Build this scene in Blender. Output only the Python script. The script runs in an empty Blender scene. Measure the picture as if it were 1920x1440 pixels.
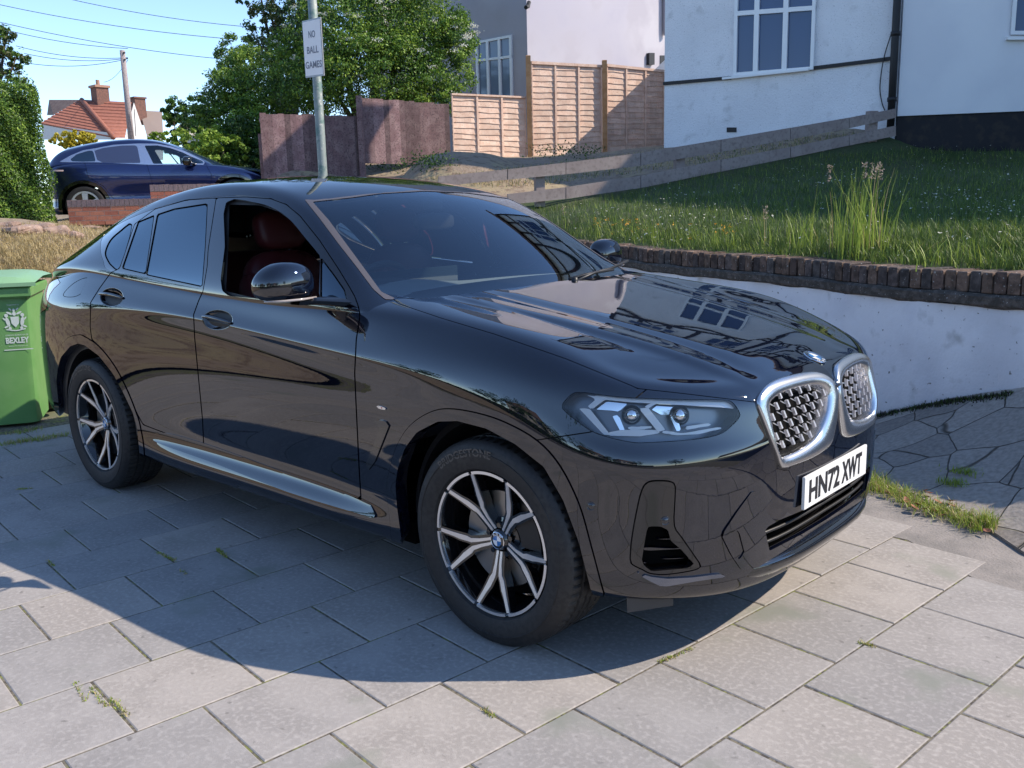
import bpy, math, random
import numpy as np
from mathutils import Vector, Matrix
random.seed(7); rng = np.random.default_rng(7)
PI = math.pi; R_ = math.radians
scene = bpy.context.scene
# ------------------------------------------------------------------ camera
# world frame: origin on the drive under the parked car's front axle, +x ahead of the car, +y to its left
CAM = np.array([1.98551, -2.99070, 1.44575]); FOC = 1714.508
RC = np.array([[.74642718, .66502821, -.02416474], [.10919541, -.15821949, -.98134752], [-.65644712, .72986579, -.19071735]])
cd = bpy.data.cameras.new('camera'); cam = bpy.data.objects.new('camera', cd); scene.collection.objects.link(cam)
M3 = Matrix((RC[0], -RC[1], -RC[2])).transposed()
cam.matrix_world = Matrix.Translation(Vector(CAM)) @ M3.to_4x4()
cd.sensor_width = 36; cd.lens = 36 * FOC / 1920; cd.clip_start = .05; cd.clip_end = 2000
scene.camera = cam
# ------------------------------------------------------------------ light
SUN = np.array([.87, .73, 1.0]); SUN /= np.linalg.norm(SUN)
w = bpy.data.worlds.new('World'); scene.world = w; w.use_nodes = True
nt = w.node_tree; bg = nt.nodes['Background']; sky = nt.nodes.new('ShaderNodeTexSky'); sky.sky_type = 'NISHITA'
sky.sun_disc = False; sky.sun_elevation = math.asin(SUN[2]); sky.sun_rotation = math.atan2(SUN[0], SUN[1])
sky.air_density = .75; sky.dust_density = 0; sky.ozone_density = 2.6
nt.links.new(sky.outputs[0], bg.inputs[0]); bg.inputs[1].default_value = .15
sl = bpy.data.lights.new('sun', 'SUN'); sl.energy = 3.3; sl.angle = R_(.5); sl.color = (1, .88, .74)
so = bpy.data.objects.new('sun', sl); scene.collection.objects.link(so)
so.rotation_euler = Vector(SUN).to_track_quat('Z', 'Y').to_euler()
scene.view_settings.view_transform = 'Standard'; scene.view_settings.look = 'None'
scene.view_settings.gamma = 1; scene.view_settings.use_curve_mapping = False; scene.view_settings.exposure = 1.02
# ------------------------------------------------------------------ helpers
def proj(V):
    X = (np.asarray(V) - CAM) @ RC.T
    return np.stack([960 + FOC * X[:, 0] / X[:, 2], 720 + FOC * X[:, 1] / X[:, 2]], 1)
def ray(u, v):
    r = RC.T @ np.array([(u - 960) / FOC, (v - 720) / FOC, 1.]); return r
def at(u, v, d): return CAM + d * ray(u, v)
def onz(u, v, z=0.):
    r = ray(u, v); return CAM + (z - CAM[2]) / r[2] * r
def camxy(X, d, z):
    return np.linalg.solve(np.array([RC[0], RC[2], [0, 0, 1.]]), np.array([X + RC[0] @ CAM, d + RC[2] @ CAM, z]))
def ony(u, v, y):
    r = ray(u, v); return CAM + (y - CAM[1]) / r[1] * r
MATS = {}
def mat(name, col, rough=.6, metal=0, spec=.5, coat=0, coatr=.03, bump=None, noise=None, emis=None, rng_=None):
    """bump=(scale,strength,dist) ; noise=(scale,col2,lo,hi[,detail])"""
    if name in MATS: return MATS[name]
    m = bpy.data.materials.new(name); m.use_nodes = True; n = m.node_tree.nodes; l = m.node_tree.links
    b = n['Principled BSDF']; b.inputs['Base Color'].default_value = (*col, 1); b.inputs['Roughness'].default_value = rough
    b.inputs['Metallic'].default_value = metal; b.inputs['Specular IOR Level'].default_value = spec
    b.inputs['Coat Weight'].default_value = coat; b.inputs['Coat Roughness'].default_value = coatr
    tc = n.new('ShaderNodeTexCoord')
    if noise:
        last = None
        for ns in (noise if isinstance(noise, list) else [noise]):
            t = n.new('ShaderNodeTexNoise'); t.inputs['Scale'].default_value = ns[0]; t.inputs['Detail'].default_value = ns[4] if len(ns) > 4 else 6
            l.new(tc.outputs['Object'], t.inputs['Vector'])
            r = n.new('ShaderNodeMapRange'); r.inputs[1].default_value = ns[2]; r.inputs[2].default_value = ns[3]; l.new(t.outputs['Fac'], r.inputs[0])
            mx = n.new('ShaderNodeMix'); mx.data_type = 'RGBA'; l.new(r.outputs[0], mx.inputs[0])
            if last is None: mx.inputs[6].default_value = (*col, 1)
            else: l.new(last, mx.inputs[6])
            mx.inputs[7].default_value = (*ns[1], 1); last = mx.outputs[2]
        l.new(last, b.inputs['Base Color'])
    if bump:
        last = None
        for bs in (bump if isinstance(bump, list) else [bump]):
            t = n.new('ShaderNodeTexNoise'); t.inputs['Scale'].default_value = bs[0]; t.inputs['Detail'].default_value = 5
            l.new(tc.outputs['Object'], t.inputs['Vector'])
            bp = n.new('ShaderNodeBump'); bp.inputs['Strength'].default_value = bs[1]; bp.inputs['Distance'].default_value = bs[2]
            l.new(t.outputs['Fac'], bp.inputs['Height'])
            if last is not None: l.new(last, bp.inputs['Normal'])
            last = bp.outputs[0]
        l.new(last, b.inputs['Normal'])
    MATS[name] = m; return m
def vary(m, lo=.75, hi=1.2):
    """each separate board or brick gets its own tone"""
    n = m.node_tree.nodes; l = m.node_tree.links; b = n['Principled BSDF']; k = b.inputs['Base Color']; src = k.links[0].from_socket if k.links else None
    g = n.new('ShaderNodeNewGeometry'); r = n.new('ShaderNodeMapRange'); r.inputs[3].default_value = lo; r.inputs[4].default_value = hi; l.new(g.outputs['Random Per Island'], r.inputs[0])
    v = n.new('ShaderNodeVectorMath'); v.operation = 'SCALE'
    if src: l.new(src, v.inputs[0])
    else: v.inputs[0].default_value = k.default_value[:3]
    l.new(r.outputs[0], v.inputs['Scale']); l.new(v.outputs[0], k); return m
def glassmat(name, tint, ior=1.5, rough=0.0, gl=(1, 1, 1)):
    if name in MATS: return MATS[name]
    m = bpy.data.materials.new(name); m.use_nodes = True; n = m.node_tree.nodes; l = m.node_tree.links
    n.remove(n['Principled BSDF']); o = n['Material Output']
    t = n.new('ShaderNodeBsdfTransparent'); t.inputs[0].default_value = (*tint, 1)
    g = n.new('ShaderNodeBsdfGlossy'); g.inputs['Roughness'].default_value = rough; g.inputs[0].default_value = (*gl, 1)
    f = n.new('ShaderNodeFresnel'); f.inputs[0].default_value = ior
    x = n.new('ShaderNodeMixShader'); l.new(f.outputs[0], x.inputs[0]); l.new(t.outputs[0], x.inputs[1]); l.new(g.outputs[0], x.inputs[2]); l.new(x.outputs[0], o.inputs[0])
    MATS[name] = m; return m
def link(o, parent=None):
    scene.collection.objects.link(o)
    if parent is not None: o.parent = parent
    return o
def tag(o, label=None, cat=None, group=None, kind=None):
    if label: o['label'] = label
    if cat: o['category'] = cat
    if group: o['group'] = group
    if kind: o['kind'] = kind
    return o
def empty(name, loc, rz=0, label=None, cat=None, group=None):
    o = bpy.data.objects.new(name, None); o.location = tuple(loc); o.rotation_euler = (0, 0, rz); o.empty_display_size = .2
    link(o); return tag(o, label, cat, group)
def mesh(name, V, F, m, parent=None, smooth=False, N=None, world=False):
    """V in the parent's local space (or world space when world=True)"""
    V = np.asarray(V, float)
    if world and parent is not None:
        a = parent.rotation_euler[2]; c, s = math.cos(a), math.sin(a); V = V - np.array(parent.location)
        V = V @ np.array([[c, -s, 0], [s, c, 0], [0, 0, 1]])
        if N is not None: N = N @ np.array([[c, -s, 0], [s, c, 0], [0, 0, 1]])
    me = bpy.data.meshes.new(name); me.from_pydata(V.tolist() if len(V) else [], [], [list(map(int, f)) for f in F]); 
    for mm in (m if isinstance(m, (list, tuple)) else [m]): me.materials.append(mm)
    if smooth: me.polygons.foreach_set('use_smooth', [True] * len(me.polygons))
    me.update()
    if N is not None and len(V): me.normals_split_custom_set_from_vertices(np.asarray(N).tolist())
    return link(bpy.data.objects.new(name, me), parent)
class MB:
    """collects simple solids into one mesh"""
    def __init__(s): s.V = []; s.F = []; s.mi = []; s.cur = 0
    def add(s, V, F):
        k = len(s.V); s.V += [tuple(v) for v in V]; s.F += [[i + k for i in f] for f in F]; s.mi += [s.cur] * len(F); return s
    def box(s, x0, x1, y0, y1, z0, z1, T=None, bev=0):
        if bev:
            b = bev; V = []
            for (z, ins) in ((z0, b), (z0 + b, 0), (z1 - b, 0), (z1, b)):
                V += [(x0 + ins, y0 + ins, z), (x1 - ins, y0 + ins, z), (x1 - ins, y1 - ins, z), (x0 + ins, y1 - ins, z)]
            F = [(3, 2, 1, 0), (12, 13, 14, 15)]
            for r in range(3):
                for i in range(4): j = (i + 1) % 4; F.append((r * 4 + i, r * 4 + j, r * 4 + 4 + j, r * 4 + 4 + i))
        else:
            V = [(x0, y0, z0), (x1, y0, z0), (x1, y1, z0), (x0, y1, z0), (x0, y0, z1), (x1, y0, z1), (x1, y1, z1), (x0, y1, z1)]
            F = [(3, 2, 1, 0), (4, 5, 6, 7), (0, 1, 5, 4), (1, 2, 6, 5), (2, 3, 7, 6), (3, 0, 4, 7)]
        if T is not None: V = [tuple(T(np.array(v))) for v in V]
        return s.add(V, F)
    def bar(s, a, b, w, h, up=(0, 0, 1)):
        a = np.array(a, float); b = np.array(b, float); d = b - a; d /= np.linalg.norm(d); up = np.array(up, float)
        x = np.cross(d, up); x /= np.linalg.norm(x); y = np.cross(x, d); x = x * w / 2; y = y * h / 2
        V = [a - x - y, a + x - y, a + x + y, a - x + y, b - x - y, b + x - y, b + x + y, b - x + y]
        return s.add(V, [(3, 2, 1, 0), (4, 5, 6, 7), (0, 1, 5, 4), (1, 2, 6, 5), (2, 3, 7, 6), (3, 0, 4, 7)])
    def tube(s, P, r, n=8, closed=False, cap=True):
        P = np.array(P, float); m = len(P); rr = np.full(m, r) if np.isscalar(r) else np.array(r); V = []
        T = np.gradient(P, axis=0) if not closed else (np.roll(P, -1, 0) - np.roll(P, 1, 0)); T /= np.linalg.norm(T, axis=1)[:, None] + 1e-12
        u = np.cross(T[0], [0, 0, 1.]);
        if np.linalg.norm(u) < .1: u = np.cross(T[0], [1., 0, 0])
        u /= np.linalg.norm(u)
        for i in range(m):
            u = u - T[i] * (u @ T[i]); u /= np.linalg.norm(u) + 1e-12; v = np.cross(T[i], u)
            for k in range(n):
                a = 2 * PI * k / n; V.append(P[i] + rr[i] * (u * math.cos(a) + v * math.sin(a)))
        F = []
        for i in range(m if closed else m - 1):
            j = (i + 1) % m
            for k in range(n): k2 = (k + 1) % n; F.append((i * n + k, i * n + k2, j * n + k2, j * n + k))
        if cap and not closed: F += [tuple(range(n))[::-1], tuple((m - 1) * n + k for k in range(n))]
        return s.add(V, F)
    def lathe(s, prof, n=24, T=None, a0=0, a1=2 * PI):
        """prof: (r, h) ; axis z"""
        full = abs(a1 - a0 - 2 * PI) < 1e-6; V = []; na = n if full else n + 1
        for i in range(na):
            a = a0 + (a1 - a0) * i / n; c, q = math.cos(a), math.sin(a)
            V += [(r * c, r * q, h) for r, h in prof]
        m = len(prof); F = []
        for i in range(n):
            j = (i + 1) % na
            for k in range(m - 1): F.append((i * m + k, j * m + k, j * m + k + 1, i * m + k + 1))
        if T is not None: V = [tuple(T(np.array(v))) for v in V]
        return s.add(V, F)
    def prism(s, poly, h0, h1, T=None):
        n = len(poly); V = [(p[0], p[1], h0) for p in poly] + [(p[0], p[1], h1) for p in poly]
        F = [tuple(range(n))[::-1], tuple(range(n, 2 * n))] + [(i, (i + 1) % n, n + (i + 1) % n, n + i) for i in range(n)]
        if T is not None: V = [tuple(T(np.array(v))) for v in V]
        return s.add(V, F)
    def build(s, name, m, parent=None, smooth=False, world=False, auto=None):
        o = mesh(name, np.array(s.V), s.F, m, parent, smooth, world=world)
        if isinstance(m, (list, tuple)): o.data.polygons.foreach_set('material_index', s.mi)
        if auto is not None:
            o.data.polygons.foreach_set('use_smooth', [True] * len(o.data.polygons)); o.data.set_sharp_from_angle(angle=R_(auto))
        return o
def text_geo(txt, size=1., extrude=.0, bold=0., sx=1.):
    c = bpy.data.curves.new('t', 'FONT'); c.body = txt; c.size = size; c.extrude = extrude; c.offset = bold; c.align_x = 'CENTER'; c.align_y = 'CENTER'; c.resolution_u = 3
    o = bpy.data.objects.new('t', c); scene.collection.objects.link(o); bpy.context.view_layer.update()
    dg = bpy.context.evaluated_depsgraph_get(); me = bpy.data.meshes.new_from_object(o.evaluated_get(dg))
    V = np.array([v.co[:] for v in me.vertices]); F = [tuple(p.vertices) for p in me.polygons]
    bpy.data.objects.remove(o); bpy.data.curves.remove(c); bpy.data.meshes.remove(me)
    V[:, 0] *= sx; return V, F
# ---- spline surfaces
def bsp(P, m, e0='ext', e1='ext'):
    """uniform cubic b-spline along axis 0 of P (n,...,3), m samples per span, passing through the end points"""
    def ph(a, b, mode): 
        if mode == 'mir': q = b * np.array([1, -1, 1.]); return q
        return 2 * a - b
    Q = np.concatenate([[ph(P[0], P[1], e0)], P, [ph(P[-1], P[-2], e1)]])
    out = []
    for i in range(len(P) - 1):
        for k in range(m):
            t = k / m; b = np.array([(1 - t)**3, 3 * t**3 - 6 * t * t + 4, -3 * t**3 + 3 * t * t + 3 * t + 1, t**3]) / 6
            out.append(b[0] * Q[i] + b[1] * Q[i + 1] + b[2] * Q[i + 2] + b[3] * Q[i + 3])
    b = np.array([1, 4, 1]) / 6; out.append(b[0] * Q[-3] + b[1] * Q[-2] + b[2] * Q[-1])
    return np.array(out)
def grid_surf(G, flip=False):
    """G (n,m,3) -> dict mesh with smooth analytic-ish normals"""
    n, m, _ = G.shape; du = np.gradient(G, axis=0); dv = np.gradient(G, axis=1); N = np.cross(du, dv)
    if flip: N = -N
    N /= np.linalg.norm(N, axis=2)[..., None] + 1e-12
    idx = np.arange(n * m).reshape(n, m); a, b, c, d = idx[:-1, :-1], idx[1:, :-1], idx[1:, 1:], idx[:-1, 1:]
    F = np.stack([a, b, c, d] if not flip else [a, d, c, b], -1).reshape(-1, 4)
    return dict(V=G.reshape(-1, 3), N=N.reshape(-1, 3), F=[tuple(f) for f in F])
def split(S, val):
    """split mesh at val=0: returns (val<0 part, val>0 part)"""
    V, N, F = S['V'], S['N'], S['F']; sg = val > 0; nV = []; nN = []; cache = {}; base = len(V)
    neg = []; pos = []
    def cut(i, j):
        k = (i, j) if i < j else (j, i)
        if k not in cache:
            t = val[k[0]] / (val[k[0]] - val[k[1]]); nV.append(V[k[0]] * (1 - t) + V[k[1]] * t); nn = N[k[0]] * (1 - t) + N[k[1]] * t
            nN.append(nn / (np.linalg.norm(nn) + 1e-12)); cache[k] = base + len(nV) - 1
        return cache[k]
    for f in F:
        q = [sg[i] for i in f]; s = sum(q)
        if s == 0: neg.append(f)
        elif s == len(f): pos.append(f)
        else:
            A = []; B = []
            for k in range(len(f)):
                i, j = f[k], f[(k + 1) % len(f)]
                (B if sg[i] else A).append(i)
                if sg[i] != sg[j]: c = cut(i, j); A.append(c); B.append(c)
            if len(A) > 2: neg.append(tuple(A))
            if len(B) > 2: pos.append(tuple(B))
    VV = np.concatenate([V, np.array(nV).reshape(-1, 3)]); NN = np.concatenate([N, np.array(nN).reshape(-1, 3)])
    return comp(VV, NN, neg), comp(VV, NN, pos)
def comp(V, N, F):
    if not F: return dict(V=np.zeros((0, 3)), N=np.zeros((0, 3)), F=[])
    u = np.unique(np.concatenate([np.array(f) for f in F])); mp = np.full(len(V), -1); mp[u] = np.arange(len(u))
    return dict(V=V[u], N=N[u], F=[tuple(mp[list(f)]) for f in F])
def sdf(P, poly):
    """signed distance (negative inside) of 2-D points to a polygon"""
    poly = np.asarray(poly, float); a = poly; b = np.roll(poly, -1, 0); d = np.full(len(P), 1e9); ins = np.zeros(len(P), bool)
    for p, q in zip(a, b):
        e = q - p; t = np.clip(((P - p) @ e) / (e @ e + 1e-12), 0, 1); d = np.minimum(d, np.linalg.norm(P - p - t[:, None] * e, axis=1))
        c = ((p[1] > P[:, 1]) != (q[1] > P[:, 1])); xi = (q[0] - p[0]) * (P[:, 1] - p[1]) / (q[1] - p[1] + 1e-12) + p[0]; ins ^= c & (P[:, 0] < xi)
    return np.where(ins, -d, d)
def smoothpoly(P, n=6, closed=True):
    P = np.array(P, float); out = []; m = len(P)
    for i in range(m if closed else m - 1):
        p0, p1, p2, p3 = (P[(i - 1) % m], P[i], P[(i + 1) % m], P[(i + 2) % m]) if closed else (P[max(i - 1, 0)], P[i], P[i + 1], P[min(i + 2, m - 1)])
        for k in range(n):
            t = k / n; out.append(.5 * ((2 * p1) + (p2 - p0) * t + (2 * p0 - 5 * p1 + 4 * p2 - p3) * t * t + (3 * p1 - p0 - 3 * p2 + p3) * t**3))
    if not closed: out.append(P[-1])
    return np.array(out)
def cutpx(S, poly, gap=0.):
    """cut along an outline given as seen by the surveying camera; gap in metres -> (inside, outside)"""
    pr = proj(S['V']); d = sdf(pr, poly); dep = ((S['V'] - CAM) @ RC.T)[:, 2]; d = d * dep / FOC
    if gap == 0: return split(S, d)
    return split(S, d + gap)[0], split(S, d - gap)[1]
def mirror(S):
    if not len(S['V']): return S
    k = np.array([1, -1, 1.]); return dict(V=S['V'] * k, N=S['N'] * k, F=[tuple(f[::-1]) for f in S['F']])
def join(*SS):
    V = []; N = []; F = []; o = 0
    for S in SS:
        if not len(S['V']): continue
        V.append(S['V']); N.append(S['N']); F += [tuple(i + o for i in f) for f in S['F']]; o += len(S['V'])
    return dict(V=np.concatenate(V), N=np.concatenate(N), F=F)
def off(S, d): return dict(V=S['V'] + S['N'] * d, N=S['N'], F=S['F'])
def flip(S): return dict(V=S['V'], N=-S['N'], F=[tuple(f[::-1]) for f in S['F']])
def rim(S, depth):
    """flange turned in along every open border"""
    cnt = {}
    for f in S['F']:
        for k in range(len(f)):
            i, j = f[k], f[(k + 1) % len(f)]
            if (j, i) in cnt: cnt[(j, i)] = 0
            else: cnt[(i, j)] = 1
    E = [e for e, c in cnt.items() if c == 1]
    if not E: return S
    V = []; N = []; F = []
    for i, j in E:
        a, b = S['V'][i], S['V'][j]; na, nb = S['N'][i], S['N'][j]; k = len(V)
        t = b - a; L = np.linalg.norm(t)
        if L < 1e-5: continue
        n = np.cross(t / L, (na + nb) / 2); V += [b, a, a - na * depth, b - nb * depth]; N += [n] * 4; F.append((k, k + 1, k + 2, k + 3))
    return join(S, dict(V=np.array(V), N=np.array(N), F=F))
def sobj(name, S, m, parent): return mesh(name, S['V'], S['F'], m, parent, True, S['N'])
# ------------------------------------------------------------------ car materials
def paintmat(name, base, flake, met=.75, sc=900, ior=1.68):
    m = bpy.data.materials.new(name); m.use_nodes = True; n = m.node_tree.nodes; l = m.node_tree.links; b = n['Principled BSDF']
    tc = n.new('ShaderNodeTexCoord'); v = n.new('ShaderNodeTexVoronoi'); v.inputs['Scale'].default_value = sc; l.new(tc.outputs['Object'], v.inputs['Vector'])
    mx = n.new('ShaderNodeMix'); mx.data_type = 'RGBA'; mx.inputs[6].default_value = (*base, 1); mx.inputs[7].default_value = (*flake, 1)
    sp = n.new('ShaderNodeSeparateColor'); l.new(v.outputs['Color'], sp.inputs[0]); l.new(sp.outputs[0], mx.inputs[0]); l.new(mx.outputs[2], b.inputs['Base Color'])
    b.inputs['Metallic'].default_value = met; b.inputs['Roughness'].default_value = .38; b.inputs['Coat Weight'].default_value = 1; b.inputs['Coat Roughness'].default_value = .012; b.inputs['Coat IOR'].default_value = ior; b.inputs['Specular IOR Level'].default_value = .5 if met else .0
    # very slight orange-peel in the clear coat
    t = n.new('ShaderNodeTexNoise'); t.inputs['Scale'].default_value = 60; l.new(tc.outputs['Object'], t.inputs['Vector'])
    bp = n.new('ShaderNodeBump'); bp.inputs['Strength'].default_value = .05; bp.inputs['Distance'].default_value = .0006; l.new(t.outputs['Fac'], bp.inputs['Height']); l.new(bp.outputs[0], b.inputs['Coat Normal'])
    return m
M_paint = paintmat('black_metallic_paint', (.0008, .0010, .0022), (.0030, .0048, .015), 0, 900, 1.88)
M_gloss = mat('gloss_black_trim', (.006, .006, .007), .08, 0, .5, 1, .02)
M_blk = mat('black_plastic', (.012, .012, .013), .45)
M_dark = mat('black_void', (.003, .003, .003), .9, spec=.1)
M_rub = mat('black_rubber', (.016, .015, .015), .62, bump=(180, .25, .002), noise=[(7, (.028, .025, .023), .42, .68), (60, (.012, .011, .011), .45, .6)])
M_sat = mat('satin_aluminium', (.62, .63, .65), .24, 1)
M_chr = mat('bright_chrome', (.75, .76, .78), .06, 1)
M_alu = mat('machined_alloy', (.82, .80, .79), .36, .85)
M_grey = mat('grey_rubber_seal', (.075, .07, .078), .45)
M_red = mat('dark_red_leather', (.085, .014, .017), .5, bump=(220, .2, .002))
M_int = mat('charcoal_cabin_trim', (.022, .022, .024), .6, bump=(300, .2, .001))
M_dash = mat('slate_dashboard', (.24, .27, .28), .5)
G_ws = glassmat('windscreen_glass', (.84, .92, .92), 1.9, gl=(.80, .90, 1))
G_side = glassmat('privacy_glass', (.035, .037, .04), 2.7, gl=(.72, .88, 1))
G_clear = glassmat('clear_lens', (.93, .94, .95), 1.45)
# ------------------------------------------------------------------ the parked car
CAR = empty('parked_car', (0, 0, 0), 0, 'black five-door coupe SUV parked on the paving with the driver window down', 'car')
# lower body control net: plan outline (x,y) and, for key stations, height/inset rows
PL = [(.782, 0), (.780, -.15), (.772, -.30), (.748, -.45), (.693, -.60), (.612, -.73), (.505, -.838), (.365, -.906), (.185, -.942), (0, -.952), (-.2, -.952), (-.45, -.942), (-.8, -.928), (-1.2, -.922), (-1.6, -.922), (-2.0, -.928), (-2.35, -.942), (-2.6, -.953), (-2.864, -.957), (-3.1, -.953), (-3.35, -.932), (-3.62, -.888), (-3.83, -.79), (-3.93, -.64), (-3.95, -.35), (-3.965, 0)]
PL = np.array(PL, float); nc = len(PL)
KEY = {  # station index -> rows (z, inset)
 0:[(.200,-.10),(.215,-.05),(.25,-.035),(.30,-.03),(.36,-.02),(.45,-.005),(.53,0),(.60,0),(.66,0),(.72,0),(.77,-.003),(.80,-.006),(.825,-.012),(.85,-.024),(.878,-.050),(.898,-.095),(.908,-.16)],
 3:[(.205,-.10),(.22,-.05),(.25,-.03),(.29,-.018),(.34,-.01),(.44,-.002),(.53,.0),(.60,.003),(.66,.004),(.705,.001),(.735,-.008),(.775,-.018),(.815,-.027),(.845,-.036),(.872,-.056),(.893,-.10),(.903,-.17)],
 6:[(.235,-.09),(.245,-.05),(.262,-.02),(.30,-.004),(.36,0),(.46,0),(.55,0),(.62,.004),(.675,.006),(.71,-.002),(.738,-.018),(.78,-.030),(.83,-.042),(.872,-.050),(.903,-.068),(.922,-.10),(0.936,-0.19)],
 8:[(.24,-.09),(.26,-.05),(.28,-.02),(.33,0),(.40,0),(.50,0),(.60,0),(.68,0),(.745,-.001),(.79,-.003),(.83,-.008),(.872,-.020),(.925,-.036),(.972,-.066),(1.008,-.105),(1.024,-.15),(1.034,-0.24)],
 10:[(.235,-.08),(.25,-.04),(.28,-.015),(.33,-.005),(.40,-.01),(.50,-.008),(.62,-.003),(.72,0),(.79,0),(.845,-.002),(.890,-.004),(.918,-.010),(.970,-.032),(1.020,-.068),(1.062,-.110),(1.078,-.155),(1.088,-0.25)],
 12:[(.215,-.07),(.235,-.02),(.28,.004),(.33,-.012),(.38,-.040),(.50,-.030),(.63,-.018),(.74,-.010),(.82,-.014),(.885,-.014),(.928,.002),(.942,-.001),(.988,-.021),(1.035,-.032),(1.09,-.050),(1.115,-.10),(1.14,-0.2)],
 15:[(.215,-.07),(.235,-.02),(.28,.004),(.33,-.012),(.38,-.040),(.50,-.032),(.65,-.020),(.78,-.012),(.87,-.017),(.945,-.016),(.994,.001),(1.008,-.002),(1.05,-.024),(1.085,-.037),(1.125,-.052),(1.14,-.12),(1.16,-0.2)],
 18:[(.24,-.09),(.26,-.05),(.30,-.02),(.36,-.004),(.43,0),(.53,0),(.66,0),(.78,0),(.87,-.001),(.94,-.004),(.99,-.010),(1.02,-.020),(1.065,-.042),(1.115,-.070),(1.175,-.10),(1.19,-.16),(1.2,-0.23)],
 21:[(.26,-.10),(.29,-.05),(.33,-.02),(.38,0),(.45,0),(.55,0),(.66,0),(.76,-.002),(.84,-.006),(.90,-.012),(.95,-.022),(.985,-.034),(1.02,-.05),(1.055,-.07),(1.10,-.10),(1.12,-.16),(1.13,-0.23)],
 25:[(.26,-.10),(.29,-.05),(.33,-.02),(.38,0),(.45,0),(.55,0),(.66,-.02),(.76,-.05),(.84,-.06),(.90,-.06),(.95,-.055),(.985,-.05),(1.02,-.05),(1.055,-.05),(1.09,-.05),(1.10,-.12),(1.11,-0.2)]}
ks = sorted(KEY); nr = len(KEY[0]); TAB = np.zeros((nc, nr, 2))
kk = np.array([KEY[k] for k in ks], float)
def smooth_interp(x, xs, ys):
    i = int(np.clip(np.searchsorted(xs, x, 'right') - 1, 0, len(xs) - 2)); h = xs[i + 1] - xs[i]; t = (x - xs[i]) / h
    def sl(j):
        if j == 0 or j == len(xs) - 1: return ys[0] * 0
        a = (ys[j] - ys[j - 1]) / (xs[j] - xs[j - 1]); b = (ys[j + 1] - ys[j]) / (xs[j + 1] - xs[j]); return np.where(a * b > 0, 2 * a * b / (a + b + 1e-12), 0)
    m0, m1 = sl(i), sl(i + 1); return (2*t**3 - 3*t*t + 1) * ys[i] + (t**3 - 2*t*t + t) * h * m0 + (-2*t**3 + 3*t*t) * ys[i + 1] + (t**3 - t*t) * h * m1
arc = np.concatenate([[0], np.cumsum(np.linalg.norm(np.diff(PL, axis=0), axis=1))])
for c in range(nc): TAB[c] = smooth_interp(arc[c], arc[ks], kk)
ext = np.concatenate([[PL[1] * [1, -1]], PL, [PL[-2] * [1, -1]]]); tg = ext[2:] - ext[:-2]; nrm = np.stack([-tg[:, 1], tg[:, 0]], 1); nrm /= np.linalg.norm(nrm, axis=1)[:, None]
nrm *= np.sign((nrm * (PL - np.array([-1.5, 0]))).sum(1))[:, None]
NET = np.zeros((nc, nr, 3))
for r in range(nr):
    NET[:, r, :2] = PL + nrm * TAB[:, r, 1:2]; NET[:, r, 2] = TAB[:, r, 0]
# outline controls pulled slightly outward so that the smoothed skin keeps its measured width
G = bsp(NET, 16, 'mir', 'mir'); G = bsp(G.transpose(1, 0, 2), 6).transpose(1, 0, 2)
G[0, :, 1] = 0; G[-1, :, 1] = 0
LOW = grid_surf(G); 
if (LOW['N'][:, :2] * (LOW['V'][:, :2] - [-1.5, 0])).sum() < 0: LOW = flip(LOW)
# upper body: belt, side glass, cant rail, roof centre
UP = [((-.40,-.845,1.02),(-.44,-.795,1.06),(-.22,1.045)), ((-.60,-.872,1.075),(-.66,-.772,1.125),(-.47,1.115)), ((-.80,-.882,1.095),(-.84,-.742,1.235),(-.70,1.265)), ((-1.0,-.886,1.098),(-1.02,-.708,1.355),(-.93,1.40)),
      ((-1.2,-.887,1.10),(-1.20,-.675,1.46),(-1.16,1.51)), ((-1.42,-.887,1.105),(-1.40,-.648,1.53),(-1.42,1.58)), ((-1.7,-.887,1.115),(-1.7,-.632,1.572),(-1.75,1.622)), ((-2.0,-.886,1.13),(-2.05,-.618,1.582),(-2.1,1.628)),
      ((-2.3,-.884,1.148),(-2.4,-.605,1.558),(-2.45,1.602)), ((-2.6,-.880,1.17),(-2.75,-.592,1.505),(-2.8,1.545)), ((-2.9,-.868,1.185),(-3.08,-.582,1.43),(-3.15,1.455)), ((-3.2,-.845,1.19),(-3.4,-.575,1.33),(-3.48,1.34)),
      ((-3.5,-.80,1.165),(-3.65,-.58,1.235),(-3.75,1.235)), ((-3.7,-.74,1.135),(-3.85,-.60,1.155),(-3.93,1.145)), ((-3.78,-.70,1.11),(-3.93,-.60,1.11),(-3.99,1.11))]
UN = []
for B, E, Cn in UP:
    B = np.array(B); E = np.array(E); Cn = np.array([Cn[0], 0, Cn[1]]); row = [B + (0, .01, -.05), B]
    mid = (B + E) / 2; side = E - B; Ls = np.linalg.norm(side[1:]); outn = np.array([0, -side[2], side[1]]); outn /= np.linalg.norm(outn) + 1e-9
    if outn[1] > 0: outn = -outn
    k = min(1, Ls / .4)
    row += [B + side * .3 + outn * .016 * k, B + side * .6 + outn * .02 * k, B + side * .82 + outn * .014 * k, B + side * .95 + outn * .008 * k]
    def topp(t): # t 0 at rail, 1 centre
        return np.array([Cn[0] + (E[0] - Cn[0]) * (1 - t)**2, E[1] * (1 - t), Cn[2] + (E[2] - Cn[2]) * (1 - t)**2.3])
    row += [topp(.035), topp(.12), topp(.3), topp(.55), topp(.8), topp(1)]
    UN.append(row)
UN = np.array(UN, float)
G2 = bsp(UN, 14); G2 = bsp(G2.transpose(1, 0, 2), 9, 'ext', 'mir').transpose(1, 0, 2); G2[:, -1, 1] = 0
TOP = grid_surf(G2)
if TOP['N'][:, 2].sum() < 0: TOP = flip(TOP)
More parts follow.
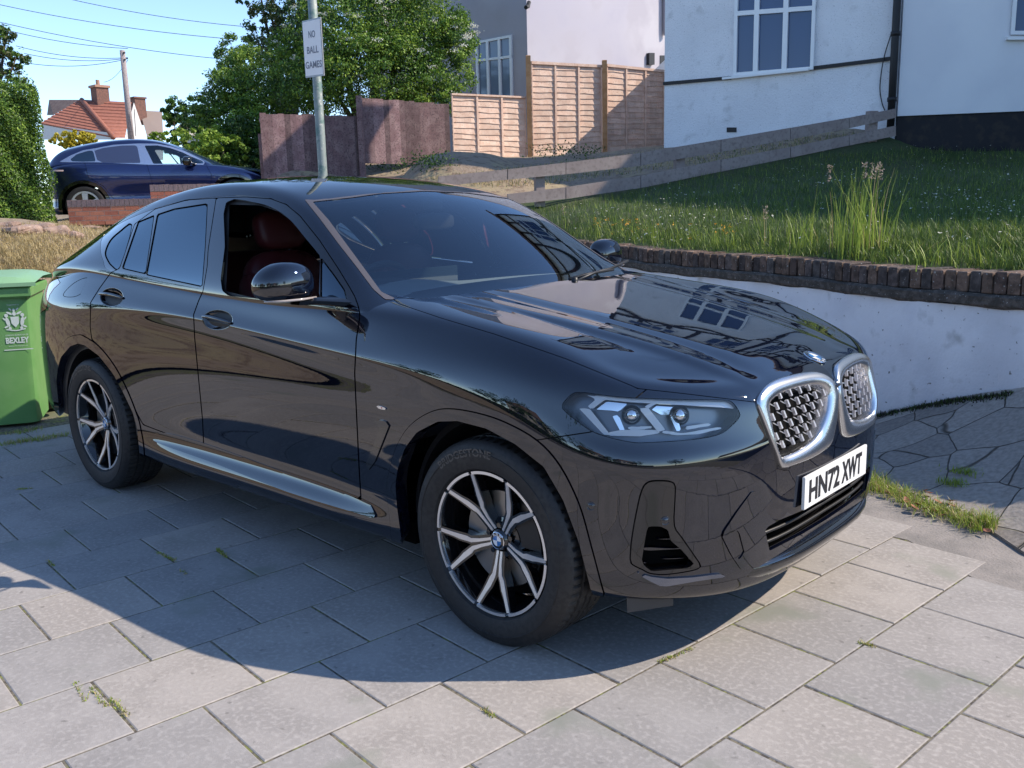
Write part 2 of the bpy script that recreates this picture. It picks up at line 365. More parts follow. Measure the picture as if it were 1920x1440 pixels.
# bonnet skin: height field between the shut line and the centre line, with its power-dome creases
xs = np.linspace(-.70, .86, 140); tt = np.linspace(0, 1, 70)
hx = [-.75, -.5, -.25, 0, .25, .45, .6, .7, .8, .9]
zc_ = [1.175, 1.135, 1.092, 1.050, 1.005, .966, .932, .903, .862, .80]
ze_ = [1.142, 1.110, 1.072, 1.033, .974, .902, .836, .79, .73, .66]
def cub(x, X, Y):
    X = np.array(X); Y = np.array(Y); return np.array([float(smooth_interp(v, X, Y)) for v in np.atleast_1d(x)])
zc = cub(xs, hx, zc_); ze = cub(xs, hx, ze_); YE = .83
HG = np.zeros((len(xs), len(tt), 3))
for i, x in enumerate(xs):
    y = -.91 * (1 - tt); q = -y / YE
    z = zc[i] - (zc[i] - ze[i]) * q**(2.4 - .6 * np.clip((x - .3) / .4, 0, 1))
    u = np.clip((x + .62) / 1.3, 0, 1)
    y1 = .62 - .20 * u**1.3; y2 = .46 - .12 * u      # two creases running forward to the grille
    a = np.clip((x + .62) / .25, 0, 1) * np.clip((.80 - x) / .3, 0, 1)
    z = z + a * (.011 * .5 * (1 + np.tanh((y1 - (-y)) / .022)) - .007 * np.exp(-((-y - y2) / .05)**2))
    HG[i, :, 0] = x; HG[i, :, 1] = y; HG[i, :, 2] = z
HG[:, -1, 1] = 0
HOOD = grid_surf(HG)
if HOOD['N'][:, 2].sum() < 0: HOOD = flip(HOOD)
# ------------------------------------------------------------------ outlines as surveyed in the photograph
P_hood = [(732,557),(747,570),(827,597),(927,627),(1060,673),(1187,725),(1194,729),(1277,738),(1376,750),(1417,755),(1425,738),(1440,722),(1490,703),(1523,698),(1546,703),(1562,717),(1570,727),(1585,700),(1760,640),(1760,440),(1163,503),(1107,517),(977,537),(860,551),(790,560)]
P_arch_f = [(757,1300),(755,1018),(746,950),(743,910),(747,879),(761,839),(783,810),(822,790),(859,789),(913,803),(967,832),(1021,875),(1057,937),(1086,1016),(1108,1103),(1130,1150),(1160,1300)]
P_trim_f = [(736,1300),(734,1018),(728,950),(726,910),(729,888),(743,839),(768,799),(804,774),(841,766),(895,774),(949,792),(1007,825),(1050,872),(1086,944),(1108,1020),(1126,1088),(1138,1132),(1180,1300)]
P_arch_r = [(150,1000),(124,860),(116,810),(110,747),(107,713),(110,690),(115,670),(133,649),(147,644),(160,647),(187,667),(213,700),(233,737),(250,773),(258,800),(264,860),(262,1000)]
P_trim_r = [(130,1000),(114,860),(106,800),(101,750),(99,713),(102,680),(110,655),(127,634),(146,628),(158,630),(187,650),(217,688),(241,735),(256,773),(264,800),(272,860),(272,1000)]
P_head = [(1054.8,759.4),(1061.8,749.5),(1075.6,737.5),(1095.4,736.5),(1139,742.5),(1186.5,746.5),(1277.5,749.5),(1352.7,750.5),(1372.5,755),(1386,773),(1385.3,783),(1372.5,797),(1348.7,814),(1297,824),(1208,829.6),(1178.5,827.6),(1139,818.7),(1109,807.9),(1079.6,787),(1057.8,769)]
P_kid = [(1419,760),(1417.8,753),(1423,740),(1436.7,724.4),(1456.7,713.3),(1490,704.4),(1523,700),(1543,704.4),(1559,715.6),(1565.6,729),(1567.8,740),(1566.7,773),(1562,804.4),(1555.6,829),(1541,844.4),(1514,860),(1479,873),(1466.7,877.8),(1461,873),(1452,846.7),(1434,800)]
P_kin = [(1444.4,757.8),(1450,749),(1463,737.8),(1490,726.7),(1523,720),(1543,722),(1553,731),(1555.6,744.4),(1553,769),(1545.6,795.6),(1534.4,817.8),(1514,835.6),(1490,849),(1465.6,856.7),(1462,853),(1454.4,829),(1446.7,784.4)]
P_vent = [(1214,904),(1236,901),(1258,903),(1265.6,910.7),(1265.5,934),(1264,984.7),(1277,1006),(1304.5,1046),(1313.5,1062),(1297,1069.6),(1250,1076.8),(1219.6,1075),(1205,1068),(1184,1057),(1181.7,1042.5),(1185,1006),(1194,955.8),(1203,919.7)]
P_vhole = [(1214,986.5),(1237.6,986.5),(1252,993),(1257.5,1013.6),(1277,1030),(1302.6,1059),(1286.4,1065),(1222,1071),(1208.8,1062),(1203,1051.5),(1207.9,1019)]
P_blade = [(1181.7,1059.5),(1196,1072),(1220,1080),(1250,1083.5),(1298,1081),(1346,1075),(1357.7,1076),(1357.7,1080.4),(1304.5,1088),(1250,1097.6),(1236,1096.7),(1214,1086),(1192,1072.5)]
P_low = [(1434,991),(1462.7,974.5),(1505,957),(1595,911),(1700,850),(1700,880),(1606,940),(1505,1001),(1443,1033)]
P_doorF = [(665,556),(672,575),(675,590),(668,637),(665,700),(668,766),(674,890),(677,937),(520,888),(382,839),(380,789),(373,717),(365,633),(363,590),(372,565),(380,547),(388,500),(390,467),(405,371),(460,369),(508,372.6),(537,383.5),(562.5,405),(598.6,450),(634.7,504.4),(655,538)]
P_doorR = [(405,371),(390,467),(388,500),(380,547),(372,565),(363,590),(365,633),(373,717),(380,789),(382,839),(320,816),(268,796),(256,773),(241,735),(217,688),(187,650),(172,636),(169,613),(170,567),(187,540),(208,511),(224,503),(252,420),(290,392),(350,375)]
P_surr = [(188,467),(193,443),(217,423),(260,402),(313,384),(360,374.5),(407,368.5),(460,367),(505,371.5),(535,382),(561,404),(597,449),(633,503.4),(657,540),(667,566),(655,573),(473,567),(380,548),(300,529),(207,508),(194,490)]
P_gq = [(197,473),(206,451),(224,434),(247,421.5),(224,500),(210,499),(201,487)]
P_gf = [(259,416),(288,404),(272,513),(229,503)]
P_gr = [(295,402),(327,391.5),(388,382),(384,462),(378,537),(274,515)]
P_open = [(423.5,379),(481,380),(517,392.5),(544,412),(571.5,445),(597,476),(600,486),(597.6,549.5),(597,573),(473,559),(416,545),(421,462)]
P_tri = [(602,484),(625.6,515),(645,543),(650,564),(601,571)]
P_ws = [(586,379),(617,414),(653,463),(689,512),(715,548),(745,560),(790,560),(860,553),(977,541),(1107,521),(1300,500),(1300,330),(1000,345),(907,361),(793,359),(713,363.5),(660,371)]
P_strip = [(571,374.5),(598.6,409),(634.7,457.5),(671,504),(700,543),(722,562),(745,562),(715,548),(689,512),(653,463),(617,414),(588,379),(660,371),(713,363.5),(793,359),(907,361),(1000,345),(1000,342),(907,358.5),(793,356.5),(713,361),(655,368.5),(590,375.5)]
P_tail = [(55,600),(64,550),(84,524),(106,519),(113,530),(101,541),(93,553),(86,580)]
P_fuel = [(118,553),(137,532),(160,521),(178,524),(176,531),(150,552),(133,557)]
GAP = .0024
# ---- lower body
low = LOW
vis = np.ones(len(low['V']), bool)
def cutpx_if(S, poly, gap, cond):
    """the outline only applies where cond(V) holds (keeps the far end of the car out of a near outline)"""
    pr = proj(S['V']); d = sdf(pr, poly); dep = ((S['V'] - CAM) @ RC.T)[:, 2]; d = d * dep / FOC; d = np.where(cond(S['V']), d, np.maximum(d, .05))
    if gap == 0: return split(S, d)
    return split(S, d + gap)[0], split(S, d - gap)[1]
side = lambda V: (V[:, 1] < -.45) & (V[:, 0] < .62)
_, low = cutpx_if(low, P_arch_f, 0, side); _, low = cutpx_if(low, P_arch_r, 0, side)
trimF, low = cutpx_if(low, smoothpoly(P_trim_f, 4), .0018, side); trimR, low = cutpx_if(low, smoothpoly(P_trim_r, 4), .0018, side)
_, low = cutpx_if(low, P_hood, 0, lambda V: (V[:, 2] > .72) & (V[:, 0] > -.75))
low = split(low, low['V'][:, 2] - (1.112 + np.clip((-1.5 - low['V'][:, 0]) * .045, -.05, .07)) * np.where((low['V'][:, 0] < -.70), 1, 9))[0]
headS, low = cutpx_if(low, smoothpoly(P_head, 4), .0016, lambda V: V[:, 0] > 0)
_, low = cutpx_if(low, P_kid, 0, lambda V: V[:, 0] > .5)
vent, low = cutpx_if(low, smoothpoly(P_vent, 3), .0022, lambda V: V[:, 0] > .2)
blade, low = cutpx_if(low, P_blade, .0, lambda V: V[:, 0] > .2)
lowg, low = cutpx_if(low, P_low, .0, lambda V: V[:, 0] > .4)
ventH, vent = cutpx(vent, P_vhole)
tailS, low = cutpx_if(low, P_tail, .0015, lambda V: V[:, 0] < -3.2)
fuelS, low = cutpx_if(low, smoothpoly(P_fuel, 3), .0014, lambda V: (V[:, 0] < -2.9) & (V[:, 1] < -.5))
surL, low = cutpx_if(low, P_surr, 0, lambda V: (V[:, 1] < -.6) & (V[:, 0] < -.55) & (V[:, 2] > 1.0))
fd, low = cutpx_if(low, P_doorF, GAP, side); rd, low = cutpx_if(low, P_doorR, GAP, side)
CUPF = [(408 + 28 * math.cos(a), 600 + 18.5 * math.sin(a)) for a in np.linspace(0, 2 * PI, 28, endpoint=False)]; CUPR = [(209.5 + 21.5 * math.cos(a), 557 + 17 * math.sin(a)) for a in np.linspace(0, 2 * PI, 28, endpoint=False)]
_, fd = cutpx(fd, CUPF); _, rd = cutpx(rd, CUPR)
P_bump = [(1007,825),(1108,810),(1150,780),(1250,700),(1800,560),(1800,1400),(900,1400),(1000,1200)]
bump, low = cutpx_if(low, P_bump, .0018, lambda V: V[:, 0] > 0.05)
# ---- upper body
top = TOP
ws, top = cutpx_if(top, P_ws, 0, lambda V: V[:, 0] > -1.75)
strip, top = cutpx_if(top, P_strip, 0, lambda V: V[:, 0] > -1.75)
rearside = lambda V: V[:, 1] < -.5
surU, top = cutpx_if(top, smoothpoly(P_surr, 3), 0, rearside)
sur = join(surL, surU)
gq, sur = cutpx(sur, smoothpoly(P_gq, 3), .003); gf, sur = cutpx(sur, P_gf, .003); gr, sur = cutpx(sur, P_gr, .003)
gopen, sur = cutpx(sur, smoothpoly(P_open, 3), 0); gtri, sur = cutpx(sur, P_tri, .003)
fdU, top = cutpx_if(top, P_doorF, GAP, rearside); rdU, top = cutpx_if(top, P_doorR, GAP, rearside)
surF, surX = cutpx(sur, P_doorF, GAP * .7); surR, surX = cutpx(surX, P_doorR, GAP * .7)
bothd = (lambda S, d: rim(S, d))
# rear window in the fastback
rw, top = split(top, np.maximum.reduce([top['V'][:, 0] + 2.62, -3.52 - top['V'][:, 0], -top['V'][:, 1] - .50]))
def sym(S): return join(S, mirror(S))
body = sobj('body', sym(rim(join(low, top), .012)), M_paint, CAR)
bumper = sobj('bumper', sym(rim(bump, .014)), M_paint, CAR)
from mathutils.bvhtree import BVHTree
_bl = BVHTree.FromPolygons([Vector(v) for v in join(LOW, mirror(LOW))['V']], join(LOW, mirror(LOW))['F'])
def flush(H):
    V = H['V'].copy(); pr = proj(V); dep = ((V - CAM) @ RC.T)[:, 2]; E_ = np.array([(732,557),(747,570),(827,597),(927,627),(1060,673),(1187,725),(1194,729),(1277,738),(1376,750),(1417,755),(1425,738),(1440,722),(1490,703),(1523,698),(1546,703),(1570,727)], float); d = np.full(len(V), 1e9)
    for p, q in zip(E_[:-1], E_[1:]): e = q - p; t = np.clip(((pr - p) @ e) / (e @ e), 0, 1); d = np.minimum(d, np.linalg.norm(pr - p - t[:, None] * e, axis=1))
    d = d * dep / FOC; wt_ = np.exp(-(d / .075) ** 2); dz = np.zeros(len(V)); ok = wt_ > .02
    for i in np.where(ok)[0]:
        h = _bl.ray_cast(Vector((V[i, 0], V[i, 1], 1.4)), Vector((0, 0, -1)))
        if h[0] is not None and abs(h[0].z - V[i, 2]) < .07: dz[i] = h[0].z + .001 - V[i, 2]
    G_ = dz.reshape(HG.shape[:2]); W_ = wt_.reshape(HG.shape[:2]); H2 = HG.copy(); 
    M_ = (G_ != 0).astype(float)
    for _ in range(10):   # diffuse the correction so that the skin stays smooth
        Pd = np.pad(G_, 1, mode='edge'); Pm = np.pad(M_, 1, mode='edge'); s4 = Pd[:-2, 1:-1] * Pm[:-2, 1:-1] + Pd[2:, 1:-1] * Pm[2:, 1:-1] + Pd[1:-1, :-2] * Pm[1:-1, :-2] + Pd[1:-1, 2:] * Pm[1:-1, 2:]; n4 = Pm[:-2, 1:-1] + Pm[2:, 1:-1] + Pm[1:-1, :-2] + Pm[1:-1, 2:]
        G_ = np.where((M_ == 0) & (n4 > 0), s4 / np.maximum(n4, 1e-9), np.where(n4 > 0, .5 * G_ + .5 * s4 / np.maximum(n4, 1e-9), G_)); M_ = np.maximum(M_, (n4 > 0))
    H2[:, :, 2] += G_ * W_
    S_ = grid_surf(H2); return S_ if S_['N'][:, 2].sum() > 0 else flip(S_)
HOOD = flush(HOOD)
hoodS, _ = cutpx(HOOD, P_hood, .0022)
hoodS = split(hoodS, hoodS['V'][:, 0] - .80)[0]
bonnet = sobj('bonnet', sym(rim(hoodS, .014)), M_paint, CAR)
sobj('windscreen', sym(ws), G_ws, CAR)
sobj('windscreen_seal', sym(off(strip, .002)), M_grey, CAR)
sobj('rear_window', sym(off(rw, -.002)), G_side, CAR)
DOORS = []
for s in (0, 1):
    mm = (lambda S: S) if s == 0 else mirror
    for nm, lo_, up_, su_ in (('F', fd, fdU, surF), ('R', rd, rdU, surR)):
        d = sobj('door', mm(rim(join(lo_, up_), .012)), M_paint, CAR); DOORS.append(d)
        sobj('window_frame', mm(rim(off(su_, -.001), .01)), M_gloss, d)
        if nm == 'F':
            sobj('window_glass', mm(off(gtri, -.004)), G_side, d)
            if s == 1: sobj('window_glass', mm(off(gopen, -.006)), G_ws, d)
        else:
            sobj('window_glass', mm(off(gf, -.004)), G_side, d); sobj('window_glass', mm(off(gr, -.004)), G_side, d)
    sobj('quarter_window', mm(off(gq, -.004)), G_side, CAR)
    sobj('window_surround', mm(off(surX, -.001)), M_gloss, CAR)
    for tS in (trimF, trimR):
        sobj('wheel_arch_trim', mm(rim(off(tS, .004), .05)), M_paint, CAR)
    sobj('fuel_flap' if s == 0 else 'rear_panel', mm(fuelS), M_paint, CAR)
    tl = sobj('tail_light', mm(rim(tailS, .02)), mat('red_tail_lens', (.45, .02, .03), .12, coat=1), CAR)
if 1:
    tag(DOORS[0], 'front door with its window down')
# dark inner shell with the same openings, so that nothing shows through the shut lines
shell_low = split(LOW, LOW['V'][:, 2] - 1.06)[0]
_, shell_low = cutpx_if(shell_low, P_arch_f, 0, side); _, shell_low = cutpx_if(shell_low, P_arch_r, 0, side)
_, shell_low = cutpx_if(shell_low, P_kin, 0, lambda V: V[:, 0] > .4); _, shell_low = cutpx_if(shell_low, P_low, 0, lambda V: V[:, 0] > .4)
_, shell_low = cutpx_if(shell_low, P_head, 0, lambda V: V[:, 0] > .0)
_, shell_low = cutpx_if(shell_low, P_vhole, 0, lambda V: V[:, 0] > .3)
_, shell_low = cutpx_if(shell_low, P_hood, 0, lambda V: (V[:, 2] > .72) & (V[:, 0] > -.75))
_, shell_up = cutpx_if(TOP, P_ws, 0, lambda V: V[:, 0] > -1.75)
for pp in (P_gq, P_gf, P_gr, P_open, P_tri): _, shell_up = cutpx_if(shell_up, pp, 0, rearside)
_, shell_up = split(shell_up, np.maximum.reduce([shell_up['V'][:, 0] + 2.62, -3.52 - shell_up['V'][:, 0], -shell_up['V'][:, 1] - .50]))
sobj('inner_shell', sym(flip(join(off(shell_low, -.016), off(shell_up, -.02)))), M_int, CAR)
hh = split(HOOD, np.maximum(HOOD['V'][:, 0] - .5, -.74 - HOOD['V'][:, 1]))[0]; sobj('engine_bay_liner', sym(off(hh, -.035)), M_dark, CAR)
# ------------------------------------------------------------------ car details
from mathutils.bvhtree import BVHTree
def bvh(S): return BVHTree.FromPolygons([Vector(v) for v in S['V']], S['F'])
B_low, B_top, B_hood = bvh(sym(LOW)), bvh(sym(TOP)), bvh(sym(HOOD))
def hit(B, u, v, d=0.):
    r = Vector(ray(u, v)).normalized(); h = B.ray_cast(Vector(CAM), r)
    if h[0] is None:
        h = B.find_nearest(Vector(CAM) + r * 3.2); 
    p, n = np.array(h[0]), np.array(h[1]); 
    if n @ np.array(r) > 0: n = -n
    return p + n * d, n
def both(fn):
    """build a part on the right side of the car and its mirror twin on the left"""
    for s in (1, -1): fn(s)
def mk(mb, s):
    if s < 0:
        mb.V = [(v[0], -v[1], v[2]) for v in mb.V]; mb.F = [f[::-1] for f in mb.F]
    return mb
def loft(mb, rows, closed=True):
    n = len(rows[0]); V = [p for r in rows for p in r]; F = []
    for i in range(len(rows) - 1):
        for k in range(n if closed else n - 1): k2 = (k + 1) % n; F.append((i * n + k, i * n + k2, (i + 1) * n + k2, (i + 1) * n + k))
    return mb.add(V, F)
def resamp(P, n, c=None):
    P = np.array(P, float); c = P.mean(0) if c is None else np.array(c); a = np.arctan2(P[:, 1] - c[1], P[:, 0] - c[0]); Q = smoothpoly(P, 8); aq = np.arctan2(Q[:, 1] - c[1], Q[:, 0] - c[0]); o = np.argsort(aq); Q = Q[o]; aq = aq[o]
    t = np.linspace(-PI, PI, n, endpoint=False); aq2 = np.concatenate([aq - 2 * PI, aq, aq + 2 * PI]); Q2 = np.concatenate([Q, Q, Q])
    return np.stack([np.interp(t, aq2, Q2[:, 0]), np.interp(t, aq2, Q2[:, 1])], 1)
# kidney grille frames
kc = (1505, 785); Ko = resamp(P_kid, 72, kc); Ki = resamp(P_kin, 72, kc)
def kfun(s):
    rows = []
    for f, d in ((-.02, -.02), (-.02, .004), (.02, .009), (.15, .012), (.62, .009), (.95, .001), (1.0, -.006), (1.02, -.05)):
        rows.append([hit(B_low, *(Ko[i] * (1 - f) + Ki[i] * f), d)[0] for i in range(72)])
    rows = [[(p[0], min(p[1], -.004), p[2]) for p in r] for r in rows]
    m = MB(); loft(m, rows); fr = mk(m, s).build('grille_frame', M_sat, CAR, smooth=True)
    bk, _ = cutpx(split(LOW, .45 - LOW['V'][:, 0])[0], P_kin); bk = off(bk, -.055); bk = bk if s > 0 else mirror(bk)
    sobj('grille_backing', bk, M_dark, fr)
    m = MB(); cen = []
    for j in range(10):
        for i in range(7):
            y = -.045 - .056 * i - (.028 if j % 2 else 0); z = .600 + .0300 * j
            h = B_low.ray_cast(Vector((2, y, z)), Vector((-1, 0, 0)))
            if h[0] is None: continue
            p = np.array(h[0]); px = proj([p])[0]
            if sdf(np.array([px]), P_kin)[0] > -4: continue
            n = np.array([.96, -.25 * 0, 0]); c = p - np.array([.012, 0, 0]); k = len(m.V)
            t = np.array([-.003, -.004, .011]); m.bar(c - t, c + t, .0075, .010, (1, 0, 0))
            q = c + np.array([-.012, .025, .004]); m.bar(c + (-.006, .003, -.001), q, .003, .003)
            m.bar(c + (-.006, -.003, -.001), c + np.array([-.014, -.022, .010]), .003, .003)
    mk(m, s).build('grille_mesh', mat('silver_stud', (.78, .76, .78), .3, .7), fr)
both(kfun)
# headlights
def hfun(s):
    mm = (lambda S: S) if s > 0 else mirror
    hs = cutpx(split(LOW, .1 - LOW['V'][:, 0])[0], smoothpoly(P_head, 4))[0]
    root = sobj('headlight', mm(off(rim(off(hs, -.004), .06), 0)), M_dark, CAR)
    # turn the root into the bucket: recessed dark bowl with side wall
    me = root.data; bowl = off(hs, -.062); me2 = mesh('tmp', mm(join(bowl, dict(V=rim(hs, .062)['V'][len(hs['V']):], N=rim(hs, .062)['N'][len(hs['V']):], F=[tuple(i - len(hs['V']) for i in f) for f in rim(hs, .062)['F'][len(hs['F']):]])))['V'], mm(join(bowl, dict(V=rim(hs, .062)['V'][len(hs['V']):], N=rim(hs, .062)['N'][len(hs['V']):], F=[tuple(i - len(hs['V']) for i in f) for f in rim(hs, .062)['F'][len(hs['F']):]])))['F'], mat('headlight_bucket', (.16, .17, .19), .3, .85))
    root.data = me2.data; bpy.data.objects.remove(me2); bpy.data.meshes.remove(me); root.data.name = 'headlight'
    sobj('lens', mm(off(hs, .0005)), G_clear, root)
    P_trims = [([(1098,740),(1140,744),(1280,752),(1368,754),(1377,767),(1366,765),(1290,760),(1180,754),(1134,749),(1112,766),(1097,766),(1118,748)], .014, M_wht),
               ([(1084,764),(1106,767),(1145,816),(1132,815)], .016, M_wht), ([(1198,766),(1215,764),(1248,806),(1234,810)], .018, M_wht), ([(1215,766),(1207,762),(1228,753),(1234,755)], .016, M_wht),
               ([(1135,812),(1165,806),(1236,806),(1238,812),(1200,818),(1142,817)], .022, M_wht), ([(1236,806),(1280,812),(1352,800),(1353,804),(1310,814),(1270,816),(1245,813)], .022, M_wht),
               ([(1148,780),(1160,778),(1172,808),(1164,810)], .03, M_chr), ([(1256,780),(1270,782),(1277,808),(1269,809)], .03, M_chr),
               ([(1176,800),(1222,799),(1224,804),(1180,807)], .03, M_wht), ([(1282,800),(1332,793),(1334,798),(1286,806)], .03, M_wht),
               ([(1110,764),(1134,750),(1178,756),(1160,772),(1150,770),(1120,768)], .045, M_chr), ([(1222,768),(1236,757),(1290,762),(1270,776),(1240,778)], .045, M_chr)]
    for P, d, m_ in P_trims:
        pc = cutpx(off(hs, -d), P)[0]
        if len(pc['F']): sobj('light_guide' if m_ is M_wht else 'reflector', mm(rim(pc, .006)), m_, root)
    for (u, v, r) in ((1186, 778, .026), (1283, 779, .027)):
        c, n = hit(B_low, u, v, -.042); m = MB(); z = n; x = np.cross(z, [0, 0, 1.]); x /= np.linalg.norm(x); y = np.cross(z, x)
        prof = [(r * 1.15, -.01), (r * 1.15, .004), (r, .006)] + [(r * math.cos(a), .006 + r * .7 * math.sin(a)) for a in np.linspace(.1, PI / 2, 6)]
        m.lathe(prof, 20, lambda p: c + x * p[0] + y * p[1] + z * p[2]); mk(m, s).build('projector', M_chr, root, smooth=True)
M_wht = mat('frosted_light_guide', (.88, .89, .9), .25, coat=1)
both(hfun)
# air-curtain panel, its fins, sky-tinted blade, lower grille, sculpted corner piece
def vfun(s):
    mm = (lambda S: S) if s > 0 else mirror
    p = sobj('air_vent', mm(rim(off(vent, .002), .03)), M_gloss, CAR)
    sobj('vent_backing', mm(off(ventH, -.05)), M_dark, p)
    for fp in ([(1210, 1004), (1256, 1008), (1262, 1012), (1209, 1010)], [(1206, 1027), (1276, 1025), (1279, 1029), (1206, 1033)], [(1204, 1049), (1292, 1046), (1295, 1051), (1206, 1056)]):
        sobj('vent_fin', mm(rim(cutpx(off(ventH, -.010), fp)[0], .02)), M_paint, p)
    sobj('bumper_blade', mm(rim(off(blade, .006), .02)), mat('blade_sky_sheen', (.22, .24, .30), .22, 1), CAR)  # sky sheen on gloss black put into the bluish metal colour
    nose = split(LOW, .4 - LOW['V'][:, 0])[0]
    fc = [(1409,921),(1380,960),(1356,995.6),(1353,1006),(1370,1040),(1389,1068),(1440,1061),(1447,1050),(1434,1000),(1419,922)]
    f, _ = cutpx(nose, fc); rec = [(1361,990),(1384,994),(1394.7,1035),(1384,1050)]
    hole, f2 = cutpx(f, rec); sobj('bumper_corner', mm(rim(dict(V=f2['V'] + f2['N'] * (.004 + .026 * (1 - np.clip((proj(f2['V'])[:, 0] - 1353) / 90, 0, 1)))[:, None], N=f2['N'], F=f2['F']), .03)), M_paint, CAR).data.normals_split_custom_set([(0, 0, 0)] * 0) if 0 else facet('bumper_corner', f2, mm)
    sobj('bumper_recess', mm(off(hole, -.012)), M_paint, CAR)
    if s > 0:
        # lower intake: recess, slats, lip (centre pieces, both halves at once)
        lg = join(lowg, mirror(lowg)); sobj('intake_backing', off(lg, -.09), M_dark, CAR)
        m = MB()
        for z, x in ((.335, .752), (.372, .756), (.408, .758)):
            P = [hit_x(y, z, -.02) for y in np.linspace(-.47, .47, 15)]; m.tube(P, .006, 6)
        m.build('intake_slat', M_blk, CAR, smooth=True)
        m = MB(); rows = []
        for y in np.linspace(-.50, .50, 25):
            b = hit_x(y, .27, 0); o = .003 + .030 * (1 - (abs(y) / .50)**3)
            rows.append([b + (-.05, 0, .045), b + (o * .5, 0, .045), b + (o, 0, .03), b + (o, 0, .012), b + (o - .02, 0, -.012), b + (-.06, 0, -.03)])
        loft(m, rows, False); m.build('front_splitter', M_gloss, CAR, smooth=True)
def facet(name, f2, mm):
    S = mm(rim(dict(V=f2['V'] + f2['N'] * (.001 + .005 * (1 - np.clip((proj(f2['V'])[:, 0] - 1353) / 90, 0, 1)))[:, None], N=f2['N'], F=f2['F']), .003))
    o = mesh(name, S['V'], S['F'], M_paint, CAR, True); o.data.set_sharp_from_angle(angle=R_(35)); return o
def hit_x(y, z, d):
    h = B_low.ray_cast(Vector((2, -abs(y), z)), Vector((-1, 0, 0))); p = np.array(h[0]); p[0] += d; p[1] = y; return p
both(vfun)
# number plate
PX, PZ = .7905, .5095
m = MB(); m.box(PX - .010, PX, -.26, .26, PZ - .0555, PZ + .0555, bev=.002); plate = m.build('number_plate', mat('white_reflective_plate', (.78, .78, .76), .25), CAR)
def onplate(txt, size, sx, yc, zc_, m_, bold=.0, par=None):
    V, F = text_geo(txt, size, .0006, bold, sx); W = np.stack([np.full(len(V), PX + .001) + V[:, 2], yc + V[:, 0], zc_ + V[:, 1]], 1); return mesh('plate_lettering', W, F, m_, par or plate)
M_ink = mat('black_print', (.015, .015, .018), .5)
for tx, yc in (('HN72', -.105), ('XWT', .125)):
    V, F = text_geo(tx, .108, .0006, .0030, 1.0); wd = V[:, 0].max() - V[:, 0].min(); tgt = .245 if tx == 'HN72' else .175; hg = V[:, 1].max() - V[:, 1].min()
    V[:, 0] = (V[:, 0] - (V[:, 0].max() + V[:, 0].min()) / 2) * tgt / wd; V[:, 1] = (V[:, 1] - (V[:, 1].max() + V[:, 1].min()) / 2) * .079 / hg
    mesh('plate_lettering', np.stack([PX + .001 + V[:, 2], yc + V[:, 0], PZ + V[:, 1]], 1), F, M_ink, plate)
m = MB(); m.box(PX - .06, PX - .0105, -.225, .225, PZ - .054, PZ + .054, bev=.002); m.build('plate_plinth', M_gloss, CAR)
# round emblem with blue and white quarters
M_bl = mat('emblem_blue', (.02, .16, .42), .2, coat=1); M_ew = mat('emblem_white', (.8, .8, .8), .2, coat=1)
def emblem(name, c, n, up, r, parent, s=1):
    c = np.array(c); n = np.array(n) / np.linalg.norm(n); x = np.cross(up, n); x /= np.linalg.norm(x); y = np.cross(n, x)
    m = MB(); m.V = []; mats = [M_chr, M_gloss, M_bl, M_ew]
    T = lambda p: c + x * p[0] + y * p[1] + n * p[2]
    m.cur = 0; m.lathe([(r * 1.0, 0), (r * 1.0, .003), (r * .93, .0045), (r * .9, .0035)], 32, T)
    m.cur = 1; m.lathe([(r * .9, .0035), (r * .62, .0042)], 32, T)
    m.cur = 0; m.lathe([(r * .62, .0042), (r * .62, .005), (r * .58, .005), (r * .58, .004)], 32, T)
    for q in range(4):
        m.cur = 2 if q % 2 else 3; a = np.linspace(q * PI / 2, (q + 1) * PI / 2, 9)
        m.add([T(np.array([0, 0, .0045]))] + [T(np.array([r * .585 * math.cos(t), r * .585 * math.sin(t), .0043])) for t in a], [(0, i, i + 1) for i in range(1, 9)])
    if r > .03:
        m.cur = 3
        for ch, ang in (('B', 128), ('M', 90), ('W', 52)):
            V, F = text_geo(ch, r * .36, .0, .0005); a = R_(ang); Q = []
            for v in V:
                X = v[0]; Y = v[1] + r * .76; b = a - PI / 2; Q.append(T(np.array([X * math.cos(b) - Y * math.sin(b), X * math.sin(b) + Y * math.cos(b), .0046])))
            m.add(Q, F)
    o = m.build(name, mats, parent); return o
c, n = hit(B_hood, 1527, 671, .001); emblem('emblem', c, n, (1, 0, .2), .041, bonnet)
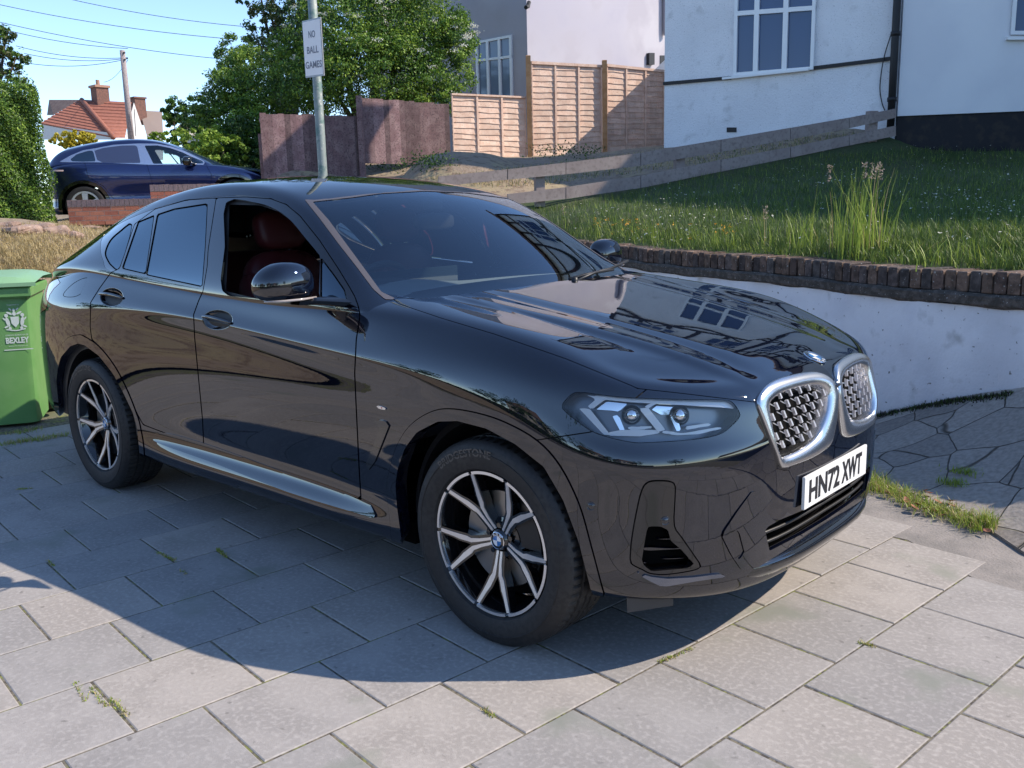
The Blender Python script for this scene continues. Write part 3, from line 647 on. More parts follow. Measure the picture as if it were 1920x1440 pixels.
# ---- wheels
def wheel(x, yc, s, par=CAR):
    """s=-1: right-hand side (outward is -y)"""
    hub = np.array([x, yc, .350]); T = lambda p: hub + np.array([p[0], s * p[2], p[1]])   # local z = outward
    fl = s > 0
    def fin(m):
        if not fl: m.F = [f[::-1] for f in m.F]
        return m
    m = MB(); n = 288; R0 = .357
    prof = [(.243, .090), (.256, .108), (.257, .111), (.261, .1125), (.285, .121), (.309, .1215), (.310, .1235), (.313, .1235), (.314, .121), (.330, .117), (.343, .108), (.3505, .098)]
    tread = [(.3535, .090, 1), (.3555, .074, 1), (.356, .060, 1), (.349, .0575, 0), (.349, .050, 0), (.3565, .0475, 2), (.357, .022, 2), (.349, .0195, 0), (.349, .011, 0), (.357, .0085, 2)]
    tread = tread + [(r, -h, k) for r, h, k in tread[::-1]]
    full = [(r, h, 0) for r, h in prof] + tread + [(r, -h, 0) for r, h in prof[::-1]]
    V = []
    for i in range(n):
        a = 2 * PI * i / n; ph = i % 4
        for r, h, k in full:
            rr = r - (.006 if (k == 1 and ph == 0) else .004 if (k == 2 and (i + (0 if h > 0 else 2)) % 8 == 0) else 0)
            p = T((rr * math.cos(a), rr * math.sin(a), h)); 
            if p[2] < .0015: p[2] = .0015
            V.append(p)
    q = len(full); F = [(i * q + k, ((i + 1) % n) * q + k, ((i + 1) % n) * q + k + 1, i * q + k + 1) for i in range(n) for k in range(q - 1)]
    m.add(V, F); w_ = empty('wheel', tuple(hub)); w_.parent = par; loc = hub
    def put(name, mb, m_, parent=w_, auto=40):
        mb.V = [tuple(np.array(v) - loc) for v in mb.V]; fin(mb); return mb.build(name, m_, parent, auto=auto)
    ty = put('tyre', m, M_rub, auto=30)
    # raised maker's lettering on the side wall
    V, F = text_geo('BRIDGESTONE', .036, .0012, .0010, 1.1); m = MB()
    Q = []
    for v in V:
        al = PI / 2 + .30 * (1 if s < 0 else -1) - v[0] / .312 * 1.0   # reads left to right along the top of the side wall
        X = (.312 + v[1]) * math.cos(al); Y = (.312 + v[1]) * math.sin(al); Q.append(T((X if s < 0 else -X, Y, .1222 + v[2] * .5)))
    m.add(Q, F)
    put('tyre_lettering', m, mat('tyre_lettering_rubber', (.07, .062, .056), .5))
    # rim barrel
    m = MB(); m.lathe([(.248, .094), (.2485, .100), (.244, .104), (.239, .100), (.236, .088), (.222, .06), (.215, 0), (.218, -.08), (.24, -.10)], 96, T); barrel = put('rim', m, M_gloss, auto=60)
    # disc, calliper
    m = MB(); m.lathe([(.06, .03), (.165, .03), (.168, .026), (.168, .008), (.165, .004), (.06, .004)], 48, T); put('brake_disc', m, mat('brake_steel', (.30, .29, .28), .35, 1))
    m = MB(); aa = np.linspace(R_(20 if s < 0 else 160) - .35, R_(20 if s < 0 else 160) + .35, 8)
    for k in range(7):
        P = [(r * math.cos(a), r * math.sin(a)) for a in (aa[k], aa[k + 1]) for r in (.10, .185)]; m.add([T((*P[j], h)) for h in (-.02, .055) for j in range(4)], [(0, 1, 3, 2), (4, 6, 7, 5), (1, 5, 7, 3), (0, 2, 6, 4)])
    put('brake_calliper', m, M_blk)
    m = MB(); m.lathe([(.0, -.0), (.21, -.02), (.214, -.06)], 32, T); put('brake_shield', m, M_dark)
    # spokes: five pairs, dark bodies with machined faces
    body_ = MB(); face = MB()
    def rib(mb, pts, wd, h0, h1):
        """strip following pts (r,ang) with half widths wd, between depths h0..h1 (lists)"""
        P = np.array([(r * math.cos(a), r * math.sin(a)) for r, a in pts]); tn = np.gradient(P, axis=0); tn /= np.linalg.norm(tn, axis=1)[:, None]; nn = np.stack([-tn[:, 1], tn[:, 0]], 1)
        V = []
        for p, q, wl, wr, a, b in zip(P, nn, [x_[0] for x_ in wd], [x_[1] for x_ in wd], h0, h1):
            V += [T((*(p - q * wl), a)), T((*(p - q * wl), b)), T((*(p + q * wr), b)), T((*(p + q * wr), a))]
        k = len(P); F = []
        for i in range(k - 1):
            for j in range(4): j2 = (j + 1) % 4; F.append((i * 4 + j, (i + 1) * 4 + j, (i + 1) * 4 + j2, i * 4 + j2))
        F += [(0, 1, 2, 3), tuple(4 * (k - 1) + j for j in (3, 2, 1, 0))]; mb.add(V, F)
    for k in range(5):
        ac = R_(-90 + 72 * k)
        for sg in (-1, 1):
            pts = [(.040, ac + sg * .20), (.085, ac + sg * .115), (.120, ac + sg * .115), (.138, ac + sg * .165), (.165, ac + sg * .205), (.190, ac + sg * .245), (.240, ac + sg * .295)]
            hh0 = [.052, .062, .068, .070, .076, .082, .094]
            rib(body_, pts, [(.016, .016)] * 3 + [(.017, .017), (.017, .017), (.014, .014), (.012, .012)], [h - .035 for h in hh0], [h - .001 for h in hh0])
            wl = [(.0045, .0045), (.0055, .0055), (.0075, .0075), (.0095, .0095), (.0092, .0092), (.0072, .0072), (.0065, .0065)]
            rib(face, pts, wl, [h - .002 for h in hh0], [h + .0012 for h in hh0])
        # recessed web inside the pair
        rib(body_, [(.05, ac), (.09, ac), (.125, ac)], [(.018, .018), (.013, .013), (.004, .004)], [.01, .02, .03], [.040, .048, .050])
        for a0, a1 in ((ac - .275, ac + .262), (ac + .33, ac + 2 * PI / 5 - .33)):
            t = np.linspace(a0, a1, 12); rib(face, [(.2425, a) for a in t], [(.0048, .0048)] * 12, [.092] * 12, [.1045] * 12)
    put('spokes', body_, M_gloss, auto=35); put('spoke_faces', face, M_alu, auto=35)
    m = MB(); m.lathe([(.0, .060), (.030, .060), (.034, .056), (.040, .045), (.075, .035), (.078, .0)], 32, T)
    for k in range(5):
        a = R_(-54 + 72 * k); q = np.array((.052 * math.cos(a), .052 * math.sin(a), 0)); m.lathe([(.0, .055), (.009, .055), (.010, .03)], 8, lambda p: T(q + p))
    hb = put('hub', m, M_gloss, auto=45)
    o = emblem('wheel_emblem', hub + np.array([0, s * .0605, 0]), (0, s, 0), (0, 0, 1), .031, w_); o.data.transform(Matrix.Translation(-Vector(loc)))
    return w_
for x, tr in ((0, .8125), (-2.864, .823)):
    wheel(x, -tr, -1); wheel(x, tr, 1)
# wheel wells and floor
for x in (0, -2.864):
    for s in (-1, 1):
        m = MB(); T = lambda p: np.array([x + p[0], s * p[2], .35 + p[1]])
        m.lathe([(.435, .845) if x > -1 else (.47, .905), (.41, .855 if x > -1 else .91), (.405, .60), (.0, .60)], 40, T, -.0, PI + .0); m.build('wheel_well', M_blk, CAR, smooth=False)
m = MB(); m.box(-2.40, -.45, -.84, .84, .22, .30); m.box(-3.75, -3.33, -.74, .74, .28, .36); m.box(-.45, .62, -.58, .58, .23, .30); m.box(-3.3, -2.4, -.58, .58, .24, .30); m.build('underbody', M_dark, CAR)
for s in (1, -1):
    m = MB(); m.bar((.47, -.80 * s, .228), (.56, -.68 * s, .235), .004, .05); m.build('air_deflector', mat('grey_deflector', (.05, .045, .042), .6), CAR)
# ---- mirrors
def mirf(s):
    c = np.array([-.925, -1.012, 1.182]); V = []; nu, nv = 32, 20
    def sq(t, e): return math.copysign(abs(t)**e, t)
    def shell(k0, k1, grow, zlo=-9, zhi=9, m=None):
        m = m or MB(); V = []; 
        for i in range(nv + 1):
            ph = -PI / 2 + PI * i / nv
            for j in range(nu):
                th = 2 * PI * j / nu; X = sq(math.cos(ph), .8) * sq(math.cos(th), .8); Y = sq(math.cos(ph), .8) * sq(math.sin(th), .8); Z = sq(math.sin(ph), .8)
                x = X * (.088 if X > 0 else .055); y = Y * .112; z = Z * (.082 if Z > 0 else .070)
                z -= .012 * (Y < 0) * Y * Y; x += -.03 * max(0, -Y)**1.5; z = z * (1 - .18 * max(0, -Y)**2)
                V.append(c + np.array([x, y, z]) * grow)
        F = [(i * nu + j, i * nu + (j + 1) % nu, (i + 1) * nu + (j + 1) % nu, (i + 1) * nu + j) for i in range(nv) for j in range(nu)]
        F = [f for f in F if zlo <= np.mean([V[a][2] for a in f]) < zhi]
        return m.add(V, F)
    root = mk(shell(0, 1, 1, 1.128), s).build('door_mirror', M_paint, CAR, smooth=True)
    mk(shell(0, 1, .985, -9, 1.130), s).build('mirror_base', M_gloss, root, smooth=True)
    m = MB(); P = [c + (.0, .105 * math.cos(0) * t, 0) for t in (0,)]; 
    ring = [hitm for hitm in []]
    m = MB(); loft(m, [[(-.92, -.99, 1.124), (-.87, -.99, 1.124), (-.86, -.99, 1.118), (-.87, -.99, 1.104), (-.92, -.99, 1.104), (-.93, -.99, 1.114)], [(-.88, -.94, 1.130), (-.83, -.94, 1.130), (-.815, -.94, 1.118), (-.83, -.94, 1.102), (-.88, -.94, 1.102), (-.89, -.94, 1.116)], [(-.85, -.875, 1.128), (-.74, -.872, 1.124), (-.70, -.875, 1.112), (-.74, -.88, 1.095), (-.85, -.885, 1.095), (-.87, -.882, 1.112)]])
    mk(m, s).build('mirror_arm', M_gloss, root, auto=50)
    m = MB(); m.box(-.972, -.966, -1.085, -.945, 1.14, 1.23, bev=.002); mk(m, s).build('mirror_glass', mat('mirror_silver', (.8, .8, .8), .02, 1), root)
    m = MB(); m.tube([(-.842, -.93, 1.130), (-.832, -1.0, 1.128), (-.845, -1.07, 1.127), (-.90, -1.118, 1.126)], [.004, .005, .005, .003], 8); mk(m, s).build('indicator_strip', mat('indicator_lens', (.35, .30, .27), .1, coat=1), root, smooth=True)
both(mirf)
# ---- door handles
for d, (cu, cv, ru, rv), bar in ((DOORS[0], (408, 600, 28, 18.5), ((381, 594), (395, 596), (412, 600), (434, 606))), (DOORS[1], (209.5, 557, 21.5, 17), ((187, 551), (200, 552.5), (215, 555), (231, 559)))):
    def one(s):
        el = [(cu + ru * math.cos(a), cv + rv * math.sin(a)) for a in np.linspace(0, 2 * PI, 24, endpoint=False)]
        par = d if s > 0 else DOORS[DOORS.index(d) + 2]
        rows = [[hit(B_low, cu + (p[0] - cu) * f, cv + (p[1] - cv) * f, e)[0] for p in el] for f, e in ((1.05, .0004), (1.0, .0004), (.97, -.004), (.88, -.014), (.7, -.022), (.4, -.027), (.02, -.028))]
        m = MB(); loft(m, rows); mk(m, s).build('handle_cup', M_gloss, par, smooth=True)
        P = [hit(B_low, *b, .010 if 0 < i < 3 else .004)[0] for i, b in enumerate(bar)]; P = smoothpoly(P, 5, False); n = len(P)
        m = MB(); rr = [.0095 * (math.sin(PI * (i + 1.5) / (n + 2)))**.35 for i in range(n)]; m.tube(P, rr, 12); mk(m, s).build('handle', M_paint, par, smooth=True)
    both(one)
# ---- side trim, gill, badge, sensors
def trf(s):
    mm = (lambda S: S) if s > 0 else mirror
    sd = split(LOW, np.maximum(LOW['V'][:, 0] - .2, LOW['V'][:, 2] - .6))[0]
    sk = [(286,818),(290,811.6),(321,813.5),(404,838),(541,888),(679,938),(699,953),(704.6,971),(679,964),(541,922),(404,869),(300,832)]
    S = cutpx(sd, smoothpoly(sk, 3))[0]; t = (S['V'][:, 2].max() - S['V'][:, 2]) ; zt = np.interp(S['V'][:, 0], [-2.4, -.5], [.33, .33]); t = np.clip((zt - S['V'][:, 2]) / .10 + .3, 0, 1)
    S = dict(V=S['V'] + S['N'] * (.003 + .013 * t)[:, None], N=S['N'], F=S['F']); S = mm(rim(S, .03)); o = mesh('side_skirt', S['V'], S['F'], M_paint, CAR, True)
    o.data.set_sharp_from_angle(angle=R_(50))
    g = [(691,781),(727,790),(731,798),(704,866),(690,884),(688,868),(714,803),(712,797)]
    sobj('wing_vent', mm(rim(off(cutpx(split(LOW, LOW['V'][:, 0] - .2)[0], g)[0], .005), .01)), M_gloss, CAR)
    o = sobj('wing_badge', mm(rim(off(cutpx(split(LOW, LOW['V'][:, 0] - .2)[0], [(706,759),(724,764),(726,771),(708,766)])[0], .004), .004)), M_chr, CAR)
    for (a, b), mt in (((706, 711), M_bl), ((711, 714.5), mat('badge_navy', (.02, .03, .12), .3)), ((714.5, 718), mat('badge_red', (.45, .02, .03), .3))):
        q = split(LOW, LOW['V'][:, 0] - .2)[0]; f = lambda u: 759 + (u - 706) * .28
        pc = cutpx(q, [(a, f(a) + .6), (b, f(b) + .6), (b + 1.6, f(b) + 6.4), (a + 1.6, f(a) + 6.4)])[0]
        if len(pc['F']): sobj('badge_stripe', mm(off(pc, .0045)), mt, o)
    for u, v in ((1108, 949), (1247, 976)):
        c, n = hit(B_low, u, v, .002 if u < 1200 else .004); x = np.cross(n, [0, 0, 1.]); x /= np.linalg.norm(x); y = np.cross(n, x); m = MB()
        m.lathe([(.0, .001), (.009, .001), (.010, -.001), (.0112, -.001), (.012, .0008), (.0135, .0006), (.014, -.003)], 20, lambda p: c + x * p[0] + y * p[1] + n * p[2]); mk(m, s).build('parking_sensor', M_paint, bumper, smooth=True)
both(trf)
# ---- wipers and cowl
for a, b, c in (((-.44, -.62, 1.085), (-.38, -.05, 1.095), (-.46, .22, 1.11)), ((-.42, .10, 1.125), (-.47, .45, 1.15), (-.55, .68, 1.175))):
    m = MB(); m.tube([a, (np.array(a) + b) / 2 + (0, 0, .012), b], .006, 6); m.tube([np.array(a) + (-.03, .0, .01), np.array(b) + (-.012, 0, .006), c], .007, 5); m.lathe([(.0, .02), (.013, .016), (.014, 0)], 10, lambda p: np.array(a) + p); m.build('wiper', M_blk, CAR, smooth=True)
# ---- cabin
m = MB(); V = []
xs_ = [-.46, -.60, -.78, -.95, -1.05, -1.10, -1.12]; zs_ = [1.085, 1.10, 1.115, 1.12, 1.105, 1.06, .80]
rows = []
for x, z in zip(xs_, zs_):
    rows.append([np.array([x + .10 * (abs(y) / .8)**2 * 0 - (.18 if abs(y) > .6 else 0) * (x > -.7), y, z - .02 * (abs(y) / .8)**2 + (.035 * math.exp(-((y + .38) / .2)**2) if -1.1 < x < -.85 else 0)]) for y in np.linspace(-.78, .78, 25)])
loft(m, rows, False); dash = m.build('dashboard', M_dash, CAR, smooth=True)
m = MB(); m.box(-1.06, -1.045, -.62, .02, 1.085, 1.185, bev=.003); m.build('screen', mat('display_glass', (.02, .03, .035), .05, coat=1), dash)
m = MB(); hubp = np.array([-1.16, -.38, 1.055]); ax = np.array([-.90, 0, .43]); ax /= np.linalg.norm(ax); u_ = np.array([0, 1., 0]); v_ = np.cross(ax, u_)
m.tube([hubp + .178 * (u_ * math.cos(a) + v_ * math.sin(a)) for a in np.linspace(0, 2 * PI, 40, endpoint=False)], .0155, 10, closed=True); sw = m.build('steering_wheel', M_int, CAR, smooth=True)
m = MB(); m.lathe([(.0, .03), (.05, .028), (.06, .0), (.05, -.05)], 20, lambda p: hubp + u_ * p[0] + v_ * p[1] + ax * p[2])
for a in (PI, 0, -PI / 2 if v_[2] > 0 else PI / 2): m.bar(hubp, hubp + .17 * (u_ * math.cos(a) + v_ * math.sin(a)), .035, .018, tuple(ax))
m.build('wheel_boss', M_int, sw, auto=50)
def blob(cx, cy, cz, sx, sy, sz, e=.55, tilt=0, nu=20, nv=14):
    V = []; sq = lambda t: math.copysign(abs(t)**e, t); ct, st = math.cos(tilt), math.sin(tilt)
    for i in range(nv + 1):
        ph = -PI / 2 + PI * i / nv
        for j in range(nu):
            th = 2 * PI * j / nu; p = np.array([sx * sq(math.cos(ph)) * sq(math.cos(th)), sy * sq(math.cos(ph)) * sq(math.sin(th)), sz * sq(math.sin(ph))])
            V.append((cx + p[0] * ct + p[2] * st, cy + p[1], cz - p[0] * st + p[2] * ct))
    return V, [(i * nu + j, i * nu + (j + 1) % nu, (i + 1) * nu + (j + 1) % nu, (i + 1) * nu + j) for i in range(nv) for j in range(nu)]
for y in (-.38, .38):
    m = MB(); m.add(*blob(-1.50, y, .66, .26, .25, .09)); m.add(*blob(-1.80, y, .97, .075, .235, .30, .6, -.25)); m.add(*blob(-1.775, y - .20, .93, .09, .06, .24, .7, -.25)); m.add(*blob(-1.775, y + .20, .93, .09, .06, .24, .7, -.25))
    st = m.build('seat', M_red, CAR, smooth=True)
    m = MB(); m.add(*blob(-1.86, y, 1.36, .055, .135, .095, .6, -.2)); hr = m.build('headrest', M_red, st, smooth=True)
    m = MB(); m.tube([(-1.86, y - .05, 1.2), (-1.87, y - .05, 1.30)], .006, 8); m.tube([(-1.86, y + .05, 1.2), (-1.87, y + .05, 1.30)], .006, 8); m.build('headrest_post', M_chr, st)
m = MB(); m.add(*blob(-2.55, 0, .66, .28, .62, .10)); m.add(*blob(-2.88, 0, .95, .09, .62, .28, .5, -.35)); m.build('rear_bench', M_red, CAR, smooth=True)
for y in (-.38, .38): m = MB(); m.add(*blob(-2.93, y, 1.27, .05, .12, .07, .6, -.2)); m.build('rear_headrest', M_red, CAR, smooth=True)
m = MB(); m.box(-3.6, -.9, -.76, .76, .40, .46); m.build('cabin_floor', M_int, CAR)
m = MB(); m.add(*blob(-1.17, 0, 1.385, .035, .12, .04, .6)); m.bar((-1.20, 0, 1.42), (-1.22, 0, 1.46), .04, .04); mir = m.build('rear_view_mirror', M_int, CAR, smooth=True)
m = MB(); m.box(-1.27, -1.17, -.06, .06, 1.43, 1.485, bev=.01); m.build('camera_housing', M_int, CAR)
# ------------------------------------------------------------------ ground
def fastmesh(name, V, F, m, parent=None, mi=None, smooth=False):
    """V (n,3), F (k,3|4) arrays"""
    V = np.asarray(V, np.float32); F = np.asarray(F, np.int32); me = bpy.data.meshes.new(name); k = F.shape[1]
    me.vertices.add(len(V)); me.vertices.foreach_set('co', V.ravel()); me.loops.add(F.size); me.loops.foreach_set('vertex_index', F.ravel())
    me.polygons.add(len(F)); me.polygons.foreach_set('loop_start', np.arange(len(F), dtype=np.int32) * k); me.polygons.foreach_set('loop_total', np.full(len(F), k, np.int32))
    for mm in (m if isinstance(m, (list, tuple)) else [m]): me.materials.append(mm)
    if mi is not None: me.polygons.foreach_set('material_index', np.asarray(mi, np.int32))
    if smooth: me.polygons.foreach_set('use_smooth', np.ones(len(F), bool))
    me.update(calc_edges=True); me.validate(); return link(bpy.data.objects.new(name, me), parent)
M_slab = [mat('paving_slab_%s' % n, c, .85, spec=.25, bump=[(260, .35, .002), (30, .25, .004)], noise=[(.9, tuple(x * .84 for x in c), .45, .6), (5, tuple(x * .84 for x in c), .42, .62), (420, tuple(x * .50 for x in c), .64, .70, 2), (60, tuple(x * 1.12 for x in c), .48, .7), (24, tuple(x * .62 for x in c), .66, .74, 3), (2.3, (c[0] * .72, c[1] * .78, c[2] * .72), .60, .70, 8)]) for n, c in (('grey', (.335, .315, .298)), ('buff', (.36, .332, .305)), ('pale', (.31, .295, .282)))]
M_joint = mat('joint_sand', (.17, .15, .11), .95, bump=(120, .6, .006), noise=[(9, (.17, .18, .055), .5, .58), (50, (.07, .06, .05), .45, .6)])
M_conc = mat('old_concrete', (.27, .245, .225), .9, bump=[(90, .5, .006), (14, .4, .012)], noise=[(6, (.2, .185, .17), .4, .65), (150, (.12, .11, .1), .6, .7)])
M_asph = mat('asphalt', (.055, .053, .052), .9, bump=(200, .4, .004))
tag(fastmesh('ground', [(-400, -400, -.06), (400, -400, -.06), (400, 400, -.06), (-400, 400, -.06)], [(0, 1, 2, 3)], mat('street_verge', (.13, .14, .08), .95)), kind='structure')
SY = .1133; SS = .3935; SCX, SCY = 4.7118, 4.5577
def s2c(sx, sy):
    a, b = sx - SCX, sy - SCY; return ((a * math.sin(SY) + b * math.cos(SY)) * SS, (a * math.cos(SY) - b * math.sin(SY)) * SS)
LN = np.concatenate([[0], np.cumsum([1.0071, 1.0218, 1.0254, 1.0018, .998, .9905, .9942, .99])]); OF = [.154, -.368, .137, -.345, .153, .662, 1.149, 2.652]
lines = {i: LN[i] for i in range(9)}; offs = {i: OF[i] for i in range(8)}
for i in range(9, 22): lines[i] = lines[i - 1] + 1.0
for i in range(-1, -12, -1): lines[i] = lines[i + 1] - 1.0
for i in range(8, 21): offs[i] = (i % 2) * .5 + .1 + rng.uniform(-.05, .05)
for i in range(-1, -12, -1): offs[i] = (i % 2) * .5 + .12 + rng.uniform(-.05, .05)
edge = [onz(*p)[:2] for p in ((1500, 880), (1600, 958), (1697, 990), (1850, 1058), (1925, 1108))]     # where the slabs stop
def inside_slabs(x, y):
    if x < -4.75: return False
    if x > .9: return y < .78 + (x - 1.07) * -.45
    if x > .3: return y < 1.06
    return y < 1.12
mbs = [MB(), MB(), MB()]
for c in range(-11, 21):
    for k in range(-22, 22):
        x0 = offs[c] + k; sx0, sx1 = x0, x0 + 1; sy0, sy1 = lines[c], lines[c + 1]
        cx, cy = s2c((sx0 + sx1) / 2, (sy0 + sy1) / 2)
        if not inside_slabs(cx, cy): continue
        g = .007 + rng.uniform(-.002, .005); g2 = .005 + rng.uniform(-.001, .003); tz = rng.uniform(-.001, .001, 4); b = .0035
        Q = [s2c(sx0 + g / 2 / SS * .9, sy0 + g2 / 2 / SS), s2c(sx1 - g / 2 / SS * .9, sy0 + g2 / 2 / SS), s2c(sx1 - g / 2 / SS * .9, sy1 - g2 / 2 / SS), s2c(sx0 + g / 2 / SS * .9, sy1 - g2 / 2 / SS)]
        Q = np.array(Q); ce = Q.mean(0); I = ce + (Q - ce) * (1 - b / .19); V = [(*q, -.02) for q in Q] + [(*q, -.0022 + t) for q, t in zip(Q, tz)] + [(*q, t) for q, t in zip(I, tz)]
        F = [(i, (i + 1) % 4, 4 + (i + 1) % 4, 4 + i) for i in range(4)] + [(4 + i, 4 + (i + 1) % 4, 8 + (i + 1) % 4, 8 + i) for i in range(4)] + [(8, 9, 10, 11)]
        if s2c(1, 0)[1] * s2c(0, 1)[0] > 0 and np.cross(Q[1] - Q[0], Q[2] - Q[1]) < 0: F = [f[::-1] for f in F]
        mbs[rng.integers(3)].add(V, F)
mm = MB(); 
for i, q in enumerate(mbs): mm.cur = i; mm.add(q.V, q.F)
tag(mm.build('driveway_paving', M_slab), kind='structure')
tag(fastmesh('joint_bed', [(-5.35, -9, -.0028), (11, -9, -.0028), (11, 1.1, -.0028), (-4.9, 1.1, -.0028)], [(0, 1, 2, 3)], M_joint), kind='structure')
# road and far pavement behind the photographer (they show in the paintwork)
tag(fastmesh('road', [(-60, -17, -.04), (60, -17, -.04), (60, -9.3, -.04), (-60, -9.3, -.04)], [(0, 1, 2, 3)], M_asph), kind='structure')
tag(fastmesh('pavement', [(-60, -20, -.02), (60, -20, -.02), (60, -17.2, -.02), (-60, -17.2, -.02)], [(0, 1, 2, 3)], M_conc), kind='structure')
# crazy paving and the cement strip beside it
def vor(name):
    m = bpy.data.materials.new(name); m.use_nodes = True; n = m.node_tree.nodes; l = m.node_tree.links; b = n['Principled BSDF']; b.inputs['Roughness'].default_value = .9
    tc = n.new('ShaderNodeTexCoord'); no = n.new('ShaderNodeTexNoise'); no.inputs['Scale'].default_value = 3; l.new(tc.outputs['Object'], no.inputs['Vector'])
    ad = n.new('ShaderNodeMixRGB'); ad.blend_type = 'LINEAR_LIGHT'; ad.inputs[0].default_value = .035; l.new(tc.outputs['Object'], ad.inputs[1]); l.new(no.outputs['Color'], ad.inputs[2])
    v = n.new('ShaderNodeTexVoronoi'); v.feature = 'DISTANCE_TO_EDGE'; v.inputs['Scale'].default_value = 3.3; l.new(ad.outputs[0], v.inputs['Vector'])
    v2 = n.new('ShaderNodeTexVoronoi'); v2.inputs['Scale'].default_value = 3.3; l.new(ad.outputs[0], v2.inputs['Vector'])
    r = n.new('ShaderNodeMapRange'); r.inputs[1].default_value = .002; r.inputs[2].default_value = .014; l.new(v.outputs['Distance'], r.inputs[0])
    sp = n.new('ShaderNodeSeparateColor'); l.new(v2.outputs['Color'], sp.inputs[0])
    c1 = n.new('ShaderNodeMix'); c1.data_type = 'RGBA'; c1.inputs[6].default_value = (.22, .195, .17, 1); c1.inputs[7].default_value = (.36, .32, .275, 1); l.new(sp.outputs[0], c1.inputs[0])
    n3 = n.new('ShaderNodeTexNoise'); n3.inputs['Scale'].default_value = 45; n3.inputs['Detail'].default_value = 8; l.new(tc.outputs['Object'], n3.inputs['Vector'])
    c2 = n.new('ShaderNodeMix'); c2.data_type = 'RGBA'; c2.blend_type = 'MULTIPLY'; c2.inputs[0].default_value = .7; l.new(c1.outputs[2], c2.inputs[6]); l.new(n3.outputs['Fac'], c2.inputs[7])
    c25 = n.new('ShaderNodeMix'); c25.data_type = 'RGBA'; c25.blend_type = 'ADD'; c25.inputs[0].default_value = .45; l.new(c2.outputs[2], c25.inputs[6]); l.new(c2.outputs[2], c25.inputs[7])
    c3 = n.new('ShaderNodeMix'); c3.data_type = 'RGBA'; c3.inputs[6].default_value = (.075, .066, .052, 1); l.new(r.outputs[0], c3.inputs[0]); l.new(c25.outputs[2], c3.inputs[7]); l.new(c3.outputs[2], b.inputs['Base Color'])
    bp = n.new('ShaderNodeBump'); bp.inputs['Strength'].default_value = .9; bp.inputs['Distance'].default_value = .02; l.new(r.outputs[0], bp.inputs['Height'])
    bp2 = n.new('ShaderNodeBump'); bp2.inputs['Strength'].default_value = .5; bp2.inputs['Distance'].default_value = .006; l.new(n3.outputs['Fac'], bp2.inputs['Height']); l.new(bp.outputs[0], bp2.inputs['Normal']); l.new(bp2.outputs[0], b.inputs['Normal'])
    return m
cpL = np.array([(-4.9, 1.6), (-2.5, 1.62), (-.6, 1.62), (.1, 1.64), (.30, 1.64), (.56, 1.46), (.78, 1.36), (1.0, 1.2), (1.17, 1.01), (1.6, .75), (3.4, -.1)])
cpU = np.array([(-6.6, 5.55, .0), (-3.48, 4.3, .0), (-.94, 3.28, .0), (-.2, 2.87, .03), (-.057, 2.80, .077), (.388, 2.66, .261), (.622, 2.60, .35), (.799, 2.53, .414), (1.1, 2.42, .50), (1.6, 2.22, .60), (3.2, 1.65, .75)])
k_ = np.linspace(0, len(cpL) - 1, 90); A_ = np.stack([np.interp(k_, np.arange(len(cpL)), cpL[:, i]) for i in range(2)], 1); U_ = np.stack([np.interp(k_, np.arange(len(cpU)), cpU[:, i]) for i in range(3)], 1)
t_ = np.linspace(0, 1, 26); CP = np.zeros((90, 26, 3)); CP[:, :, :2] = A_[:, None] * (1 - t_)[None, :, None] + U_[:, None, :2] * t_[None, :, None]; CP[:, :, 2] = .012 + U_[:, 2][:, None] * t_[None] ** 1.25
CPS = grid_surf(CP); CPS = CPS if CPS['N'][:, 2].sum() > 0 else flip(CPS)
o = mesh('crazy_paving', CPS['V'], CPS['F'], vor('crazy_paving_stone'), None, True); tag(o, kind='structure')
_bc = BVHTree.FromPolygons([Vector(v) for v in CPS['V']], CPS['F'])
def oncp(u, v):
    r = Vector(ray(u, v)).normalized(); h = _bc.ray_cast(Vector(CAM), r); return np.array(h[0]) if h[0] else onz(u, v, .01)
V = [(*p, .0125) for p in A_] + [(p[0] + .004, p[1] - .008, -.02) for p in A_]; n_ = len(A_)
tag(mesh('crazy_paving_edge', V, [(i, i + 1, n_ + i + 1, n_ + i) for i in range(n_ - 1)], M_conc), kind='structure')
V = [(-4.8, .9, -.0012), (.2, .9, -.0012), (.75, .9, -.0012), (1.2, .55, -.0012), (3.6, -.6, -.0012), (3.6, .8, -.0012), (1.2, 1.4, -.0012), (-4.8, 2.0, -.0012)]
tag(mesh('cement_strip', V, [tuple(range(len(V)))], M_conc), kind='structure')
# ------------------------------------------------------------------ retaining wall line and bank
WL = [(-9.5, 6.80), (-6.63, 5.62), (-3.48, 4.33), (-2.33, 3.85), (-.94, 3.30), (-.16, 2.92), (.30, 2.74), (.70, 2.58), (1.5, 2.27), (2.8, 1.80)]
WZ = [1.16, 1.145, 1.085, 1.046, 1.037, 1.023, 1.023, 1.026, 1.03, 1.04]
def cap_px(u): return float(np.interp(u, [860, 993, 1112, 1250, 1484, 1650, 1909], [433, 443, 453, 468, 482, 497, 510]))
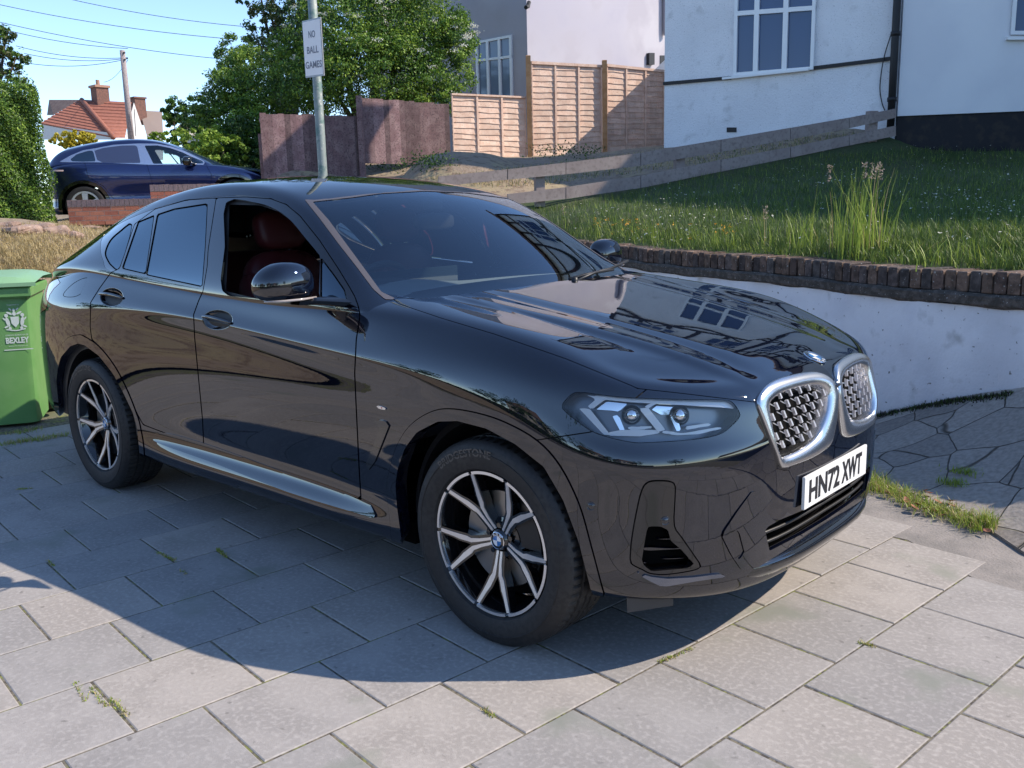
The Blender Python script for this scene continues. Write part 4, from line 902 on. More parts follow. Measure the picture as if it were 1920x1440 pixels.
# terrain heights through surveyed points (thin-plate spline)
TP = [at(u, v, d) for u, v, d in [(1900,290,13.3),(1700,287,13.5),(1678,264,13.6),(1519,294,13.1),(1350,327,12.7),(1200,356,12.4),(980,394,12.1),(900,402,12.0),(1900,384,8.0),(1900,325,11.0),(1600,399,8.5),(1600,342,11.0),(1300,388,10.0),(1100,407,10.5),
     (1246,277,16.1),(1240,279,20.6),(990,298,19.1),(850,296,18.2),(830,348,13.2),(1250,300,14.6),(1050,332,14.2),(750,338,14.5),(680,335,17.2),(495,345,16.4),(300,409,16.0),(110,417,15.9),(480,398,16.4),(0,430,13),(100,425,13),(200,437,10.5),(60,505,7.8),(-60,500,7.8),(-200,420,14),(240,400,20),(600,320,25),(1200,290,26),(-200,400,30),(100,392,45),(900,345,45),(600,352,35),(350,370,35),(2000,290,20)]]
TP += [np.array([x, y, z]) for (x, y), z in zip(WL, WZ)] + [np.array(p) for p in [(-5.6, -3.5, .0), (-5.6, -1.5, .05), (-5.5, .2, .15), (-5.9, 3.0, .4), (4, 3.5, 1.3), (7, 6, 1.9), (-5.6, -6, 0), (-12, -8, 1.0), (-30, -10, 1.4), (-60, 20, 1.5), (0, 60, 2.0), (-30, 60, 1.5), (20, 30, 3.0), (-70, -20, 1.4), (-60, 70, 3)]]
TP = np.array(TP)
def tps(P, z, lam=.02):
    n = len(P); d2 = ((P[:, None] - P[None]) ** 2).sum(2); K = .5 * d2 * np.log(d2 + 1e-9) + lam * np.eye(n); A = np.zeros((n + 3, n + 3)); A[:n, :n] = K; A[:n, n] = 1; A[:n, n + 1:] = P; A[n, :n] = 1; A[n + 1:, :n] = P.T
    w_ = np.linalg.solve(A, np.concatenate([z, [0, 0, 0]]))
    def f(Q):
        Q = np.atleast_2d(Q); d2 = ((Q[:, None] - P[None]) ** 2).sum(2); return (.5 * d2 * np.log(d2 + 1e-9)) @ w_[:n] + w_[n] + Q @ w_[n + 1:]
    return f
hgt = tps(TP[:, :2], TP[:, 2])
bnd = np.array([(-5.55, -14.), (-5.45, -7.), (-5.4, -3.), (-5.4, 0.), (-5.6, 2.5), (-6.2, 4.6), (-6.75, 5.72), (-6.63, 5.72), (-3.48, 4.43), (-2.33, 3.95), (-.94, 3.40), (-.16, 3.02), (.30, 2.84), (.70, 2.68), (1.5, 2.37), (2.8, 1.9), (6, 1.2), (14, 0.)])
bz = [0, 0, 0, 0, .1, .6, 1.10, 1.12, 1.06, 1.02, 1.01, 1.0, 1.0, 1.0, 1.0, 1.02, 1.0, .8]
tl = np.concatenate([[0], np.cumsum(np.linalg.norm(np.diff(bnd, axis=0), axis=1))]); ns = 260; ts = np.linspace(0, tl[-1], ns)
Bx = np.stack([np.interp(ts, tl, bnd[:, 0]), np.interp(ts, tl, bnd[:, 1])], 1); Bz = np.interp(ts, tl, bz)
far = np.array([(-70, -45), (-75, -20), (-75, 0), (-72, 20), (-60, 45), (-45, 60), (-20, 70), (5, 70), (30, 60), (50, 30)]); tf = np.linspace(0, 1, len(far)); tq = ts / tl[-1]
FX = np.stack([np.interp(tq, tf, far[:, 0]), np.interp(tq, tf, far[:, 1])], 1)
nt_ = 150; tt_ = np.linspace(0, 1, nt_) ** 2.4
GV = Bx[:, None] * (1 - tt_[None, :, None]) + FX[:, None] * tt_[None, :, None]; Z = hgt(GV.reshape(-1, 2)).reshape(ns, nt_)
dist = np.linalg.norm(GV - Bx[:, None], axis=2); wgt = np.clip(dist / .8, 0, 1) ** .7; Z = Bz[:, None] * (1 - wgt) + Z * wgt
Z += (np.sin(GV[..., 0] * 3.1 + np.sin(GV[..., 1] * 2.3)) * np.cos(GV[..., 1] * 2.7) * .018 + np.sin(GV[..., 0] * 9.1) * np.sin(GV[..., 1] * 8.3) * .008) * wgt
BV = np.concatenate([GV, Z[..., None]], 2); idx = np.arange(ns * nt_).reshape(ns, nt_); F = np.stack([idx[:-1, :-1], idx[:-1, 1:], idx[1:, 1:], idx[1:, :-1]], -1).reshape(-1, 4)
pc = BV.reshape(-1, 3)[F].mean(1); px = proj(pc); dep = ((pc - CAM) @ RC.T)[:, 2]
rail_lo = np.array([(1950, 215), (1678, 257), (1519, 290), (1200, 352), (980, 386), (860, 405), (700, 420)])[::-1]
rl = np.interp(px[:, 0], rail_lo[:, 0], rail_lo[:, 1]); isg = (px[:, 1] > rl - 11) & (px[:, 0] > 700) & (dep > 0) & (dep < 16)
dry = (~isg)
M_turf = mat('bank_turf', (.035, .06, .016), .95, bump=(40, .6, .02), noise=[(2.5, (.05, .06, .022), .45, .6), (30, (.02, .04, .01), .5, .65)])
M_dry = mat('dry_soil', (.25, .19, .14), .95, bump=[(30, .7, .02), (150, .4, .005)], noise=[(1.6, (.30, .24, .14), .42, .6), (9, (.17, .12, .08), .5, .62), (70, (.30, .24, .17), .55, .7)])
if np.linalg.norm(0) == 0:
    e1 = BV[1, 0] - BV[0, 0]; e2 = BV[0, 5] - BV[0, 0]; FF = F if np.cross(e2, e1)[2] > 0 else F[:, ::-1]
tag(fastmesh('grass_bank', BV.reshape(-1, 3), FF, [M_turf, M_dry], mi=np.where(isg, 0, 1), smooth=True), kind='structure')
def gz(x, y): return float(hgt(np.array([[x, y]]))[0])
T_b = BVHTree.FromPolygons([Vector(v) for v in BV.reshape(-1, 3)], [tuple(map(int, f)) for f in FF])
def ground_at(x, y):
    h = T_b.ray_cast(Vector((x, y, 50)), Vector((0, 0, -1))); return h[0].z if h[0] else 0.
def onterr(u, v):
    r = Vector(ray(u, v)).normalized(); h = T_b.ray_cast(Vector(CAM), r); return np.array(h[0]) if h[0] else None
# ---- the wall itself
M_wwall = mat('painted_white_render', (.86, .86, .87), .85, bump=[(14, .5, .012), (70, .5, .005)], noise=[(2.2, (.76, .76, .79), .42, .65), (6, (.56, .56, .55), .58, .72), (1.1, (.70, .70, .72), .5, .66), (35, (.16, .15, .13), .69, .75, 3)])
M_cap = [mat('weathered_brick_%d' % i, c, .95, bump=(70, .7, .008), noise=[(22, tuple(x * .45 for x in c), .42, .62), (60, (.32, .31, .28), .64, .70)]) for i, c in enumerate([(.13, .085, .065), (.10, .075, .065), (.16, .105, .075), (.085, .07, .062)])]
M_mort = mat('mossy_mortar', (.065, .055, .045), .95, bump=(60, .8, .012), noise=[(25, (.12, .10, .085), .45, .6), (90, (.40, .39, .36), .66, .70)])
WLp = np.array(WL[1:]); WZp = np.array(WZ[1:]); wt = np.concatenate([[0], np.cumsum(np.linalg.norm(np.diff(WLp, axis=0), axis=1))])
WLs = smoothpoly(np.column_stack([WLp, WZp]), 14, False); ws_ = np.concatenate([[0], np.cumsum(np.linalg.norm(np.diff(WLs[:, :2], axis=0), axis=1))])
def wp(s): return np.array([np.interp(s, ws_, WLs[:, i]) for i in range(3)])
def wn(s): d = wp(s + .05) - wp(s - .05); d /= np.linalg.norm(d[:2]); return np.array([d[1], -d[0], 0]), d
[vary(q_, .7, 1.35) for q_ in M_cap]
root = empty('retaining_wall', (-.16, 2.9, 0), 0, 'low white painted retaining wall with a weathered brick-on-edge top', 'wall')
ss = np.linspace(.02, ws_[-1] - .1, 130); rows = []
for s in ss:
    p = wp(s); n, d = wn(s); f = lambda o, z: (p[0] + n[0] * o, p[1] + n[1] * o, z); j = .006 * math.sin(s * 7) + .004 * math.sin(s * 19)
    rows.append([f(-.30, p[2] - .20), f(.03 + j, p[2] - .20), f(.035 + j, p[2] * .5), f(.045 + j, .10), f(.06 + j, -.15), f(-.3, -.15)])
m = MB(); loft(m, rows, False); m.build('rendered_face', M_wwall, root, smooth=False, world=True)
rows = []
for s in ss:
    p = wp(s); n, d = wn(s); f = lambda o, z: (p[0] + n[0] * o, p[1] + n[1] * o, z); j = .008 * math.sin(s * 11) + rng.uniform(-.004, .004)
    rows.append([f(-.2, p[2] - .125), f(.045 + j, p[2] - .125 + j * .5), f(.062 + j, p[2] - .14), f(.06 + j, p[2] - .185), f(.04 + j, p[2] - .20 + j), f(-.2, p[2] - .2)])
m = MB(); loft(m, rows, False); m.build('tile_creasing', M_mort, root, world=True)
m = MB(); s = .06; 
while s < ws_[-1] - .15:
    wd = rng.uniform(.062, .072); p = wp(s); n, d = wn(s); m.cur = int(rng.integers(4)); h = .118 + rng.uniform(-.008, .006); o = rng.uniform(-.008, .008)
    T = lambda q: p * [1, 1, 0] + d * [1, 1, 0] * q[0] + n * q[1] + np.array([0, 0, p[2] + q[2] + d[2] * q[0]])
    m.box(0, wd, -.19, .035 + o, -.125, -.125 + h, T, bev=.006); s += wd + .012
m.build('brick_coping', M_cap, root, world=True)
rows = []
for s in ss:
    p = wp(s); n, d = wn(s); f = lambda o, z: (p[0] + n[0] * o, p[1] + n[1] * o, z); rows.append([f(-.18, p[2] - .13), f(-.18, p[2] - .018), f(.018, p[2] - .018), f(.018, p[2] - .13)])
m = MB(); loft(m, rows, False); m.build('coping_mortar', M_mort, root, world=True)
# ------------------------------------------------------------------ plane helpers for buildings
def vplane(A, Bp):
    A = np.array(A[:2]); Bp = np.array(Bp[:2]); d = (Bp - A) / np.linalg.norm(Bp - A); n = np.array([d[1], -d[0]])
    if n @ (CAM[:2] - A) < 0: n = -n
    def W(u, v, o=0.):
        r = ray(u, v); s = ((A + n * o - CAM[:2]) @ n) / (r[:2] @ n); return CAM + s * r
    W.n = np.array([n[0], n[1], 0]); W.d = np.array([d[0], d[1], 0]); W.A = A; return W
def slab(mb, quad, n, t):
    """a solid from a quad (4 world points) thickened towards the viewer by t"""
    q = [np.array(p) for p in quad]; b = [p + n * t for p in q]; mb.add(q + b, [(0, 1, 2, 3), (7, 6, 5, 4), (0, 4, 5, 1), (1, 5, 6, 2), (2, 6, 7, 3), (3, 7, 4, 0)]); return mb
def wquad(W, u0, v0, u1, v1, o=0.):
    """upright rectangle on the plane: left/right edges at u0,u1 (taken at mid height), top at v0, bottom v1"""
    a = W(u0, v1, o); b = W(u1, v1, o); c = W(u1, v0, o); d = W(u0, v0, o); c = np.array([b[0], b[1], c[2]]); d = np.array([a[0], a[1], d[2]]); return [a, b, c, d]
# ------------------------------------------------------------------ foliage helpers
def leafmat(name, c, c2):
    m = bpy.data.materials.new(name); m.use_nodes = True; n = m.node_tree.nodes; l = m.node_tree.links; b = n['Principled BSDF']; o = n['Material Output']
    gi = n.new('ShaderNodeNewGeometry'); mx = n.new('ShaderNodeMix'); mx.data_type = 'RGBA'; mx.inputs[6].default_value = (*c, 1); mx.inputs[7].default_value = (*c2, 1); l.new(gi.outputs['Random Per Island'], mx.inputs[0]); l.new(mx.outputs[2], b.inputs['Base Color'])
    b.inputs['Roughness'].default_value = .45; b.inputs['Specular IOR Level'].default_value = .35
    t = n.new('ShaderNodeBsdfTranslucent'); l.new(mx.outputs[2], t.inputs[0]); x = n.new('ShaderNodeMixShader'); x.inputs[0].default_value = .32; l.new(b.outputs[0], x.inputs[1]); l.new(t.outputs[0], x.inputs[2]); l.new(x.outputs[0], o.inputs[0]); return m
L_mid = leafmat('leaf_mid_green', (.07, .145, .02), (.13, .24, .035)); L_dark = leafmat('leaf_dark_green', (.028, .068, .018), (.055, .115, .028)); L_lime = leafmat('leaf_lime', (.19, .31, .04), (.30, .42, .06))
L_olive = leafmat('leaf_olive', (.08, .095, .03), (.13, .14, .055)); L_yel = leafmat('leaf_golden', (.42, .38, .03), (.55, .46, .05)); L_flow = leafmat('blossom_white', (.6, .6, .5), (.75, .75, .65))
M_bark = mat('bark', (.09, .07, .055), .95, bump=(30, .8, .02), noise=(12, (.04, .032, .025), .4, .6))
def leaves(P, Nn, size, asp=.55, bend=.25, jit=.9):
    """one folded leaf (two triangles sharing the midrib) at each point"""
    n = len(P); d = Nn + rng.normal(0, jit, (n, 3)); d /= np.linalg.norm(d, axis=1)[:, None]; a = rng.normal(0, 1, (n, 3)); t = np.cross(d, a); t /= np.linalg.norm(t, axis=1)[:, None]; b = np.cross(d, t)
    s = size * rng.uniform(.6, 1.3, (n, 1)); A = P - t * s * .5; B = P + t * s * .5; C1 = P + b * s * asp * .5 + d * s * bend * .5; C2 = P - b * s * asp * .5 + d * s * bend * .5
    V = np.stack([A, C1, B, C2], 1).reshape(-1, 3); k = np.arange(n)[:, None] * 4; F = np.concatenate([k + [[0, 1, 2]], k + [[0, 2, 3]]], 1).reshape(-1, 3); return V, F
def blob_pts(blobs, n, sub=.28, fill=.25, clump=60):
    """points in leafy clumps spread over the outside of ellipsoids [(c, r3)]"""
    w_ = np.array([np.prod(r) ** (2 / 3) for c, r in blobs]); w_ /= w_.sum(); P = []; Nn = []
    for (c, r), f in zip(blobs, w_):
        m = max(3, int(n * f / clump)); q = rng.normal(0, 1, (m, 3)); q /= np.linalg.norm(q, axis=1)[:, None]; rad = np.where(rng.random(m) < fill, rng.uniform(.3, .8, m), rng.uniform(.80, 1.08, m))[:, None]
        cc = np.array(c) + q * rad * np.array(r); sr = sub * rng.uniform(.5, 1.3, (m, 1)) * min(r)
        k = clump; off_ = rng.normal(0, 1, (m, k, 3)); off_ /= np.linalg.norm(off_, axis=2)[..., None]; off_ *= rng.random((m, k, 1)) ** .45
        P.append((cc[:, None] + off_ * sr[:, None] * np.array([1, 1, .75])).reshape(-1, 3)); Nn.append((off_ * .7 + q[:, None] * .5 + np.array([0, 0, .35])).reshape(-1, 3))
    return np.concatenate(P), np.concatenate(Nn)
def foliage(name, root, blobs, n, size, mats, sub=.28, fill=.25, clump=60, asp=.55, blossom=0):
    P, Nn = blob_pts(blobs, n, sub, fill, clump); V, F = leaves(P, Nn, size, asp); nm = len(P) // clump
    mi = np.repeat(rng.integers(0, len(mats), nm + 1), clump)[:len(P)]; mi = np.where(rng.random(len(P)) < .25, rng.integers(0, len(mats), len(P)), mi); mats = list(mats)
    V = V - np.array(root.location); o = fastmesh(name, V, F, mats, root, mi=np.repeat(mi, 2))
    if blossom:
        Q = []; NQ = []
        for (c, r) in blobs:
            for _ in range(max(1, int(blossom * np.prod(r) ** (2 / 3)))):
                q = rng.normal(0, 1, 3); q /= np.linalg.norm(q); q[2] = abs(q[2]) * .8; cc = np.array(c) + q * np.array(r) * 1.06
                off_ = rng.normal(0, 1, (34, 3)) * np.array([.055, .055, .02]); Q.append(cc + off_); NQ.append(np.tile([0, 0, 1.], (34, 1)) + (CAM - cc) / np.linalg.norm(CAM - cc))
        V, F = leaves(np.concatenate(Q), np.concatenate(NQ), .035, .9); fastmesh('blossom', V - np.array(root.location), F, [L_flow], root)
    return o
def trunk(root, base, tips, r0):
    m = MB(); base = np.array(base, float)
    for i, t in enumerate(tips):
        t = np.array(t, float); k = np.linspace(0, 1, 7)[:, None]; mid = (base + t) / 2 + rng.normal(0, .12, 3) * np.linalg.norm(t - base) * .4; P = base * (1 - k) ** 2 + 2 * mid * k * (1 - k) + t * k ** 2; m.tube(P, np.linspace(r0 * (1 if i == 0 else .7), r0 * .15, 7), 7)
    m.build('trunk', M_bark, root, smooth=True, world=True)
def bl(u, v, d, ru, rv, dd=None):
    """ellipsoid clump centred behind pixel (u,v) at depth d with pixel radii"""
    s = d / FOC; return (at(u, v, d), (ru * s * 1.0, (dd if dd else ru * s), rv * s))
# ------------------------------------------------------------------ trees and shrubs
def tree(name, label, cat, base, blobs, n, size, mats, group=None, r0=.12, **kw):
    b = np.array(base, float); root = empty(name, b, 0, label, cat, group); trunk(root, b, [np.array(c) for c, r in blobs][:7], r0)
    foliage('crown', root, blobs, n, size, mats, **kw); return root
def gb(u, v, d): 
    p = at(u, v, d); p[2] = ground_at(p[0], p[1]); return p
tree('elder_tree', 'big bushy elder with cream flower heads overhanging the dark plank fence', 'tree', gb(700, 300, 20.5),
     [bl(640, 60, 20.3, 95, 85), bl(760, 40, 20.6, 95, 95), bl(830, 110, 20.4, 58, 80), bl(700, 135, 20.0, 110, 75), bl(610, 150, 20.0, 70, 65), bl(800, 175, 20.0, 60, 45), bl(720, -40, 21, 110, 70), bl(560, 130, 20.6, 60, 75), bl(850, 190, 19.4, 22, 26), bl(850, 70, 20.6, 40, 50)],
     85000, .068, [L_mid, L_mid, L_dark, L_lime], r0=.15, blossom=14, sub=.34)
tree('conifer_tree', 'tall dark feathery tree rising behind the leafy bushes and signpost', 'tree', gb(540, 330, 27), [bl(510, 35, 27, 55, 45), bl(560, 10, 27, 60, 60), bl(490, 0, 27.5, 40, 30), bl(600, 40, 27, 50, 60), bl(540, 90, 27, 60, 60), bl(500, 90, 27, 45, 50), bl(560, -60, 27, 50, 60)], 15000, .10, [L_olive, L_dark], r0=.2, sub=.24, fill=.4)
tree('bushy_tree', 'rounded mid-green tree left of the signpost, above the blue car bonnet', 'tree', gb(450, 330, 22.5), [bl(470, 150, 22.5, 62, 55), bl(440, 195, 22, 68, 60), bl(500, 200, 21.5, 55, 60), bl(410, 215, 22, 45, 45), bl(450, 105, 23, 42, 40), bl(480, 255, 21, 60, 45), bl(425, 265, 21, 55, 40)], 36000, .07, [L_mid, L_dark, L_lime, L_mid], sub=.30)
tree('small_tree', 'low rounded tree beside the far beige roof', 'tree', gb(345, 300, 30), [bl(345, 208, 30, 38, 26), bl(372, 215, 29, 34, 30), bl(325, 225, 30, 24, 24), bl(390, 240, 28, 30, 30)], 9000, .10, [L_mid, L_dark], r0=.08)
tree('flowering_shrub', 'yellow-green leafy shrub directly behind the roof and bonnet of the blue car', 'shrub', gb(385, 330, 19.6), [bl(340, 268, 19.8, 40, 22), bl(385, 272, 19.5, 42, 30), bl(420, 285, 19.4, 40, 30), bl(300, 262, 20, 30, 12)], 9000, .07, [L_lime, L_mid, L_lime], r0=.04)
tree('dark_laurel', 'dark shaded laurel bush between the blue car bonnet and the plank fence', 'shrub', gb(460, 335, 19.8), [bl(455, 270, 20, 45, 45), bl(480, 300, 19.6, 28, 40), bl(440, 310, 19.8, 50, 30)], 9000, .085, [L_dark, L_dark, L_mid], r0=.05)
tree('golden_bush', 'clipped golden yellow bush above the tail of the blue car', 'shrub', gb(140, 300, 25), [bl(125, 262, 25, 26, 14), bl(150, 262, 25, 28, 15), bl(170, 266, 25, 16, 10)], 7000, .06, [L_yel], r0=.04, asp=.8)
tree('ash_tree', 'sparse tree at the left edge standing behind the clipped hedge', 'tree', gb(-60, 300, 19), [bl(12, 62, 19, 18, 14), bl(30, 108, 19, 26, 10), bl(10, 130, 19, 30, 12), bl(38, 152, 19, 22, 10), bl(-30, 80, 19, 40, 40), bl(0, 95, 19, 20, 12)], 3800, .10, [L_olive, L_mid, L_dark], r0=.10, asp=.35, sub=.6, clump=30)
# clipped hedge on the left
def hedge():
    c0 = at(90, 300, 14.6); c1 = at(-260, 300, 13.0); base = gb(40, 390, 14); root = empty('clipped_hedge', base, 0, 'tall clipped dark green hedge at the left edge of the picture', 'hedge')
    d = (c1 - c0)[:2]; L = np.linalg.norm(d); d /= L; n = np.array([-d[1], d[0]]); n = n if n @ (CAM[:2] - c0[:2]) > 0 else -n
    z0 = at(60, 402, 14.3)[2] - .15; z1 = at(70, 160, 14.4)[2]; W = 1.6
    P = []; Nn = []
    def face(k, f, nn): 
        a, b = rng.random(k), rng.random(k); Q = np.array([f(x, y) for x, y in zip(a, b)]); P.append(Q); Nn.append(np.tile(nn, (k, 1)))
    bump_ = lambda a, z: .07 * math.sin(a * 5 + z * 3) + .05 * math.sin(a * 11 - z * 7)
    f3 = lambda s, o, z: np.array([c0[0] + d[0] * s + n[0] * o, c0[1] + d[1] * s + n[1] * o, z])
    rr = lambda x: abs(rng.normal(0, .06))
    face(38000, lambda a, b: f3(a * L, -rr(0) + bump_(a * L, b * 2) + (-.10 * max(0, (b - .92) / .08) ** 2), z0 + b * (z1 - z0)), np.array([n[0], n[1], .3]))
    face(9000, lambda a, b: f3(rr(0) - bump_(a, b * 2) + .10 * max(0, (b - .92) / .08) ** 2, -a * W, z0 + b * (z1 - z0)), np.array([-d[0], -d[1], .3]))
    face(6000, lambda a, b: f3(a * L, -b * W, z1 - rr(0) + bump_(a * 2, b) * .8 + rng.random() ** 6 * .2), np.array([0, 0, 1.]))
    P = np.concatenate(P); V, F = leaves(P, np.concatenate(Nn), .042, .6, .25, .7); mi = (rng.random(len(P)) ** 2 * 3).astype(int)
    fastmesh('foliage', V - base, F, [L_mid, L_dark, L_lime], root, mi=np.repeat(mi, 2))
    m = MB(); a = [f3(.16, -.14, z0), f3(L, -.14, z0), f3(L, -W, z0), f3(.16, -W, z0)]; b = [f3(.16, -.2, z1 - .15), f3(L, -.2, z1 - .15), f3(L, -W, z1 - .15), f3(.16, -W, z1 - .15)]; m.add(a + b, [(3, 2, 1, 0), (4, 5, 6, 7), (0, 1, 5, 4), (1, 2, 6, 5), (2, 3, 7, 6), (3, 0, 4, 7)]); m.build('light_block_core', mat('hedge_light_block', (.012, .018, .008), 1), root, world=True)  # dark box added inside the hedge to block light, not modelled branches
hedge()
# ------------------------------------------------------------------ fences
M_dkf = mat('brown_stained_plank', (.17, .10, .10), .85, bump=[(40, .5, .004)], noise=[(6, (.23, .15, .145), .42, .6), (35, (.10, .06, .06), .5, .66)])
M_lap = mat('orange_lap_board', (.62, .43, .33), .8, bump=[(60, .3, .003)], noise=[(7, (.70, .52, .41), .42, .62), (40, (.46, .27, .17), .58, .7)])
M_pst = mat('orange_fence_post', (.36, .19, .08), .8, bump=(50, .4, .004), noise=(10, (.44, .25, .12), .42, .6))
vary(M_dkf, .5, 1.45); vary(M_lap, .85, 1.12)
def plank_panel(label, TL, TR, BL, BR, d0, d1, group):
    A = at(*BL, d0); B_ = at(*BR, d1); W = vplane(A, B_); zt0 = W(*TL)[2]; zt1 = W(*TR)[2]; root = empty('plank_fence', (*A[:2], A[2]), 0, label, 'fence', group)
    L = np.linalg.norm((B_ - A)[:2]); n = max(1, int(L / .105)); m = MB()
    for i in range(n):
        f0, f1 = i / n, (i + .985) / n; p = A + (B_ - A) * f0; q = A + (B_ - A) * f1; zt = zt0 + (zt1 - zt0) * f0 + rng.uniform(-.012, .012); o = W.n * (rng.uniform(0, .006) + .002)
        slab(m, [p + o, q + o + W.n * .008, np.array([q[0], q[1], zt]) + o + W.n * .008, np.array([p[0], p[1], zt]) + o], W.n, .014)
    m.build('feather_boards', M_dkf, root, world=True)
    m = MB()
    for f in (.12, .5, .88): slab(m, [A - W.n * .06 + (0, 0, (zt0 - A[2]) * f), B_ - W.n * .06 + (0, 0, (zt1 - B_[2]) * f), B_ - W.n * .06 + (0, 0, (zt1 - B_[2]) * f + .07), A - W.n * .06 + (0, 0, (zt0 - A[2]) * f + .07)], W.n, .05)
    m.build('arris_rail', M_dkf, root, world=True); return W
g1 = 'dark plank fence panels under the elder'
plank_panel('dark brown upright-plank fence panel behind the signpost', (496, 213), (678, 218), (496, 345), (680, 345), 16.4, 17.2, g1)
plank_panel('taller dark brown plank fence panel with tree shadow, next to the pale lap panel', (686, 184), (845, 196), (684, 306), (845, 311), 17.22, 18.2, g1)
def post(label, u, v0, v1, d, w_, m_, group=None, name='fence_post', cat='post'):
    b = at(u, v1, d); t = at(u, v0, d)[2]; root = MB(); root.box(-w_ / 2, w_ / 2, -w_ / 2, w_ / 2, -.2, t - b[2], bev=.008); o = root.build(name, m_); o.location = b; o.rotation_euler[2] = .72; return tag(o, label, cat, group)
post('weathered brown post between the two dark plank fence panels', 681, 183, 335, 17.15, .10, M_dkf, None)
plank_panel('narrow offcut of dark plank fencing at the far left end beside the laurel', (491, 250), (497, 250), (491, 345), (497, 345), 16.5, 16.5, None)
def lap_panel(label, TL, TR, BL, BR, d0, d1, nb, group):
    A = at(*BL, d0); B_ = at(*BR, d1); W = vplane(A, B_); zt0 = W(*TL)[2]; zt1 = W(*TR)[2]; root = empty('lap_fence_panel', A, 0, label, 'fence', group)
    X = lambda f, h, o=0: np.array([*(A + (B_ - A) * f)[:2], (A[2] + (zt0 - A[2]) * h) * (1 - f) + (B_[2] + (zt1 - B_[2]) * h) * f]) + W.n * o
    m = MB(); K = 8
    for i in range(nb):
        h0, h1 = i / nb, (i + 1.12) / nb; wob = rng.normal(0, .006, K + 1)
        for k in range(K):
            f0, f1 = k / K, (k + 1) / K; a = X(f0, h0, .016) + (0, 0, wob[k]); b = X(f1, h0, .016) + (0, 0, wob[k + 1]); c = X(f1, min(h1, 1), .0); d = X(f0, min(h1, 1), .0); slab(m, [a, b, c, d], W.n, .007)
    m.build('lap_boards', M_lap, root, world=True); m = MB()
    for f in (.0, .333, .667, 1.0): fa = max(0, f - .012); fb = min(1, f + .012); slab(m, [X(fa, 0, .025), X(fb, 0, .025), X(fb, 1, .025), X(fa, 1, .025)], W.n, .02)
    m.build('batten', M_lap, root, world=True); m = MB(); slab(m, [X(0, .985, .0), X(1, .985, .0), X(1, 1.015, .0), X(0, 1.015, .0)], W.n, .055); m.build('capping', M_lap, root, world=True)
    m = MB(); slab(m, [X(0, -.12, .0), X(1, -.12, .0), X(1, -.01, .0), X(0, -.01, .0)], W.n, .03); m.build('gravel_board', mat('gravel_board', (.13, .085, .05), .9), root, world=True)
g2 = 'pale orange lap fence panels'
lap_panel('short pale lap fence panel left of the tall orange post', (849, 177), (988, 183), (849, 291), (986, 296), 18.22, 19.1, 11, g2)
lap_panel('tall pale lap fence panel between the two orange posts, half sunlit', (1000, 118), (1131, 125), (998, 293), (1127, 286), 19.2, 19.9, 16, g2)
lap_panel('lap fence panel mostly in the white house shadow, next to that house', (1141, 123), (1246, 134), (1137, 285), (1243, 279), 19.95, 20.6, 15, g2)
post('tall orange timber post where the lap fence steps up', 994, 110, 300, 19.05, .10, M_pst, 'orange fence posts')
post('orange timber post between the two tall lap panels', 1134, 118, 288, 19.85, .10, M_pst, 'orange fence posts')
# two sloping board rails up the bank
M_rail = mat('grey_weathered_board', (.27, .22, .205), .85, bump=[(50, .4, .004)], noise=[(5, (.31, .26, .24), .42, .6), (22, (.21, .17, .155), .5, .7)])
root = empty('board_rail_fence', gb(1250, 330, 12.9), 0, 'long low two-board rail fence climbing the bank to the downpipe', 'fence')
W = vplane(at(980, 386, 12.0), at(1678, 255, 13.6))
for pts in ([(821,331,349.5),(951,317.5,337),(1060,305,327),(1200,287,311),(1350,262,285),(1480,240,261.5),(1590,221,241),(1678,204,221)], [(951,364,384),(1060,351,373),(1200,330,352.5),(1350,300,322),(1480,276,296),(1590,254,273),(1678,236,255)]):
    m = MB()
    for i in range(len(pts) - 1):
        (u0, a0, b0), (u1, a1, b1) = pts[i], pts[i + 1]; o = .004 * (i % 2)
        q = [W(u0, b0, o), W(u1 - 1.2, b1, o), W(u1 - 1.2, a1, o), W(u0, a0, o)]; slab(m, q, W.n, .035)
    m.build('rail_board', M_rail, root, world=True)
for u, a, b in ((1628, 209, 278), (1270, 278, 345), (1010, 312, 388)):
    m = MB(); q = wquad(W, u - 8, a, u + 8, b, -.11); slab(m, q, W.n, .09); m.build('rail_post', M_rail, root, world=True)
# ------------------------------------------------------------------ lamp post with sign
M_post = mat('galvanised_painted_post', (.22, .26, .25), .6, .2, bump=(30, .3, .003), noise=[(9, (.10, .17, .16), .5, .62), (26, (.42, .42, .40), .60, .70)])
b = at(607, 350, 10.2); b[2] = ground_at(b[0], b[1]); root = empty('sign_post', b, 0, 'tall weathered grey-green metal post carrying the white sign', 'post')
m = MB(); m.tube([b - (0, 0, .2), b + (0, 0, 1.0), b + (0, 0, 5.2)], [.052, .050, .048], 20); m.build('shaft', M_post, root, smooth=True, world=True)
A = at(573, 146, 9.62); B_ = at(607.3, 141.7, 9.42); W = vplane(A, B_)
srt = empty('street_sign', (A + B_) / 2, 0, 'white upright sign on the post reading NO BALL GAMES', 'sign')
qt = [A, B_, np.array([*B_[:2], W(607.3, 30)[2]]), np.array([*A[:2], W(573, 38)[2]])]
m = MB(); slab(m, [q - W.n * .012 for q in qt], W.n, .012); M_sign = mat('white_sign_face', (.72, .71, .73), .4); M_signb = mat('sign_grey_print', (.16, .17, .22), .5)
m.build('sign_plate', mat('sign_grey_edge', (.28, .29, .31), .4, .4), srt, world=True)
c = sum(qt) / 4; U = qt[1] - qt[0]; Vv = qt[3] - qt[0]; m = MB(); m.add([c + (q - c) * .945 + W.n * .002 for q in qt], [(0, 1, 2, 3)]); m.build('sign_face', M_sign, srt, world=True)
